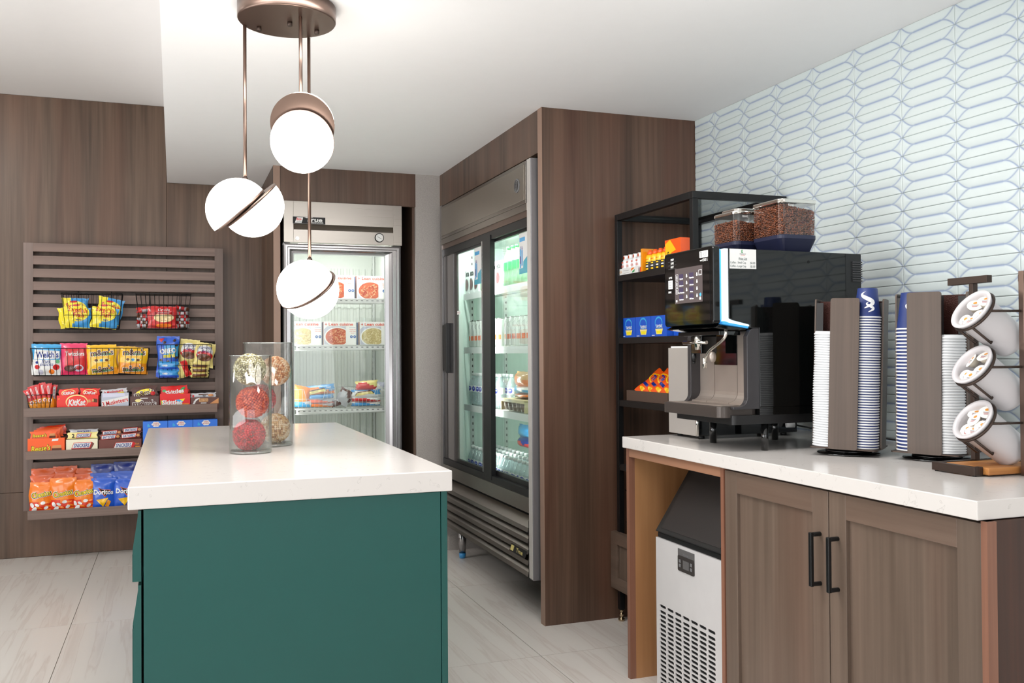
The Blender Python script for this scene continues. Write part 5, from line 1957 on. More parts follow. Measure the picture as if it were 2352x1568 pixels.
# ================================================================== coffee machine
MY0, MY1 = 2.558, 2.930
cm_ = thing('coffee_machine', 'black automatic coffee machine with touchscreen and two bean hoppers on the counter', 'coffee machine', (1.95, 2.744, HC))
mat('mach_black', (9, 11, 11), 0.05, var=0.0, coat=0.0)
mat('mach_frame', (66, 64, 66), 0.32, 0.4)
mat('steel_pink', (176, 164, 155), 0.38, 0.6, var=0.03)
mat('tray_dark', (74, 67, 63), 0.35, 0.4)
mat('navy_base', (28, 32, 58), 0.4)
mat('light_blue', (70, 160, 215), 0.3, emis=0.55, ecol=(60, 150, 215))
mat('light_white', (240, 252, 255), 0.3, emis=0.95, ecol=(205, 238, 252))
mat('screen_bg', (84, 76, 76), 0.15, var=0.0, emis=0.10, ecol=(120, 108, 108))
mat('screen_tile', (70, 62, 84), 0.2, emis=0.12, ecol=(70, 60, 100))
mat('screen_white', (240, 240, 240), 0.3, emis=0.6, ecol=(240, 240, 240))
b = MB()
b.prism([(1.800, 1.085), (2.215, 1.085), (2.215, 1.600), (1.686, 1.603), (1.686, 1.376), (1.700, 1.370), (1.764, 1.356), (1.764, 1.345), (1.800, 1.345)], MY0, MY1, 'mach_black', 'y')
bo = b.build('body', cm_, bevel=0.002)
MB().box(2.150, MY0 - 0.0008, 1.09, 2.2145, MY0 + 0.001, 1.5985, 'black_plastic').build('rear_cover', bo)
v = MB()
for k in range(9):
    v.box(2.176, MY0 - 0.006, 1.505 + 0.008 * k, 2.216, MY0 - 0.0012, 1.509 + 0.008 * k, 'mach_frame')
vo = v.build('vent_fins', bo)
vo['kind'] = 'stuff'
MB().cyl((1.998, MY0 - 0.0006, 1.567), (1.998, MY0 + 0.004, 1.567), 0.005, 'dark_void', n=12).build('screw_hole', bo)
# base and side frames
b = MB()
b.prism(rrect(1.70, MY0 + 0.004, 2.213, MY1 - 0.004, 0.012), 1.030, 1.060, 'black_plastic', 'z')
b.box(1.80, MY0 + 0.001, 1.06, 2.213, MY1 - 0.001, 1.0848, 'mach_black')
b.build('base', cm_)
for y0, y1 in ((MY0, MY0 + 0.022), (MY1 - 0.022, MY1)):
    f = MB()
    arc = [(1.753 - 0.03 + 0.03 * cos(a), 1.118 + 0.03 * sin(a)) for a in [-pi / 2 + pi / 2 * i / 5 for i in range(6)]]
    f.prism([(1.700, 1.080)] + [(1.7995, 1.080), (1.7995, 1.344), (1.775, 1.344), (1.766, 1.338), (1.753, 1.318)] + arc[::-1] + [(1.700, 1.088)], y0, y1, 'mach_frame', 'y')
    f.build('side_frame', cm_, bevel=0.0015)
bp_ = MB()
segs = [(MY0 + 0.022, 2.672), (2.674, 2.812), (2.814, MY1 - 0.022)]
for i, (y0, y1) in enumerate(segs):
    top = 1.222 if i == 1 else 1.336
    prof = [(1.798, top), (1.792, top), (1.792, 1.13)] + [(1.792 - 0.035 * (1 - cos(a)), 1.13 - 0.034 * sin(a)) for a in [pi / 2 * k / 5 for k in range(1, 6)]] + [(1.757, 1.0905), (1.798, 1.0905)]
    q = MB()
    q.prism(prof, y0, y1, 'steel_pink', 'y')
    q.build('back_panel', cm_)
MB().box(1.790, 2.674, 1.2225, 1.799, 2.812, 1.336, 'mach_black').build('pod_drawer', cm_)
# drip tray
t_ = MB()
poly = rrect(1.660, MY0 + 0.018, 1.81, 2.958, 0.028, 6)
t_.prism(poly, 1.052, 1.089, 'tray_dark', 'z')
to = t_.build('drip_tray', cm_, bevel=0.0015)
g = MB()
for k in range(26):
    g.box(1.682, MY0 + 0.045 + 0.0128 * k, 1.0893, 1.752, MY0 + 0.0515 + 0.0128 * k, 1.0912, 'steel_pink')
g.box(1.678, MY0 + 0.040, 1.0893, 1.683, 2.925, 1.0918, 'steel_pink').box(1.751, MY0 + 0.040, 1.0893, 1.756, 2.925, 1.0918, 'steel_pink')
go = g.build('grid', to)
go['kind'] = 'stuff'
for x, y in ((1.839, 2.588), (1.826, 2.880), (2.10, 2.588), (2.095, 2.885)):
    MB().lathe([(0.0125, 0.0), (0.0125, 0.091)], 'black_gloss', (x, y, HC), 20).build('leg', cm_)
# head with touchscreen
hx = 1.636
h = MB()
h.rbox(2.572, 1.357, 2.885, 1.612, 0, 0, 'mach_black') if False else None
h.prism(rrect(2.572, 1.357, 2.886, 1.613, 0.012, 5), hx, 1.662, 'mach_black', 'x')
h.prism([(1.640, 1.346), (1.700, 1.338), (1.762, 1.338), (1.762, 1.346), (1.700, 1.352), (1.662, 1.358)], 2.575, 2.885, 'mach_black', 'y')
ho = h.build('head', cm_, bevel=0.003)
f = MB()
f.box(hx - 0.0012, 2.590, 1.372, hx + 0.001, 2.8725, 1.602, 'black_gloss')
f.build('front_glass', ho)
l = MB()
l.prism(rrect(2.578, 1.364, 2.880, 1.604, 0.010, 4), 1.6622, 1.670, 'light_blue', 'x')
l.prism([(1.672, 1.358), (1.764, 1.344), (1.764, 1.350), (1.672, 1.367)], 2.566, 2.882, 'light_blue', 'y')
l.build('light_strip_blue', cm_)
l = MB()
l.prism([(1.6722, 1.368), (1.690, 1.362), (1.764, 1.3505), (1.764, 1.3555), (1.700, 1.3695), (1.6858, 1.3755), (1.6858, 1.602), (1.6722, 1.602)], 2.562, 2.88, 'light_white', 'y')
l.build('light_strip_white', cm_)
RM = Matrix.Translation((hx - 0.0016, 2.731, 0)) @ Matrix.Rotation(RZ, 4, 'Z')      # local x runs towards the camera


def face(mb): return mb.xf(RM)


s = MB()
s.poly([(-0.083, 1.434), (0.091, 1.434), (0.104, 1.555), (-0.066, 1.555)][:4], 'screen_bg', 0)
s = MB()
s.rect(-0.080, 1.434, 0.098, 1.555, 'screen_bg', 0)
so = face(s).build('screen', ho)
s = MB()
for r in range(4):
    z = 1.525 - 0.0235 * r
    for c_ in range(2):
        x = -0.052 + 0.066 * c_
        s.rect(x, z - 0.009, x + 0.028, z + 0.010, 'screen_tile', -0.0003)
        s.text(('Espresso', 'Cappuccino', '2 Espresso', 'Cafe Latte', 'Hot Chocolate', 'Mocha', 'Americano', 'Milk Foam')[2 * r + c_], x + 0.016, z - 0.007, 0.0062, 'screen_white', -0.0006, bold=0.04)
        s.ell(x + 0.050, z + 0.000, 0.0046, 0.0040, 'screen_white', -0.0004, n=14)
        s.ell(x + 0.050, z + 0.0055, 0.0032, 0.0024, 'screen_white', -0.0004, n=12)
        s.ell(x + 0.050, z + 0.000, 0.0020, 0.0016, 'screen_bg', -0.0007, n=10)
for r in range(3):
    z = 1.525 - 0.0235 * r
    s.add([(-0.074, -0.0004, z - 0.010), (-0.058, -0.0004, z - 0.010), (-0.058, -0.0004, z + 0.010), (-0.074, -0.0004, z + 0.010),
           (-0.073, -0.0004, z - 0.009), (-0.059, -0.0004, z - 0.009), (-0.059, -0.0004, z + 0.009), (-0.073, -0.0004, z + 0.009)],
          [(0, 1, 5, 4), (1, 2, 6, 5), (2, 3, 7, 6), (3, 0, 4, 7)], 'screen_white')
    s.rect(-0.0685, z - 0.006, -0.0635, z + 0.005, 'screen_white', -0.0004)
s.add([(0.074, -0.0004, 1.522), (0.094, -0.0004, 1.522), (0.094, -0.0004, 1.540), (0.074, -0.0004, 1.540), (0.075, -0.0004, 1.523), (0.093, -0.0004, 1.523), (0.093, -0.0004, 1.539), (0.075, -0.0004, 1.539)],
      [(0, 1, 5, 4), (1, 2, 6, 5), (2, 3, 7, 6), (3, 0, 4, 7)], 'screen_white')
s.text('Stop', 0.084, 1.525, 0.005, 'screen_white', -0.0006)
s.ell(0.085, 1.458, 0.0055, 0.006, 'light_blue', -0.0005, n=14)
s.rect(-0.073, 1.440, -0.064, 1.447, 'screen_white', -0.0004)
s.poly([(0.078, 1.441), (0.088, 1.441), (0.088, 1.447), (0.083, 1.452), (0.078, 1.447)], 'screen_white', -0.0004)
face(s).build('icons', so)
s = MB()
s.prism(rrect(0.082, 1.578, 0.132, 1.600, 0.002, 2), -0.001, 0.001, 'print_white', 'y')
s.text('wmf', 0.092, 1.589, 0.010, 'print_black', -0.0014, bold=0.03, rot=pi / 2)
for k in range(4):
    s.rect(0.101, 1.583 + 0.004 * k, 0.127, 1.584 + 0.004 * k, 'print_grey', -0.0014)
s.text('wmf', 0.092, 1.570, 0.008, 'print_white', -0.001, bold=0.03)
s.text('1500 S', 0.116, 1.570, 0.013, 'print_white', -0.001, bold=0.02, width=0.030)
face(s).build('maker_label', ho)
s = MB()
for k, w_ in enumerate(('HIGH', 'COFFEE', 'HOT')):
    s.text(w_, -0.096, 1.590 - 0.013 * k, 0.0095, 'print_white', -0.001, bold=0.04, width=0.020)
    s.rect(-0.124, 1.583 - 0.013 * k, -0.068, 1.5835 - 0.013 * k, 'print_grey', -0.0008)
s.prism(rrect(-0.124, 1.488, -0.096, 1.518, 0.001, 2), -0.0008, 0.001, 'print_white', 'y')
for k in range(3):
    s.rect(-0.119, 1.494 + 0.008 * k, -0.101, 1.4955 + 0.008 * k, 'print_grey', -0.0012)
s.text('LATTE', -0.109, 1.527, 0.009, 'print_white', -0.001, bold=0.05, width=0.022)
s.text('DRINK', -0.113, 1.477, 0.009, 'print_white', -0.001, bold=0.05, width=0.022)
face(s).build('stickers', ho)
# dispensing head and steam wand
s = MB()
s.box(1.675, 2.60, 1.322, 1.757, 2.862, 1.337, 'black_gloss')
s.box(1.690, 2.735, 1.262, 1.752, 2.800, 1.322, 'black_gloss')
so = s.build('brew_head', cm_, bevel=0.002)
MB().cyl((1.690, 2.752, 1.275), (1.690, 2.752, 1.336), 0.014, 'chrome', n=20).build('spout_cylinder', so)
MB().cyl((1.698, 2.795, 1.234), (1.698, 2.795, 1.265), 0.009, 'black_plastic', n=16).cyl((1.698, 2.795, 1.226), (1.698, 2.795, 1.235), 0.005, 'black_plastic', n=12).build('nozzle', so)
MB().tube([(1.686, 2.845, 1.300), (1.682, 2.76, 1.300), (1.690, 2.70, 1.300)], 0.006, 'chrome', 10).build('chrome_bar', so)
w_ = MB()
pts = [(1.700, 2.598, 1.346), (1.700, 2.600, 1.325)]
ctrl = [Vector((1.700, 2.600, 1.325)), Vector((1.698, 2.606, 1.300)), Vector((1.695, 2.66, 1.285)), Vector((1.695, 2.712, 1.275)), Vector((1.695, 2.721, 1.250)), Vector((1.695, 2.722, 1.215))]
for i in range(21):
    t = i / 20
    n_ = len(ctrl) - 1
    p = Vector((0, 0, 0))
    for j, c_ in enumerate(ctrl):
        p += c_ * (math.comb(n_, j) * t ** j * (1 - t) ** (n_ - j))
    pts.append(tuple(p))
w_.tube(pts, 0.0055, 'chrome', 10)
w_.cyl((1.695, 2.722, 1.250), (1.695, 2.722, 1.212), 0.0075, 'chrome', n=14)
wo = w_.build('steam_wand', cm_)
MB().sphere((1.70, 2.680, 1.250), 0.013, 'steel_pink', 14, 10, (1, 0.8, 1.5)).build('wand_grip', wo)
# price list sheet
s = MB()
s.rect(-0.051, -0.0325, 0.051, 0.0315, 'print_white', 0)
s.rect(-0.006, 0.019, 0.000, 0.029, 'f_green', -0.0003)
s.rect(-0.004, 0.021, -0.002, 0.027, 'print_white', -0.0005)
s.text('PRESENT', 0, 0.0155, 0.0060, 'print_grey', -0.0004, width=0.024)
s.text('COFFEE', 0, 0.0115, 0.0035, 'meal_red', -0.0004, width=0.016)
s.text('Price List', 0, 0.0005, 0.0115, 'teal_dark', -0.0004, width=0.031)
s.rect(-0.0155, -0.0042, 0.0155, -0.0036, 'teal_dark', -0.0004)
s.text('Coffee - Small Cup', -0.0185, -0.0135, 0.0100, 'teal_dark', -0.0004, width=0.060)
s.text('$4.00', 0.0375, -0.0135, 0.0100, 'teal_dark', -0.0004, width=0.018)
s.text('Coffee - Large Cup', -0.0185, -0.0250, 0.0100, 'teal_dark', -0.0004, width=0.060)
s.text('$5.00', 0.0375, -0.0250, 0.0100, 'teal_dark', -0.0004, width=0.018)
s.xf(Matrix.Translation((1.7395, MY0 - 0.0012, 1.570)))
s.build('price_list_sheet', cm_)
# bean hoppers


def bean_mat(name, c1, c2, c3):
    m, nt, N, L, bs = new_mat(name)
    g = N.new('ShaderNodeNewGeometry')
    cr = N.new('ShaderNodeValToRGB')
    e = cr.color_ramp.elements
    e[0].color, e[1].color = lin(c1), lin(c3)
    x = e.new(0.5); x.color = lin(c2)
    L.new(g.outputs['Random Per Island'], cr.inputs[0])
    L.new(cr.outputs[0], bs.inputs['Base Color'])
    bs.inputs['Roughness'].default_value = 0.32


bean_mat('bean_brown', (70, 34, 18), (104, 54, 30), (140, 78, 46))
mat('bean_mass', (46, 26, 17), 0.8)


def hopper(x0, x1, y0, y1, zb, zm, zt, zl, name_y, fill, seed):
    rn = random.Random(seed)
    zc = (x1 - x0)
    base = MB()
    ins = 0.022
    lo_ = rrect(x0 + ins, y0 + ins * 0.9, x1 - ins * 0.7, y1 - ins * 0.5, 0.012, 4)
    hi_ = rrect(x0, y0, x1, y1, 0.022, 4)
    n = len(lo_)
    vs = [(p[0], p[1], zb) for p in lo_] + [(p[0], p[1], zm - 0.012) for p in hi_] + [(p[0], p[1], zm) for p in hi_]
    fs = [(i, (i + 1) % n, n + (i + 1) % n, n + i) for i in range(n)] + [(n + i, n + (i + 1) % n, 2 * n + (i + 1) % n, 2 * n + i) for i in range(n)]
    fs += [tuple(range(n))[::-1], tuple(range(2 * n, 3 * n))]
    base.add(vs, fs, 'navy_base')
    ho_ = base.build('hopper', cm_)
    j = MB()
    w2 = rrect(x0 + 0.001, y0 + 0.001, x1 - 0.001, y1 - 0.001, 0.021, 6)
    n = len(w2)
    j.add([(p[0], p[1], zm) for p in w2] + [(p[0], p[1], zt) for p in w2], [(i, (i + 1) % n, n + (i + 1) % n, n + i) for i in range(n)], 'hopper_plastic', True)
    j.build('hopper_jar', ho_)
    j = MB()
    j.prism(rrect(x0 - 0.002, y0 - 0.002, x1 + 0.002, y1 + 0.002, 0.023, 6), zt, zl, 'chrome', 'z')
    j.build('hopper_lid', ho_, bevel=0.003, seg=3)
    MB().text('BEANS', x0 + 0.040, zt - 0.007, 0.010, 'print_white', y0 - 0.0004, width=0.022).build('lettering', ho_)
    core = MB()
    core.prism(rrect(x0 + 0.012, y0 + 0.012, x1 - 0.012, y1 - 0.012, 0.016, 4), zm + 0.001, zm + (zt - zm) * (fill - 0.14), 'bean_mass', 'z')
    core.build('bean_mass', ho_)
    bn = MB()

    def bean(c):
        ax = Vector((rn.uniform(-1, 1), rn.uniform(-1, 1), rn.uniform(-1, 1))).normalized()
        q = ax.to_track_quat('Z', 'Y').to_matrix().to_4x4()
        m = MB()
        m.sphere((0, 0, 0), 0.0037, 'bean_brown', 7, 5, (0.85, 0.7, 1.35))
        m.xf(Matrix.Translation(c) @ q)
        b0 = len(bn.v)
        bn.v += m.v
        k = bn.mi('bean_brown')
        for f in m.f:
            bn.f.append(tuple(b0 + i for i in f)); bn.m.append(k); bn.s.append(True)
    zf = lambda u: zm + (zt - zm) * (fill - 0.22 * u)
    step = 0.0066
    per = []
    z = zm + 0.004
    while z < zt - 0.004:
        x = x0 + 0.010
        while x < x1 - 0.008:
            if z < zf((x - x0) / (x1 - x0)):
                bean((x + rn.uniform(-.001, .001), y0 + 0.0065 + rn.uniform(0, .0015), z + rn.uniform(-.001, .001)))
            x += step
        y = y0 + 0.012
        while y < y1 - 0.008:
            if z < zf(0):
                bean((x0 + 0.0065 + rn.uniform(0, .0015), y, z + rn.uniform(-.001, .001)))
            y += step
        z += step * 0.9
    x = x0 + 0.012
    while x < x1 - 0.01:
        y = y0 + 0.012
        while y < y1 - 0.01:
            bean((x + rn.uniform(-.002, .002), y + rn.uniform(-.002, .002), zf((x - x0) / (x1 - x0)) - 0.002 + rn.uniform(-.002, .002)))
            y += step * 1.1
        x += step * 1.1
    bo_ = bn.build('beans', ho_)
    bo_['kind'] = 'stuff'
    return ho_


hopper(1.896, 2.046, 2.566, 2.736, 1.6035, 1.658, 1.764, 1.778, 0, 0.98, 1)
h2 = hopper(1.836, 1.985, 2.742, 2.888, 1.6035, 1.654, 1.748, 1.760, 0, 0.80, 2)
MB().prism(rrect(1.855, 2.765, 1.965, 2.868, 0.02, 5), 1.760, 1.773, 'chrome', 'z').build('lid_handle', h2, bevel=0.003)

# grey milk cooler behind the machine ---------------------------------
mc = thing('milk_cooler', 'small light grey cooler box with black glossy side behind the coffee machine', 'cooler', (2.06, 3.09, HC))
mat('cooler_grey', (182, 176, 170), 0.35, 0.3, var=0.01)
MB().box(1.842, 3.004, 0.952, 2.285, 3.212, 1.282, 'black_gloss').build('cabinet', mc, bevel=0.003)
MB().box(1.834, 3.004, 0.952, 1.8415, 3.212, 1.284, 'cooler_grey').build('door', mc, bevel=0.002)
MB().box(1.84, 3.01, 1.2825, 2.28, 3.20, 1.290, 'white_plastic').build('top_plate', mc)
MB().cyl((1.838, 3.006, 0.9525), (1.838, 3.006, 1.05), 0.006, 'chrome', n=12).build('hinge', mc)
for x in (1.87, 2.24):
    for y in (3.03, 3.185):
        MB().cyl((x, y, HC), (x, y, 0.953), 0.012, 'black_plastic', n=12).build('foot', mc)
cb_ = MB()
cb_.tube([(2.25, 3.0, 0.985), (2.30, 2.90, 0.97), (2.36, 2.82, 0.965), (2.40, 2.72, 0.955), (2.415, 2.6, 0.948)], 0.0035, 'black_plastic', 6)
cb_.cyl((2.22, 2.985, 0.985), (2.25, 2.975, 0.985), 0.012, 'white_plastic', n=12)
tag(cb_.build('power_cable', org=(2.3, 2.9, HC)), 'black power cable with white plug behind the coffee machine', 'cable')

glass('top_glass', (0.8, 0.82, 0.82), 0.12, 0.3)
# ================================================================== etagere
et = thing('shelf_unit', 'black metal shelf unit between the walnut panel and the coffee counter', 'shelf unit', (2.2, 3.585, 0))
EX0, EX1, EY0, EY1, EZ = 1.970, 2.425, 3.242, 3.945, 1.920
ps = 0.026
for x in (EX0, EX1 - ps):
    for y in (EY0, EY1 - ps):
        MB().box(x, y, 0.055, x + ps, y + ps, EZ - 0.030, 'black_metal').build('post', et, bevel=0.001)
        f = MB()
        f.lathe([(0.0135, 0.0), (0.0155, 0.003), (0.0155, 0.010), (0.007, 0.017), (0.007, 0.022), (0.011, 0.028), (0.011, 0.033), (0.006, 0.037), (0.006, 0.043), (0.010, 0.047), (0.010, 0.054)], 'chrome' if False else 'foot_brass', (x + ps / 2, y + ps / 2, 0), 18) if 'foot_brass' in MATS else (mat('foot_brass', (196, 176, 146), 0.25, 1.0), f.lathe([(0.0135, 0.0), (0.0155, 0.003), (0.0155, 0.010), (0.007, 0.017), (0.007, 0.022), (0.011, 0.028), (0.011, 0.033), (0.006, 0.037), (0.006, 0.043), (0.010, 0.047), (0.010, 0.054)], 'foot_brass', (x + ps / 2, y + ps / 2, 0), 18))
        f.build('foot', et)
MB().box(EX0 + ps + 0.001, EY0 + ps + 0.001, 1.906, EX1 - ps - 0.001, EY1 - ps - 0.001, 1.911, 'top_glass').build('glass_top', et)
for y in (EY0, EY1 - ps):
    MB().box(EX0, y, EZ - 0.0295, EX1, y + ps, EZ, 'black_metal').build('top_bar', et, bevel=0.001)
for x in (EX0, EX1 - ps):
    MB().box(x, EY0 + ps, EZ - 0.0295, x + ps, EY1 - ps, EZ, 'black_metal').build('top_bar', et, bevel=0.001)
mat('etagere_shelf', (34, 31, 30), 0.45, 0.2)
for zt in (1.630, 1.336, 1.042, 0.74):
    MB().box(EX0 + 0.003, EY0 + ps + 0.001, zt - 0.028, EX1 - 0.003, EY1 - ps - 0.001, zt, 'etagere_shelf').build('shelf', et, bevel=0.001)
for zz in (0.45, 0.60):
    MB().tube([(EX0 + ps, EY1 - 0.04, zz + 0.02), (EX0 + 0.03, EY1 - 0.09, zz), (EX0 + 0.2, EY1 - 0.10, zz)], 0.003, 'chrome', 6).build('wire_hook', et)
mat('glass_shelf_black', (20, 18, 18), 0.15)
d = MB()
d.box(EX0 - 0.012, EY0 + 0.04, 0.155, EX0 + 0.006, EY1 + 0.022, 0.420, 'cabinet_wood')
d.box(EX0 + 0.03, EY0 + 0.04, 0.16, EX1 - 0.03, EY1 - 0.03, 0.41, 'rail_dark')
do = d.build('drawer', et)
for (ya, yb_, za, zb_) in ((EY0 + 0.04, EY1 + 0.022, 0.366, 0.420), (EY0 + 0.04, EY1 + 0.022, 0.155, 0.21), (EY1 - 0.045, EY1 + 0.022, 0.21, 0.366), (EY0 + 0.04, EY0 + 0.10, 0.21, 0.366)):
    MB().box(EX0 - 0.024, ya, za, EX0 - 0.0125, yb_, zb_, 'cabinet_wood_y').build('drawer_frame', do, bevel=0.001)

# goods on the etagere (fronts face -x)
sb = thing('juice_bottle', 'x', 'bottle', (0, 0, 0), world=False)
MB().lathe([(0.020, 0), (0.0225, 0.004), (0.0225, 0.058), (0.018, 0.068), (0.0145, 0.072)], 'white_plastic', n=18).build('body', sb)
MB().lathe([(0.0158, 0.071), (0.0158, 0.090), (0.014, 0.092)], 'white_plastic', n=18).build('cap', sb)
m = MB()
for i in range(2):
    vs = []
    for zz in (0.074, 0.088):
        for k in range(4):
            a = radians(160 + 14 * k)
            vs.append((0.0161 * cos(a), 0.0161 * sin(a), zz))
    m.add(vs, [(k, k + 1, k + 5, k + 4) for k in range(3)], 'f_dkorange')
k_ = MB().text('VIA', 0, 0.040, 0.018, 'meal_red', 0, width=0.026).rect(-0.008, 0.055, 0.008, 0.060, 'f_green', 0)
k_.xf(Matrix.Translation((-0.0236, 0, 0)) @ Matrix.Rotation(RZ, 4, 'Z'))
b0 = len(m.v)
for mm in range(len(k_.f)):
    pass
m.add(k_.v, k_.f, 'meal_red')
m.build('label_mark', sb)
for k in range(4):
    put(sb, 2.012, 3.905 - 0.047 * k, 1.632, 'white drink bottle with orange cap mark, %s from the left in its carton' % ('first', 'second', 'third', 'fourth')[k], 'white bottles on the top shelf of the black shelf unit')
t = thing('display_carton', 'low white carton with a carrot print holding the white bottles', 'carton', (2.03, 3.83, 1.631))
m = MB()
m.box(1.981, 3.735, 1.6305, 1.983, 3.934, 1.660, 'print_white').box(1.983, 3.735, 1.6305, 2.07, 3.934, 1.6318, 'print_white').box(1.983, 3.932, 1.632, 2.07, 3.934, 1.660, 'print_white').box(2.068, 3.735, 1.632, 2.07, 3.932, 1.71, 'print_white')
m.build('tray', t)
k_ = MB().text('VIA', -0.075, 1.645, 0.02, 'f_tan', 0, width=0.03).rect(-0.045, 1.648, 0.01, 1.6495, 'print_grey', 0).rect(-0.045, 1.637, 0.01, 1.638, 'print_grey', 0).poly([(0.03, 1.643), (0.062, 1.652), (0.058, 1.658), (0.034, 1.654)], 'f_orange', 0).poly([(0.04, 1.634), (0.066, 1.637), (0.07, 1.648), (0.05, 1.643)], 'f_green', -.0002)
k_.xf(Matrix.Translation((1.9805, 3.835, 0)) @ Matrix.Rotation(RZ, 4, 'Z'))
k_.build('printed_front', t)
o = MB().box(1.99, 3.722, 1.6305, 2.06, 3.7325, 1.70, 'print_white').box(1.989, 3.7225, 1.631, 1.9899, 3.732, 1.655, 'meal_red').build('snack_box', org=(2.03, 3.727, 1.63))
tag(o, 'thin white box with a red foot between the white and yellow bottles', 'box')
eb = thing('energy_bottle', 'x', 'bottle', (0, 0, 0), world=False)
MB().lathe([(0.020, 0), (0.022, 0.003), (0.022, 0.040)], 'print_black', n=18, capt=False).lathe([(0.022, 0.040), (0.022, 0.062), (0.016, 0.072)], 'f_gold', n=18, capb=False).build('body', eb)
MB().lathe([(0.0145, 0.071), (0.0145, 0.083), (0.009, 0.088), (0.009, 0.093)], 'f_ora2', n=16).build('cap', eb)
m = MB()
for z0, z1, mm in ((0.005, 0.012, 'f_gold'), (0.018, 0.024, 'print_white'), (0.030, 0.036, 'f_gold'), (0.05, 0.053, 'f_dkorange')):
    vs = []
    for zz in (z0, z1):
        for k in range(6):
            a = radians(140 + 14 * k)
            vs.append((0.0224 * cos(a), 0.0224 * sin(a), zz))
    m.add(vs, [(k, k + 1, k + 7, k + 6) for k in range(5)], mm)
m.build('label_mark', eb)
for k in range(4):
    put(eb, 2.012, 3.672 - 0.046 * k, 1.632, 'black and yellow energy shot bottle, %s from the left in the orange carton' % ('first', 'second', 'third', 'fourth')[k], 'energy shots on the top shelf of the black shelf unit')
o = MB().box(1.986, 3.700, 1.6305, 2.06, 3.716, 1.735, 'f_amber').build('display_carton', org=(2.02, 3.708, 1.63))
tag(o, 'orange end flap of the energy shot carton, left of the bottles', 'carton')
t = thing('display_carton', 'orange and yellow carton with black foot right of the energy shots', 'carton', (2.02, 3.45, 1.63))
MB().box(1.990, 3.375, 1.6305, 2.075, 3.505, 1.748, 'f_ora2').box(1.9895, 3.375, 1.6305, 1.9899, 3.505, 1.652, 'print_black').build('box', t)
k_ = MB().poly([(-0.06, 1.73), (-0.02, 1.748), (0.03, 1.70), (-0.01, 1.69), (-0.03, 1.66), (-0.06, 1.66)], 'f_gold', 0).text('EXTRA', -0.03, 1.642, 0.016, 'print_white', -0.0003, width=0.045, bold=0.03).text('5', -0.035, 1.685, 0.03, 'print_black', -0.0003, bold=0.03)
k_.xf(Matrix.Translation((1.989, 3.44, 0)) @ Matrix.Rotation(RZ, 4, 'Z'))
k_.build('printed_front', t)

tb = thing('hygiene_box', 'x', 'box', (0, 0, 0), world=False)
MB().box(0, -0.0695, 0, 0.07, 0.0695, 0.092, 'f_royal').build('box', tb)
k_ = MB()
k_.ell(0.0, 0.062, 0.034, 0.026, 'f_sky', 0)
k_.ell(0.0, 0.060, 0.028, 0.020, 'f_royal', -0.0002)
k_.text('TAMPAX', 0.004, 0.045, 0.020, 'print_white', -0.0004, width=0.060, bold=0.015)
k_.poly([(-0.02, 0.010), (0.028, 0.010), (0.038, 0.034), (-0.03, 0.034)], 'f_cream', -0.0004)
k_.poly([(-0.015, 0.013), (0.023, 0.013), (0.030, 0.026), (-0.022, 0.026)], 'f_yellow', -0.0006)
k_.rect(-0.062, 0.004, -0.035, 0.007, 'print_white', -0.0003)
k_.xf(Matrix.Translation((-0.0008, 0, 0)) @ Matrix.Rotation(RZ, 4, 'Z'))
k_.build('printed_front', tb)
for k, lab in enumerate(('leftmost blue hygiene box on the second shelf of the black unit', 'second blue hygiene box from the left on the second shelf', 'third blue hygiene box from the left, partly behind the coffee machine')):
    put(tb, 2.0, 3.868 - 0.143 * k, 1.3365, lab, 'blue hygiene boxes on the black shelf unit')
o = MB().box(2.03, 3.40, 1.3365, 2.11, 3.505, 1.405, 'f_royal').build('hygiene_box', org=(2.07, 3.45, 1.336))
tag(o, 'blue box turned away at the right end of the row of hygiene boxes', 'box', 'blue hygiene boxes on the black shelf unit')
t = thing('trinket', 'small yellow and brown figurine-like trinket on the shelf edge by the machine head', 'ornament', (1.99, 3.32, 1.3365))
for k in range(7):
    MB().sphere((1.99 + 0.008 * (k % 2), 3.32 + 0.012 * ((k * 5) % 4 - 1.5), 1.345 + 0.008 * k), 0.010, 'f_gold' if k % 2 else 'f_brown', 10, 6).build('bead', t)
# detergent pouches in a wooden tray
mat('tray_wood', (88, 70, 60), 0.6)
t = thing('wooden_tray', 'dark grey-brown wooden tray holding the orange detergent pouches', 'tray', (2.06, 3.68, 1.043))
for a in (0, 1):
    pass
y0, y1 = 3.50, 3.885
m = MB()
for (xa, xb, ya, yb2) in ((1.995, 2.003, y0, y1), (2.15, 2.158, y0, y1)):
    m.box(xa, ya, 1.043, xb, yb2, 1.090, 'tray_wood')
for (ya, yb2) in ((y0, y0 + 0.008), (y1 - 0.008, y1)):
    m.box(2.003, ya, 1.043, 2.15, yb2, 1.090, 'tray_wood')
m.box(2.003, y0 + 0.008, 1.043, 2.15, y1 - 0.008, 1.048, 'tray_wood')
m.build('tray', t)


def tide(p, f):
    g = lambda e: (lambda x, z: f(x, z, e))
    p.ell(0, 0.105, 0.046, 0.028, 'f_gold', fn=g(0.0012))
    p.ell(0, 0.105, 0.038, 0.022, 'f_dkorange', fn=g(0.0018))
    p.text('Tide', 0, 0.105, 0.034, 'f_navy', width=0.060, fn=g(0.0026), bold=0.05)
    p.rect(-0.045, 0.050, 0.045, 0.064, 'f_navy', fn=g(0.0014))
    p.ell(-0.01, 0.030, 0.03, 0.010, 'f_gold', fn=g(0.0014))


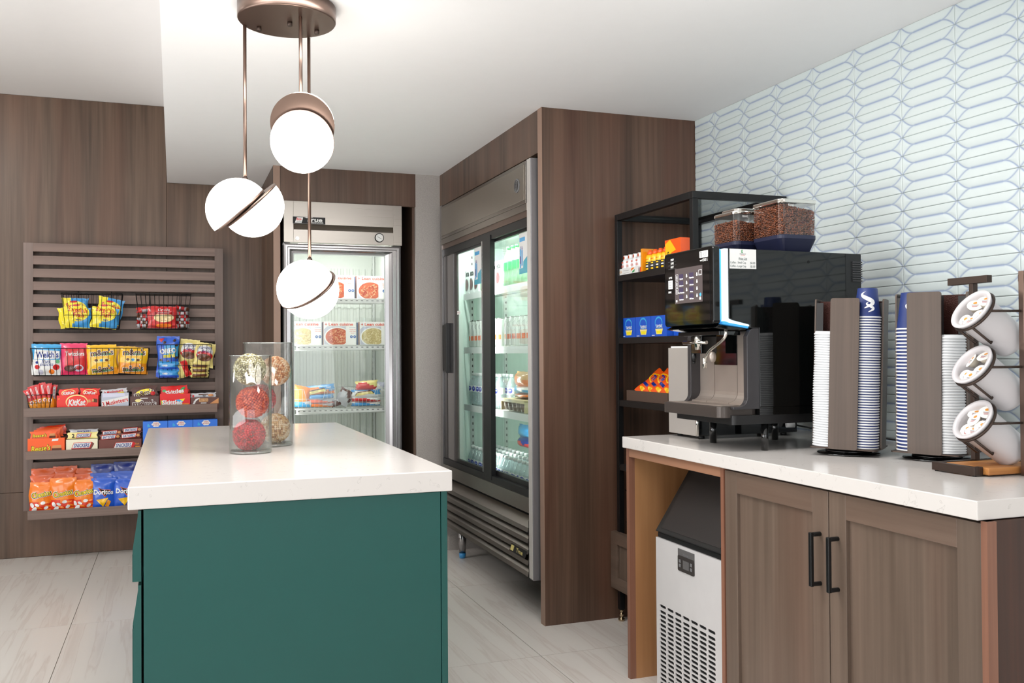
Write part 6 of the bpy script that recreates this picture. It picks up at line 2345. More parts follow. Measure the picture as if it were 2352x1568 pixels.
for k in range(5):
    bag('detergent_pouch', 'orange detergent pouch leaning in the wooden tray, %s of five from the left' % ('first', 'second', 'third', 'fourth', 'last')[k], 'pouch', (2.025 + 0.004 * k, 3.810 - 0.070 * k, 1.066), 0.115, 0.155, 0.02,
        lambda u, v: 'f_ora2', 'orange detergent pouches in the wooden tray', (radians(-42), radians(26), RZ), tide, 90 + k, nu=8, nv=10)

# ================================================================== cup carousels
mat('cup_navy', (30, 49, 108), 0.5, var=0.02)
mat('paper_white', (226, 226, 226), 0.5, var=0.0)
mat('lid_white', (222, 224, 226), 0.35, var=0.0)
mat('carousel_dark', (36, 34, 34), 0.4, 0.3)
mat('hammered_brown', (66, 34, 28), 0.35, 0.5, bump=0.6, bscale=350)


def polar_patch(mb, pts, prof_r, m, eps=0.0006):
    """print outline given as (angle, z) wrapped on a tapering cup; prof_r(z) -> radius"""
    mb.add([((prof_r(z) + eps) * cos(a), (prof_r(z) + eps) * sin(a), z) for a, z in pts], [tuple(range(len(pts)))], m)


def cup_proto(h, rt_, rb_, label_side):
    """paper cup standing upside down: rim below, base on top"""
    t = thing('paper_cup', 'x', 'cup', (0, 0, 0), world=False)
    R = lambda z: rt_ + (rb_ - rt_) * z / h
    MB().lathe([(R(0.003), 0.003), (R(h * 0.5), h * 0.5), (R(h), h), (R(h) - 0.002, h + 0.0005), (R(h) - 0.002, h - 0.006), (0.0005, h - 0.006)], 'cup_navy', n=28, capb=False, capt=False).build('cup_wall', t)
    MB().lathe([(rt_ - 0.0005, 0.0), (rt_ + 0.0022, 0.0012), (rt_ + 0.0022, 0.0034), (rt_ - 0.0005, 0.0048)], 'paper_white', n=28, capb=False, capt=False).build('rim', t)
    return t, R


def steam_mark(top, R, ang):
    """white steam swirl printed on the uppermost cup"""
    m = MB()

    def ribbon(pts, wd):
        n = len(pts)
        up_, dn = [], []
        for i, (u, v) in enumerate(pts):
            a = pts[max(i - 1, 0)]; b_ = pts[min(i + 1, n - 1)]
            dx, dz = b_[0] - a[0], b_[1] - a[1]
            l = sqrt(dx * dx + dz * dz) + 1e-9
            w_ = wd[i]
            up_.append((u - dz / l * w_, v + dx / l * w_)); dn.append((u + dz / l * w_, v - dx / l * w_))
        for i in range(n - 1):
            q = [up_[i], up_[i + 1], dn[i + 1], dn[i]]
            m.add([((R(z) + 0.0007) * cos(ang + x / R(z)), (R(z) + 0.0007) * sin(ang + x / R(z)), z) for x, z in q], [(0, 1, 2, 3)], 'paper_white')
    for off, sc_, dz in ((0.0, 1.0, 0.0), (0.006, 0.62, -0.020)):
        pts, wd = [], []
        for i in range(22):
            t = i / 21
            pts.append((off + sc_ * (0.016 * sin(t * 6.6 - 0.6) - 0.004), 0.030 + dz * 0.6 + sc_ * 0.052 * t))
            wd.append(0.0062 * sc_ * sin(pi * min(1, t * 1.02 + 0.02)) ** 0.8 + 0.0002)
        ribbon(pts, wd)
    return m


def lid_proto():
    m = MB().lathe([(0.0455, 0.0), (0.0475, 0.001), (0.0475, 0.004), (0.0445, 0.006), (0.0435, 0.011), (0.0405, 0.012), (0.0395, 0.0095), (0.0005, 0.0095)], 'lid_white', n=28, capt=False)
    return m


ORD = ['', 'first', 'second', 'third', 'fourth', 'fifth', 'sixth', 'seventh', 'eighth', 'ninth', 'tenth']


def ordn(k):
    if k <= 10: return ORD[k]
    return '%d%s' % (k, 'th' if 10 < k % 100 < 14 else {1: 'st', 2: 'nd', 3: 'rd'}.get(k % 10, 'th'))


def carousel(nm, cx, cy, ang, tilt, lab, side, cup, cup_pitch, ncup, lid_pitch, nlid, cupq, lidq, bw, half, ztop, cup_h, cup_R):
    t = thing('cup_carousel', lab, 'cup dispenser', (cx, cy, HC), (0, tilt, ang), world=False)
    # stationary foot is drawn level by counter-rotating it
    f = MB()
    f.lathe([(0.094, 0.0), (0.098, 0.003), (0.096, 0.006), (0.075, 0.008)], 'black_gloss', n=48)
    f.lathe([(0.071, 0.008), (0.071, 0.014), (0.068, 0.015), (0.068, 0.022)], 'black_gloss', n=40)
    f.xf(Matrix.Rotation(-tilt, 4, 'Y'))
    f.build('turntable', t)
    z0 = 0.026
    MB().prism(rrect(-half, -half, half, half, 0.012), z0 - 0.004, z0, 'bronze_dark', 'z').build('tray', t)
    MB().box(-half + 0.004, -0.001, z0, half - 0.004, 0.001, ztop - 0.006, 'hammered_brown').build('partition', t)
    MB().box(-0.001, -half + 0.004, z0, 0.001, half - 0.004, ztop - 0.0065, 'hammered_brown').build('partition', t)
    for k in range(4):
        a = k * pi / 2
        M = Matrix.Rotation(a, 4, 'Z')
        b = MB()
        b.prism(rrect(-bw / 2, z0 - 0.004, bw / 2, ztop, 0.007, 3), -half - 0.0025, -half + 0.0025, 'board_walnut', 'y')
        b.prism(rrect(-bw / 2 + 0.002, z0, bw / 2 - 0.002, ztop - 0.004, 0.006, 3), -half + 0.0026, -half + 0.004, 'carousel_dark', 'y')
        b.xf(M)
        b.build('side_board', t)
        # stub walls folded off each board
        s = MB()
        s.box(-bw / 2 + 0.0012, -half + 0.003, z0, -bw / 2 + 0.003, -half + 0.024, ztop - 0.012, 'carousel_dark')
        s.box(bw / 2 - 0.003, -half + 0.003, z0, bw / 2 - 0.0012, -half + 0.024, ztop - 0.012, 'carousel_dark')
        s.xf(M)
        s.build('flange', t)
    Mt = Matrix.Translation((cx, cy, HC)) @ Matrix.Rotation(ang, 4, 'Z') @ Matrix.Rotation(tilt, 4, 'Y')
    rot = Mt.to_euler()
    n_last = None
    for k in range(ncup):
        z = z0 + 0.0005 + cup_pitch * k
        p = Mt @ Vector((cupq[0] + 0.0006 * sin(k * 1.3), cupq[1] + 0.0005 * cos(k * 1.9), z))
        nth = ncup - k
        lb = ('navy paper cup with white steam print on top of the %s stack' % side) if k == ncup - 1 else '%s navy paper cup from the top of the %s carousel stack' % (ordn(nth), side)
        if k == ncup - 1:
            # the uppermost cup shows its print
            c_, R = cup_proto(cup_h, *cup_R, 0)
            c_.location = p
            c_.rotation_euler = rot
            c_['label'] = lb
            c_['group'] = 'navy paper cups in the %s carousel' % side
            d = Vector((-cx, -cy, 0))
            va = atan2(d.y, d.x) - ang
            steam_mark(cup_h, R, va + 0.12).build('steam_print', c_)
        else:
            put(cup, p.x, p.y, p.z, lb, 'navy paper cups in the %s carousel' % side)
            o = bpy.data.objects[cup.name] if k == 0 else None
        if k < ncup - 1:
            last = [o_ for o_ in (COL.objects[-1],)]
    # orient every nested cup like its stack
    for o in bpy.data.objects:
        if o.get('label', '').endswith('%s carousel stack' % side):
            o.rotation_euler = rot
    me = None
    for k in range(nlid):
        z = z0 + 0.0005 + lid_pitch * k
        rr = 0.035 * sin(k * 0.21) + rnd.uniform(-0.02, 0.02)
        lean = (0.0018 * sin(k * 0.22), 0.0012 * sin(k * 0.31 + 1))
        p = Mt @ Vector((lidq[0] + lean[0] * 0.8, lidq[1] + lean[1], z))
        if me is None:
            o = lid_proto().build('cup_cover')
            me = o.data
        else:
            o = bpy.data.objects.new('cup_cover', me)
            COL.objects.link(o)
        o.location = p
        o.rotation_euler = (rot.x + rr * 0.5, rot.y + rr, rot.z)
        nth = nlid - k
        tag(o, 'topmost white plastic lid in the %s carousel' % side if nth == 1 else '%s white plastic lid from the top in the %s carousel' % (ordn(nth), side), 'lid', 'white lids in the %s carousel' % side)
    return t


cupA, _ = cup_proto(0.092, 0.0405, 0.029, 0)
carousel('a', 2.025, 2.403, radians(-51), radians(1.6), 'left cup carousel with walnut boards beside the coffee machine', 'left', cupA, 0.0081, 51, 0.0078, 46, (0.056, -0.052), (-0.054, -0.054), 0.086, 0.102, 0.492, 0.092, (0.0405, 0.029))
cupB, _ = cup_proto(0.112, 0.0445, 0.032, 0)
carousel('b', 2.165, 2.180, radians(-64), radians(0.4), 'right cup carousel with walnut boards beside the creamer stand', 'right', cupB, 0.0107, 35, 0.0082, 42, (-0.053, -0.050), (0.053, -0.053), 0.098, 0.102, 0.500, 0.112, (0.0445, 0.032))

# ================================================================== creamer stand
cs = thing('creamer_stand', 'bronze metal stand with wooden base holding three tilted white canisters', 'stand', (2.06, 1.885, HC))
z0, z1 = 0.943, 0.965
MB().box(1.942, 1.832, z0, 1.958, 1.975, z1, 'bronze_dark').build('base_bar', cs, bevel=0.001)
MB().box(1.958, 1.959, z0, 2.20, 1.975, z1, 'bronze_dark').build('base_bar', cs, bevel=0.001)
MB().box(1.958, 1.832, z0, 1.972, 1.848, z1, 'bronze_dark').build('base_bar', cs, bevel=0.001)
MB().box(1.973, 1.815, z0 + 0.001, 2.17, 1.958, z1 - 0.002, 'cork_wood').build('base_board', cs, bevel=0.003)
MB().box(2.172, 1.80, z0, 2.19, 1.958, z1, 'bronze_dark').build('base_bar', cs, bevel=0.001)
for x, y in ((1.95, 1.84), (1.95, 1.965), (2.19, 1.965), (2.18, 1.81)):
    MB().cyl((x, y, HC), (x, y, z0), 0.005, 'black_plastic', n=10).build('foot', cs)
MB().box(2.072, 1.952, z1 + 0.0005, 2.090, 1.966, 1.452, 'bronze_dark').build('upright', cs, bevel=0.001)
MB().box(2.073, 1.791, z0 - 0.002, 2.093, 1.807, 1.474, 'bronze').build('upright', cs, bevel=0.001)
MB().box(2.071, 1.905, 1.452, 2.091, 2.040, 1.472, 'bronze_dark').build('top_bar', cs, bevel=0.001)
MB().box(2.089, 1.760, 1.448, 2.107, 1.822, 1.466, 'bronze_dark').build('top_bar', cs, bevel=0.001)
MB().box(2.088, 1.80, 0.97, 2.093, 1.806, 1.45, 'bronze_dark').build('stiffener', cs)
mat('canister_white', (216, 212, 214), 0.3, var=0.0)
mat('pod_lid', (246, 243, 238), 0.4, var=0.0)
mat('pod_cup', (240, 232, 214), 0.4, var=0.0)
mat('pod_print', (176, 98, 108), 0.5)
mat('pod_orange', (222, 150, 60), 0.5)
AX = Vector((-0.80, 0.12, 0.59)).normalized()     # the canister's axis, mouth direction
CR, CB, CL = 0.057, 0.048, 0.160
pod_me = None
rp = random.Random(9)
q = AX.to_track_quat('Z', 'X').to_matrix().to_4x4()


def pod_proto():
    t = thing('creamer_pod', 'x', 'creamer', (0, 0, 0), world=False)
    MB().lathe([(0.0125, 0.0), (0.0175, 0.016)], 'pod_cup', n=18, capt=False).build('cup', t)
    MB().lathe([(0.0205, 0.016), (0.0205, 0.0172)], 'pod_lid', n=18).build('lid', t)
    m = MB()
    m.ell(0.0, 0.0085, 0.0060, 0.0042, 'pod_orange', 0, rot=0.4, n=12)
    for k in range(3):
        m.rect(-0.009 + 0.001 * k, -0.001 - 0.0036 * k, 0.009 - 0.002 * k, 0.0008 - 0.0036 * k, 'pod_print' if k else 'print_grey', 0)
    m.xf(Matrix.Translation((0, 0, 0.0176)) @ Matrix.Rotation(radians(-90), 4, 'X'))
    m.build('lid_print', t)
    return t


pod = pod_proto()
PODN = 0
for i, (mz, lab, cnt) in enumerate(((1.378, 'top', 5), (1.232, 'middle', 5), (1.086, 'bottom', 6))):
    mouth = Vector((1.986, 1.880, mz))
    M = Matrix.Translation(mouth) @ q
    org = tuple(mouth - AX * CL)
    t = thing('canister', '%s tilted white canister of creamer pods in the bronze stand' % lab, 'canister', org, group='white canisters on the creamer stand')
    m = MB()
    m.lathe([(0.030, -CL), (0.044, -CL + 0.004), (CB, -CL + 0.016), (CR - 0.004, -0.012), (CR + 0.002, -0.008), (CR + 0.005, -0.002), (CR + 0.004, 0.0), (CR - 0.006, -0.001), (CR - 0.008, -0.01), (CB - 0.004, -0.10), (0.0005, -0.102)], 'canister_white', n=48, capt=False)
    m.xf(M)
    m.build('body', t)
    # holder ring and prongs belong to the stand
    r = MB()
    r.tube([tuple(M @ Vector(((CR + 0.0035) * cos(a), (CR + 0.0035) * sin(a), -0.014))) for a in [2 * pi * k / 40 for k in range(40)]], 0.0042, 'bronze_dark', 6, True)
    rg = r.build('holder_ring', cs)
    # two prongs on the underside
    down = Vector((-AX.x * AX.z, -AX.y * AX.z, 1 - AX.z * AX.z)).normalized() * -1
    side = AX.cross(down).normalized()
    for s_ in (-1, 1):
        for dd in (0.55,):
            dr = (down * 0.86 + side * s_ * 0.5).normalized()
            a = mouth - AX * 0.014 + dr * (CR + 0.003)
            b_ = mouth - AX * 0.085 + dr * (CB + 0.012)
            c_ = MB()
            w = side * 0.003
            c_.tube([tuple(a), tuple(b_), tuple(b_ - dr * 0.006)], 0.0034, 'bronze_dark', 6)
            c_.build('prong', rg)
    # arms to both uprights
    e1 = mouth - AX * 0.014 - side * (CR + 0.003)
    e2 = mouth - AX * 0.014 + side * (CR + 0.003)
    for e in (e1, e2):
        yy = 1.801 if e.y < mouth.y else 1.955
        c_ = MB().tube([tuple(e), (e.x + 0.02, (e.y + yy) / 2, e.z), (2.074, yy, e.z)], 0.0034, 'bronze_dark', 6)
        c_.build('arm', rg)
    pos = [(-0.026, 0.020), (0.020, 0.024), (0.028, -0.016), (-0.012, -0.022), (-0.034, -0.006), (0.004, 0.004)]
    for k in range(cnt):
        u, v = pos[k]
        p = M @ Vector((u * 0.98, v * 0.98, -0.034 + 0.004 * (k % 3)))
        qq = (AX + Vector((rp.uniform(-.45, .45), rp.uniform(-.45, .45), rp.uniform(-.35, .35)))).normalized().to_track_quat('Z', 'Y')
        eu = qq.to_euler()
        lb = 'creamer pod with printed foil lid, number %d clockwise in the %s canister' % (k + 1, lab)
        lb = ('white creamer pod with printed foil lid in the %s canister, ' % lab) + ('upper left', 'upper right', 'lower right', 'lower left', 'far left', 'centre')[k]
        if PODN == 0:
            pod.location = p; pod.rotation_euler = eu; pod['label'] = lb; pod['group'] = 'creamer pods in the %s canister' % lab
        else:
            dup(pod, p, eu, lb, 'creamer pods in the %s canister' % lab)
        PODN += 1

# ================================================================== boxes on the snack rack
for nm, c_ in dict(b_red=(232, 40, 28), b_silver=(186, 190, 204), b_choc=(86, 50, 44), b_skred=(226, 24, 26), b_kbrown=(98, 62, 54), b_orange=(248, 96, 30), b_cream=(240, 234, 206),
                   b_brown=(112, 56, 46), b_blue=(52, 120, 226)).items():
    mat(nm, c_, 0.45, coat=0.15, var=0.02)
mat('yellow_ink', (252, 226, 40), 0.5, var=0.0)
mat('red_ink', (206, 26, 32), 0.5, var=0.0)
mat('blue_ink', (38, 56, 140), 0.5, var=0.0)
mat('wafer', (214, 150, 96), 0.6, var=0.0)
mat('choc_ink', (98, 54, 30), 0.6, var=0.0)


def dbox(label, x0, x1, zb, zt, hb, col, prints, y=6.30, d=0.12, group='display boxes on the snack rack'):
    """open display box: front wall zb..zt, higher back, facing -y"""
    w_ = x1 - x0
    t = thing('display_box', label, 'box', ((x0 + x1) / 2, y, zb), group=group, world=False)
    m = MB()
    h = zt - zb
    m.box(-w_ / 2, 0, 0, w_ / 2, 0.002, h, col)
    m.box(-w_ / 2, d - 0.002, 0, w_ / 2, d, hb, col)
    m.box(-w_ / 2, 0.002, 0, w_ / 2, d - 0.002, 0.002, col)
    for s in (-1, 1):
        xx = s * (w_ / 2 - 0.001)
        m.prism([(0.002, 0.002), (d - 0.002, 0.002), (d - 0.002, hb), (0.002, h)], xx - 0.001, xx + 0.001, col, 'x')
    m.build('tray', t)
    p = MB()
    prints(p, w_, h)
    p.build('printed_front', t)
    return t


def bar(label, x, y, z, w_, h, col, prints, rx=0.0, ry=0.0, group=None, t_=0.014, cat='candy bar', name='candy_bar'):
    def colfn(u, v): return col
    return bag(name, label, cat, (x, y, z), w_, h, t_, colfn, group, (rx, ry, 0), (lambda p, f: prints(p, lambda e: (lambda a, b_: f(a, b_, e)))) if prints else None, seed=int(abs(x) * 1000) % 97, nu=9, nv=6)


S1, S2, S3 = SH


def kk(p, w_, h):
    p.ell(-0.005, h * 0.62, 0.062, 0.045, 'f_cream', -0.0004, n=32)
    p.ell(-0.004, h * 0.59, 0.058, 0.041, 'b_red', -0.0008, n=32)
    p.text('KitKat', -0.004, h * 0.58, 0.052, 'print_white', -0.0014, width=0.098, bold=0.035, shear=0.2)
    p.poly([(0.055, 0.06), (0.075, 0.063), (0.072, 0.080), (0.058, 0.078)], 'wafer', -0.001)
    p.poly([(0.08, 0.064), (0.112, 0.060), (0.112, 0.082), (0.086, 0.086)], 'choc_ink', -0.001)
    p.poly([(0.08, 0.066), (0.092, 0.066), (0.092, 0.082), (0.082, 0.083)], 'wafer', -0.0014)
    p.text('NET', -0.105, h * 0.8, 0.012, 'f_gold', -0.0006, width=0.01)


dbox('red chocolate wafer display box with white oval lettering on the top shelf', -0.680, -0.446, S1, S1 + 0.108, 0.09, 'b_red', kk)


def kk2(p, g):
    p.ell(0.0, 0.026, 0.040, 0.021, 'f_cream', fn=g(0.0012))
    p.ell(0.001, 0.024, 0.037, 0.019, 'b_red', fn=g(0.0018))
    p.text('KitKat', 0.0, 0.024, 0.026, 'print_white', width=0.066, fn=g(0.0026), bold=0.035, shear=0.2)


for k, (x, z, ry, lab) in enumerate(((-0.614, 1.012, -0.09, 'left red wafer bar standing up in the red box'), (-0.496, 1.012, 0.03, 'right red wafer bar standing up in the red box'), (-0.614, 1.006, -0.05, 'red wafer bar hidden behind the left one in the red box'), (-0.500, 1.006, 0.03, 'red wafer bar hidden behind the right one in the red box'))):
    bar(lab, x, 6.325 + (0.03 if k > 1 else 0), z, 0.112, 0.052, 'b_red', kk2, -0.12, ry, 'red wafer bars in the red display box')


def musk(p, w_, h):
    p.poly([(-w_ / 2 + 0.002, 0.028), (w_ / 2 - 0.002, 0.062), (w_ / 2 - 0.002, 0.100), (-w_ / 2 + 0.002, 0.066)], 'print_white', -0.0004)
    p.text('3 Musketeers', 0.0, 0.062, 0.038, 'red_ink', -0.001, width=w_ * 0.95, rot=0.21, bold=0.02)
    p.poly([(0.0, 0.010), (0.055, 0.016), (0.06, 0.03), (0.01, 0.024)], 'f_green', -0.0006)
    p.poly([(-w_ / 2 + 0.008, h - 0.028), (w_ / 2 - 0.02, h - 0.022), (w_ / 2 - 0.024, h - 0.004), (-w_ / 2 + 0.01, h - 0.004)], 'f_lilac', -0.0004)


dbox('silver nougat bar display box with red slanting lettering beside the red wafer box', -0.428, -0.270, S1, S1 + 0.118, 0.11, 'b_silver', musk)
bar('silver nougat bar with red lettering lying on top of the silver box', -0.352, 6.322, 1.022, 0.150, 0.036, 'f_silver', lambda p, g: (p.text('3 Musketeers', -0.005, 0.019, 0.022, 'red_ink', width=0.11, fn=g(0.002), bold=0.02, rot=0.05), p.rect(0.02, 0.003, 0.055, 0.012, 'yellow_ink', fn=g(0.0016))), -0.2, -0.09)
bar('silver nougat bar lying inside the silver box below the top one', -0.345, 6.330, 1.000, 0.130, 0.026, 'f_lilac', lambda p, g: p.text('3', -0.03, 0.013, 0.02, 'blue_ink', fn=g(0.002), bold=0.03), -0.1, 0)


def mmb(p, w_, h):
    for k in range(9):
        p.rect(-w_ / 2 + 0.003, 0.006 + 0.0125 * k, w_ / 2 - 0.003, 0.0068 + 0.0125 * k, 'f_brown', -0.0003)
    p.rect(-0.025, h - 0.014, 0.02, h - 0.010, 'print_white', -0.0008)
    p.ell(-0.036, 0.066, 0.020, 0.010, 'f_cream', -0.0006)
    p.text("m&m's", 0.0, 0.047, 0.058, 'print_white', -0.001, width=0.142, bold=0.055)
    p.text("m&m's", 0.0, 0.047, 0.052, 'b_choc', -0.0016, width=0.134, bold=0.02)


dbox('dark brown candy display box with white lettering in the middle of the top shelf', -0.262, -0.092, S1, S1 + 0.092, 0.10, 'b_choc', mmb)
for k in range(2):
    bar('dark brown candy pack %s in the dark brown box' % ('standing in front' if not k else 'standing behind, slanting up'), -0.178 + 0.006 * k, 6.322 + 0.03 * k, 1.000 + 0.004 * k, 0.150, 0.060 + 0.006 * k, 'b_choc',
        lambda p, g: (p.ell(0.0, 0.034, 0.05, 0.018, 'f_yellow', fn=g(0.001), rot=0.15), p.text("m&m's", 0.0, 0.030, 0.040, 'print_white', width=0.122, fn=g(0.0018), bold=0.055, rot=0.12), p.text("m&m's", 0.0, 0.030, 0.035, 'b_choc', width=0.114, fn=g(0.0026), bold=0.02, rot=0.12), p.ell(0.052, 0.020, 0.014, 0.013, 'red_ink', fn=g(0.0034))), -0.12, -0.10, 'dark brown candy packs in their box')


def skb(p, w_, h):
    for k, c_ in enumerate(('f_green', 'yellow_ink', 'f_orange', 'f_sky')):
        p.poly([(-w_ / 2 + 0.003 + 0.006 * k, h * 0.60), (-w_ / 2 + 0.009 + 0.006 * k, h * 0.60), (-w_ / 2 + 0.012 + 0.004 * k, 0.03), (-w_ / 2 + 0.008 + 0.004 * k, 0.03)], c_, -0.0004 - 0.0001 * k)
    p.poly([(0.005, 0.065), (0.055, 0.072), (0.045, 0.05), (0.02, 0.045)], 'f_sky', -0.0005)
    p.poly([(0.025, 0.068), (0.060, 0.073), (0.048, 0.055)], 'yellow_ink', -0.0007)
    p.poly([(-0.05, 0.012), (0.035, 0.036), (0.03, 0.042), (-0.06, 0.018)], 'yellow_ink', -0.0006)
    p.text('Skittles', -0.018, 0.050, 0.040, 'print_white', -0.0014, width=0.122, bold=0.035)
    p.text('originals', 0.062, 0.038, 0.014, 'f_gold', -0.0008, width=0.042, shear=0.2)


dbox('bright red fruit candy display box with white lettering on the top shelf', -0.086, 0.096, S1, S1 + 0.105, 0.128, 'b_skred', skb)
for k in range(2):
    bar('bright red fruit candy pack %s in the red fruit candy box' % ('in front' if not k else 'behind'), 0.004, 6.322 + 0.03 * k, 0.998, 0.165, 0.058 + 0.014 * k, 'b_skred',
        lambda p, g: (p.text('Skittles', 0.0, 0.034, 0.036, 'print_white', width=0.112, fn=g(0.002), bold=0.035, rot=0.10), p.poly([(-0.05, 0.004), (0.04, 0.014), (0.06, 0.024), (-0.04, 0.012)], 'yellow_ink', fn=g(0.0014)), p.ell(0.05, 0.050, 0.016, 0.008, 'f_green', fn=g(0.0014), rot=0.5), p.ell(-0.062, 0.044, 0.012, 0.009, 'f_green', fn=g(0.0014))), -0.12, -0.06, 'bright red fruit candy packs in their box')


def kb(p, w_, h):
    p.poly([(-0.075, 0.036), (-0.055, 0.070), (-0.048, 0.070), (-0.062, 0.036)], 'print_white', -0.0006)
    p.poly([(-0.070, 0.052), (-0.045, 0.072), (-0.030, 0.074), (-0.060, 0.048)], 'print_white', -0.0007)
    p.rect(-0.035, 0.050, 0.020, 0.070, 'f_tan', -0.0006)
    p.text('PROTEIN', -0.0075, 0.060, 0.014, 'b_kbrown', -0.001, width=0.048, bold=0.02)
    p.rect(-0.025, 0.038, 0.010, 0.044, 'print_white', -0.0006)
    p.poly([(0.030, 0.036), (0.085, 0.072), (0.085, 0.036)], 'wafer', -0.0006)


dbox('low brown protein bar box at the right end of the top shelf', 0.100, 0.272, S1, S1 + 0.078, 0.075, 'b_kbrown', kb)
bar('white wrapped protein bar lying on the low brown box', 0.178, 6.322, 0.990, 0.158, 0.032, 'f_silver', lambda p, g: (p.rect(-0.03, 0.018, 0.03, 0.023, 'choc_ink', fn=g(0.0016)), p.ell(0.005, 0.013, 0.010, 0.008, 'print_grey', fn=g(0.002)), p.ell(0.045, 0.013, 0.018, 0.008, 'wafer', fn=g(0.0016)), p.ell(-0.062, 0.013, 0.006, 0.008, 'red_ink', fn=g(0.0016))), -0.2, -0.03)


def reese(p, w_, h):
    p.text("Reese's", -0.030, 0.048, 0.048, 'print_black', -0.0008, width=0.112, bold=0.05, shear=0.2, rot=0.08)
    p.text("Reese's", -0.030, 0.048, 0.045, 'yellow_ink', -0.0014, width=0.106, bold=0.015, shear=0.2, rot=0.08)
    p.rect(-0.075, 0.020, 0.005, 0.029, 'print_black', -0.0006)
    p.text('PEANUT BUTTER CUPS', -0.035, 0.0245, 0.008, 'yellow_ink', -0.001, width=0.07)
    p.rect(0.030, 0.020, 0.085, 0.045, 'choc_ink', -0.0006)
    p.poly([(0.032, 0.045), (0.084, 0.047), (0.082, 0.064), (0.035, 0.062)], 'wafer', -0.0006)
    for k in range(9):
        p.rect(0.032 + 0.006 * k, 0.021, 0.0335 + 0.006 * k, 0.044, 'b_kbrown', -0.001)
    p.poly([(0.03, h - 0.020), (0.065, h - 0.018), (0.068, h - 0.004), (0.034, h - 0.006)], 'print_white', -0.0006)


dbox('orange peanut butter cup display box at the left end of the second shelf', -0.840, -0.636, S2, S2 + 0.108, 0.10, 'b_orange', reese)
for k in range(4):
    bar('orange peanut butter cup pack %s standing in the orange box' % ('in front,', 'second,', 'third,', 'rearmost,')[k], -0.755 + 0.016 * k, 6.320 + 0.024 * k, 0.744 + 0.010 * k, 0.150, 0.060, 'b_orange' if k < 3 else 'f_deepred',
        (lambda p, g: (p.text("Reese's", -0.022, 0.036, 0.030, 'print_black', width=0.082, fn=g(0.0014), bold=0.05, shear=0.2, rot=0.06), p.text("Reese's", -0.022, 0.036, 0.028, 'yellow_ink', width=0.077, fn=g(0.0022), bold=0.012, shear=0.2, rot=0.06),
                       p.rect(-0.045, 0.012, 0.005, 0.019, 'print_black', fn=g(0.0014)), p.rect(0.032, 0.016, 0.066, 0.032, 'choc_ink', fn=g(0.0014)), p.rect(0.034, 0.032, 0.064, 0.046, 'wafer', fn=g(0.0014)))) if k == 0 else None, -0.10, -0.03 * k,
        'orange peanut butter cup packs in their box')


def snick(bg_):
    def f(p, w_, h):
        cx = 0.0 if bg_ == 'b_cream' else 0.02
        z = 0.052 if bg_ == 'b_cream' else 0.044
        p.poly([(cx - 0.062, z - 0.024), (cx + 0.052, z - 0.022), (cx + 0.070, z + 0.012), (cx + 0.060, z + 0.022), (cx + 0.05, z + 0.024), (cx - 0.045, z + 0.020)], 'b_brown' if bg_ == 'b_cream' else 'red_ink', -0.0004)
        p.poly([(cx - 0.060, z - 0.016), (cx + 0.046, z - 0.014), (cx + 0.058, z + 0.024), (cx - 0.046, z + 0.022)], 'red_ink', -0.0008)
        p.poly([(cx - 0.056, z - 0.012), (cx + 0.042, z - 0.010), (cx + 0.052, z + 0.020), (cx - 0.044, z + 0.019)], 'print_white', -0.0012)
        p.text('SNICKERS', cx - 0.001, z + 0.004, 0.032, 'blue_ink', -0.0018, width=0.088, bold=0.02, shear=0.2)
        if bg_ != 'b_cream':
            p.text('Dark', cx + 0.080, z + 0.010, 0.016, 'f_amber', -0.0008, width=0.022)
            p.rect(cx + 0.068, z - 0.010, cx + 0.094, z - 0.004, 'f_amber', -0.0008)
    return f


dbox('cream display box of chocolate bars with a slanted logo on the second shelf', -0.628, -0.450, S2, S2 + 0.094, 0.09, 'b_cream', snick('b_cream'))
bar('silver-gold chocolate bar with a 2 printed on it lying on the cream box', -0.538, 6.322, 0.752, 0.172, 0.040, 'f_cream',
    lambda p, g: (p.text('2', -0.052, 0.019, 0.032, 'print_black', fn=g(0.0022), bold=0.03), p.poly([(-0.038, 0.004), (0.045, 0.006), (0.052, 0.034), (-0.030, 0.032)], 'red_ink', fn=g(0.0014)), p.poly([(-0.034, 0.007), (0.041, 0.009), (0.047, 0.031), (-0.028, 0.029)], 'print_white', fn=g(0.002)), p.text('SNICKERS', 0.006, 0.019, 0.024, 'blue_ink', width=0.070, fn=g(0.0028), bold=0.02, shear=0.2)), -0.15, 0.0)
bar('second silver-gold chocolate bar lying behind the one with the 2', -0.532, 6.350, 0.775, 0.165, 0.034, 'f_silver', lambda p, g: p.text('SNICKERS', 0.0, 0.018, 0.018, 'blue_ink', width=0.08, fn=g(0.0022), bold=0.02, shear=0.2), -0.2, 0.0)
dbox('brown display box of dark chocolate bars on the second shelf', -0.444, -0.196, S2, S2 + 0.086, 0.09, 'b_brown', snick('b_brown'))
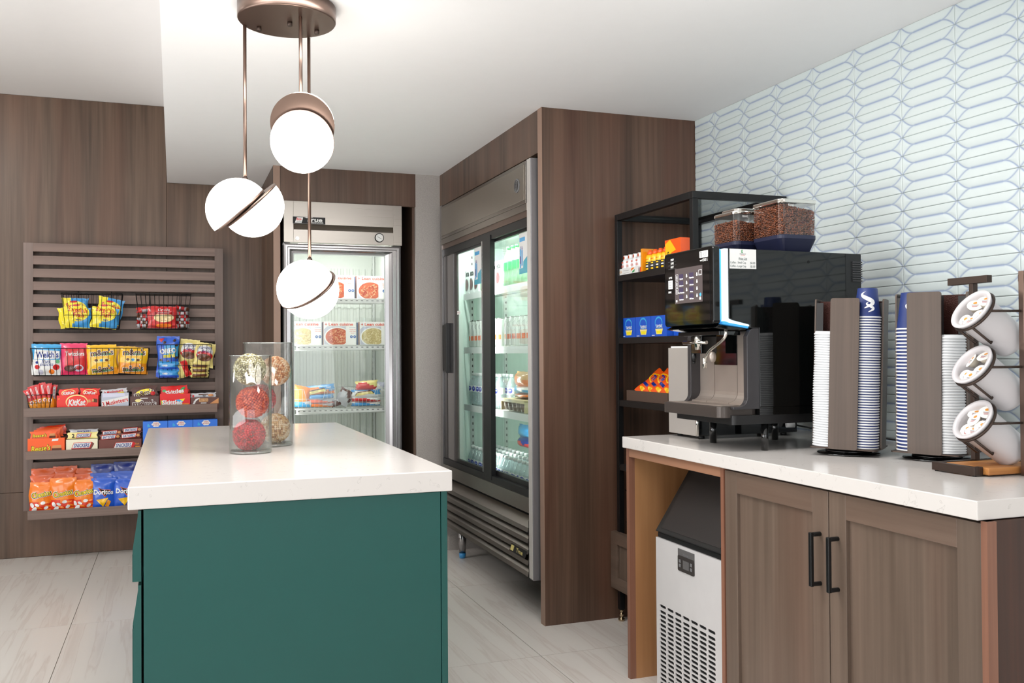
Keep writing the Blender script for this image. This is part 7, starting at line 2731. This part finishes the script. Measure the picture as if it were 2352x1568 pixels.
for k, (x, y, z) in enumerate(((-0.378, 6.320, 0.738), (-0.260, 6.320, 0.742), (-0.372, 6.352, 0.762), (-0.252, 6.352, 0.776))):
    bar('dark chocolate bar with white lettering %s in the brown box' % ('at the front left', 'at the front right', 'at the back left', 'at the back right')[k], x, y, z, 0.120, 0.036, 'b_brown',
        lambda p, g, k=k: (p.poly([(-0.052, 0.004), (0.030, 0.006), (0.036, 0.033), (-0.050, 0.031)], 'red_ink', fn=g(0.0014)), p.poly([(-0.050, 0.007), (0.027, 0.009), (0.032, 0.030), (-0.048, 0.028)], 'print_white', fn=g(0.002)),
                           p.text('SATISFIES' if k < 2 else 'SNICKERS', -0.009, 0.018, 0.022, 'blue_ink', width=0.070, fn=g(0.0028), bold=0.02, shear=0.2), p.ell(0.044, 0.018, 0.010, 0.008, 'wafer', fn=g(0.0016))), -0.12, -0.04, 'dark chocolate bars in the brown box')


for k, (x0, x1, lab) in enumerate(((-0.188, -0.040, 'left'), (-0.038, 0.112, 'middle'), (0.114, 0.264, 'right'))):
    t = thing('blue_box', '%s of the three blue open-and-fold boxes on the second shelf' % ('leftmost', 'middle', 'rightmost')[k], 'box', ((x0 + x1) / 2, 6.31, S2), group='blue boxes on the second shelf', world=False)
    w_ = x1 - x0
    MB().box(-w_ / 2, 0, 0, w_ / 2, 0.11, 0.192 + 0.001 * k, 'b_blue').build('box', t, bevel=0.0015)
    p = MB()
    c_ = []
    for i in range(24):
        a = 2 * pi * i / 24
        r = 1 + 0.10 * cos(6 * a)
        c_.append((0.004 + 0.025 * r * cos(a), 0.172 + 0.0165 * r * sin(a)))
    p.poly(c_, 'print_white', -0.0005)
    p.text('OPEN', 0.004, 0.178, 0.012, 'red_ink', -0.001, width=0.030, bold=0.01)
    p.text('& FOLD', 0.004, 0.167, 0.012, 'red_ink', -0.001, width=0.038, bold=0.01)
    p.poly([(-0.048, 0.155), (-0.03, 0.157), (-0.033, 0.166), (-0.044, 0.178), (-0.047, 0.168)], 'f_sky', -0.0006)
    p.build('printed_front', t)


def cheet(p, f):
    g = lambda e: (lambda x, z: f(x, z, e))
    p.text('Cheetos', 0.002, 0.128, 0.048, 'f_white', width=0.116, fn=g(0.0014), bold=0.08, rot=0.2)
    p.text('Cheetos', 0.002, 0.128, 0.045, 'print_black', width=0.110, fn=g(0.0022), bold=0.055, rot=0.2)
    p.text('Cheetos', 0.002, 0.128, 0.041, 'yellow_ink', width=0.103, fn=g(0.0030), bold=0.015, rot=0.2)
    p.text('CRUNCHY', 0.006, 0.098, 0.012, 'f_gold', width=0.045, fn=g(0.0018), rot=0.12)
    for x, z, a, r in ((0.03, 0.075, 0.035, 0.1), (0.045, 0.055, 0.03, -0.2), (0.04, 0.032, 0.035, 0.2), (0.045, 0.012, 0.032, 0.1), (-0.01, 0.045, 0.03, -0.3), (-0.03, 0.02, 0.03, 0.4), (0.0, 0.020, 0.028, -0.5)):
        p.ell(x, z, a * 0.7, 0.0055, 'f_orange', fn=g(0.0014), rot=r, n=12)
    for x, z, a, b_, r in ((-0.048, 0.062, 0.010, 0.016, 0.4), (-0.02, 0.062, 0.014, 0.008, -0.5), (0.012, 0.075, 0.014, 0.010, 0.2), (0.03, 0.045, 0.014, 0.009, 0.6), (0.0, 0.022, 0.016, 0.008, 0.1), (-0.035, 0.035, 0.018, 0.012, 0.9)):
        p.ell(x, z, a, b_, 'f_white', fn=g(0.0020), rot=r, n=12)


def dorit(p, f):
    g = lambda e: (lambda x, z: f(x, z, e))
    p.poly([(-0.030, 0.150), (0.0, 0.138), (0.045, 0.134), (0.010, 0.092)], 'f_dkorange', fn=g(0.0012))
    p.poly([(-0.025, 0.147), (0.0, 0.135), (0.038, 0.131), (0.010, 0.098)], 'print_black', fn=g(0.0018))
    p.text('Doritos', 0.002, 0.122, 0.040, 'f_white', width=0.112, fn=g(0.0028), bold=0.03, rot=-0.03)
    p.poly([(-0.04, 0.075), (0.03, 0.085), (0.0, 0.030)], 'f_gold', fn=g(0.0016))
    p.poly([(0.010, 0.035), (0.028, 0.075), (0.045, 0.062), (0.03, 0.028)], 'f_amber', fn=g(0.0022))


oc = lambda u, v: 'f_deepred' if v < 0.38 + 0.06 * sin(9 * u) else 'f_orange'
GC = 'orange chip bags on the bottom shelf'
bag('chip_bag', 'orange chip bag at the front left of the bottom shelf', 'chip bag', (-0.772, 6.335, S3), 0.138, 0.200, 0.045, oc, GC, (-0.05, 0.02, 0), cheet, 101)
bag('chip_bag', 'orange chip bag standing tallest in the middle of the front row', 'chip bag', (-0.650, 6.332, S3), 0.150, 0.222, 0.045, oc, GC, (-0.04, 0.0, 0), cheet, 102)
bag('chip_bag', 'orange chip bag next to the blue chip bags in the front row', 'chip bag', (-0.532, 6.335, S3), 0.138, 0.204, 0.045, oc, GC, (-0.05, 0.0, 0), cheet, 103)
dk = lambda u, v: 'f_dkorange'
for k, (x, y, h, lab) in enumerate(((-0.762, 6.385, 0.245, 'plain orange chip bag in the second row at the left'), (-0.762, 6.425, 0.282, 'plain orange chip bag at the back left of the bottom shelf'), (-0.648, 6.425, 0.290, 'plain orange chip bag at the back, second from the left'),
                          (-0.655, 6.385, 0.250, 'plain orange chip bag in the second row, second from the left'), (-0.532, 6.385, 0.240, 'plain orange chip bag in the second row beside the blue bags'), (-0.532, 6.425, 0.272, 'plain orange chip bag at the back beside the blue bags'))):
    bag('chip_bag', lab, 'chip bag', (x, y, S3), 0.138, h - 0.006, 0.035, dk, GC, (0, 0.01 * (k - 2), 0), None, 110 + k)
GD = 'blue chip bags on the bottom shelf'
bc = lambda u, v: 'f_royal'
bag('chip_bag', 'blue chip bag with tortilla triangles beside the orange bags', 'chip bag', (-0.420, 6.332, S3), 0.142, 0.208, 0.045, bc, GD, (-0.05, 0.0, 0), dorit, 120)
bag('chip_bag', 'blue chip bag with tortilla triangles partly hidden by the island top', 'chip bag', (-0.295, 6.332, S3), 0.142, 0.198, 0.045, bc, GD, (-0.05, 0.02, 0), dorit, 121)
bag('chip_bag', 'blue chip bag hidden behind the island, third in the front row', 'chip bag', (-0.165, 6.332, S3), 0.142, 0.20, 0.045, bc, GD, (-0.05, 0.0, 0), dorit, 122)
for k, (x, y, h, c_, lab) in enumerate(((-0.425, 6.380, 0.240, 'f_royal', 'plain blue chip bag in the second row beside the orange bags'), (-0.300, 6.380, 0.245, 'f_royal', 'plain blue chip bag in the second row, next to the island'),
                              (-0.430, 6.422, 0.292, 'f_navy', 'tall dark blue chip bag at the back beside the orange bags'), (-0.300, 6.422, 0.300, 'f_navy', 'tall dark blue chip bag at the back, next to the island'))):
    bag('chip_bag', lab, 'chip bag', (x, y, S3), 0.150, h - 0.004, 0.035, (lambda u, v, c_=c_: c_), GD, (0, 0.01 * (k - 1), 0), None, 130 + k)
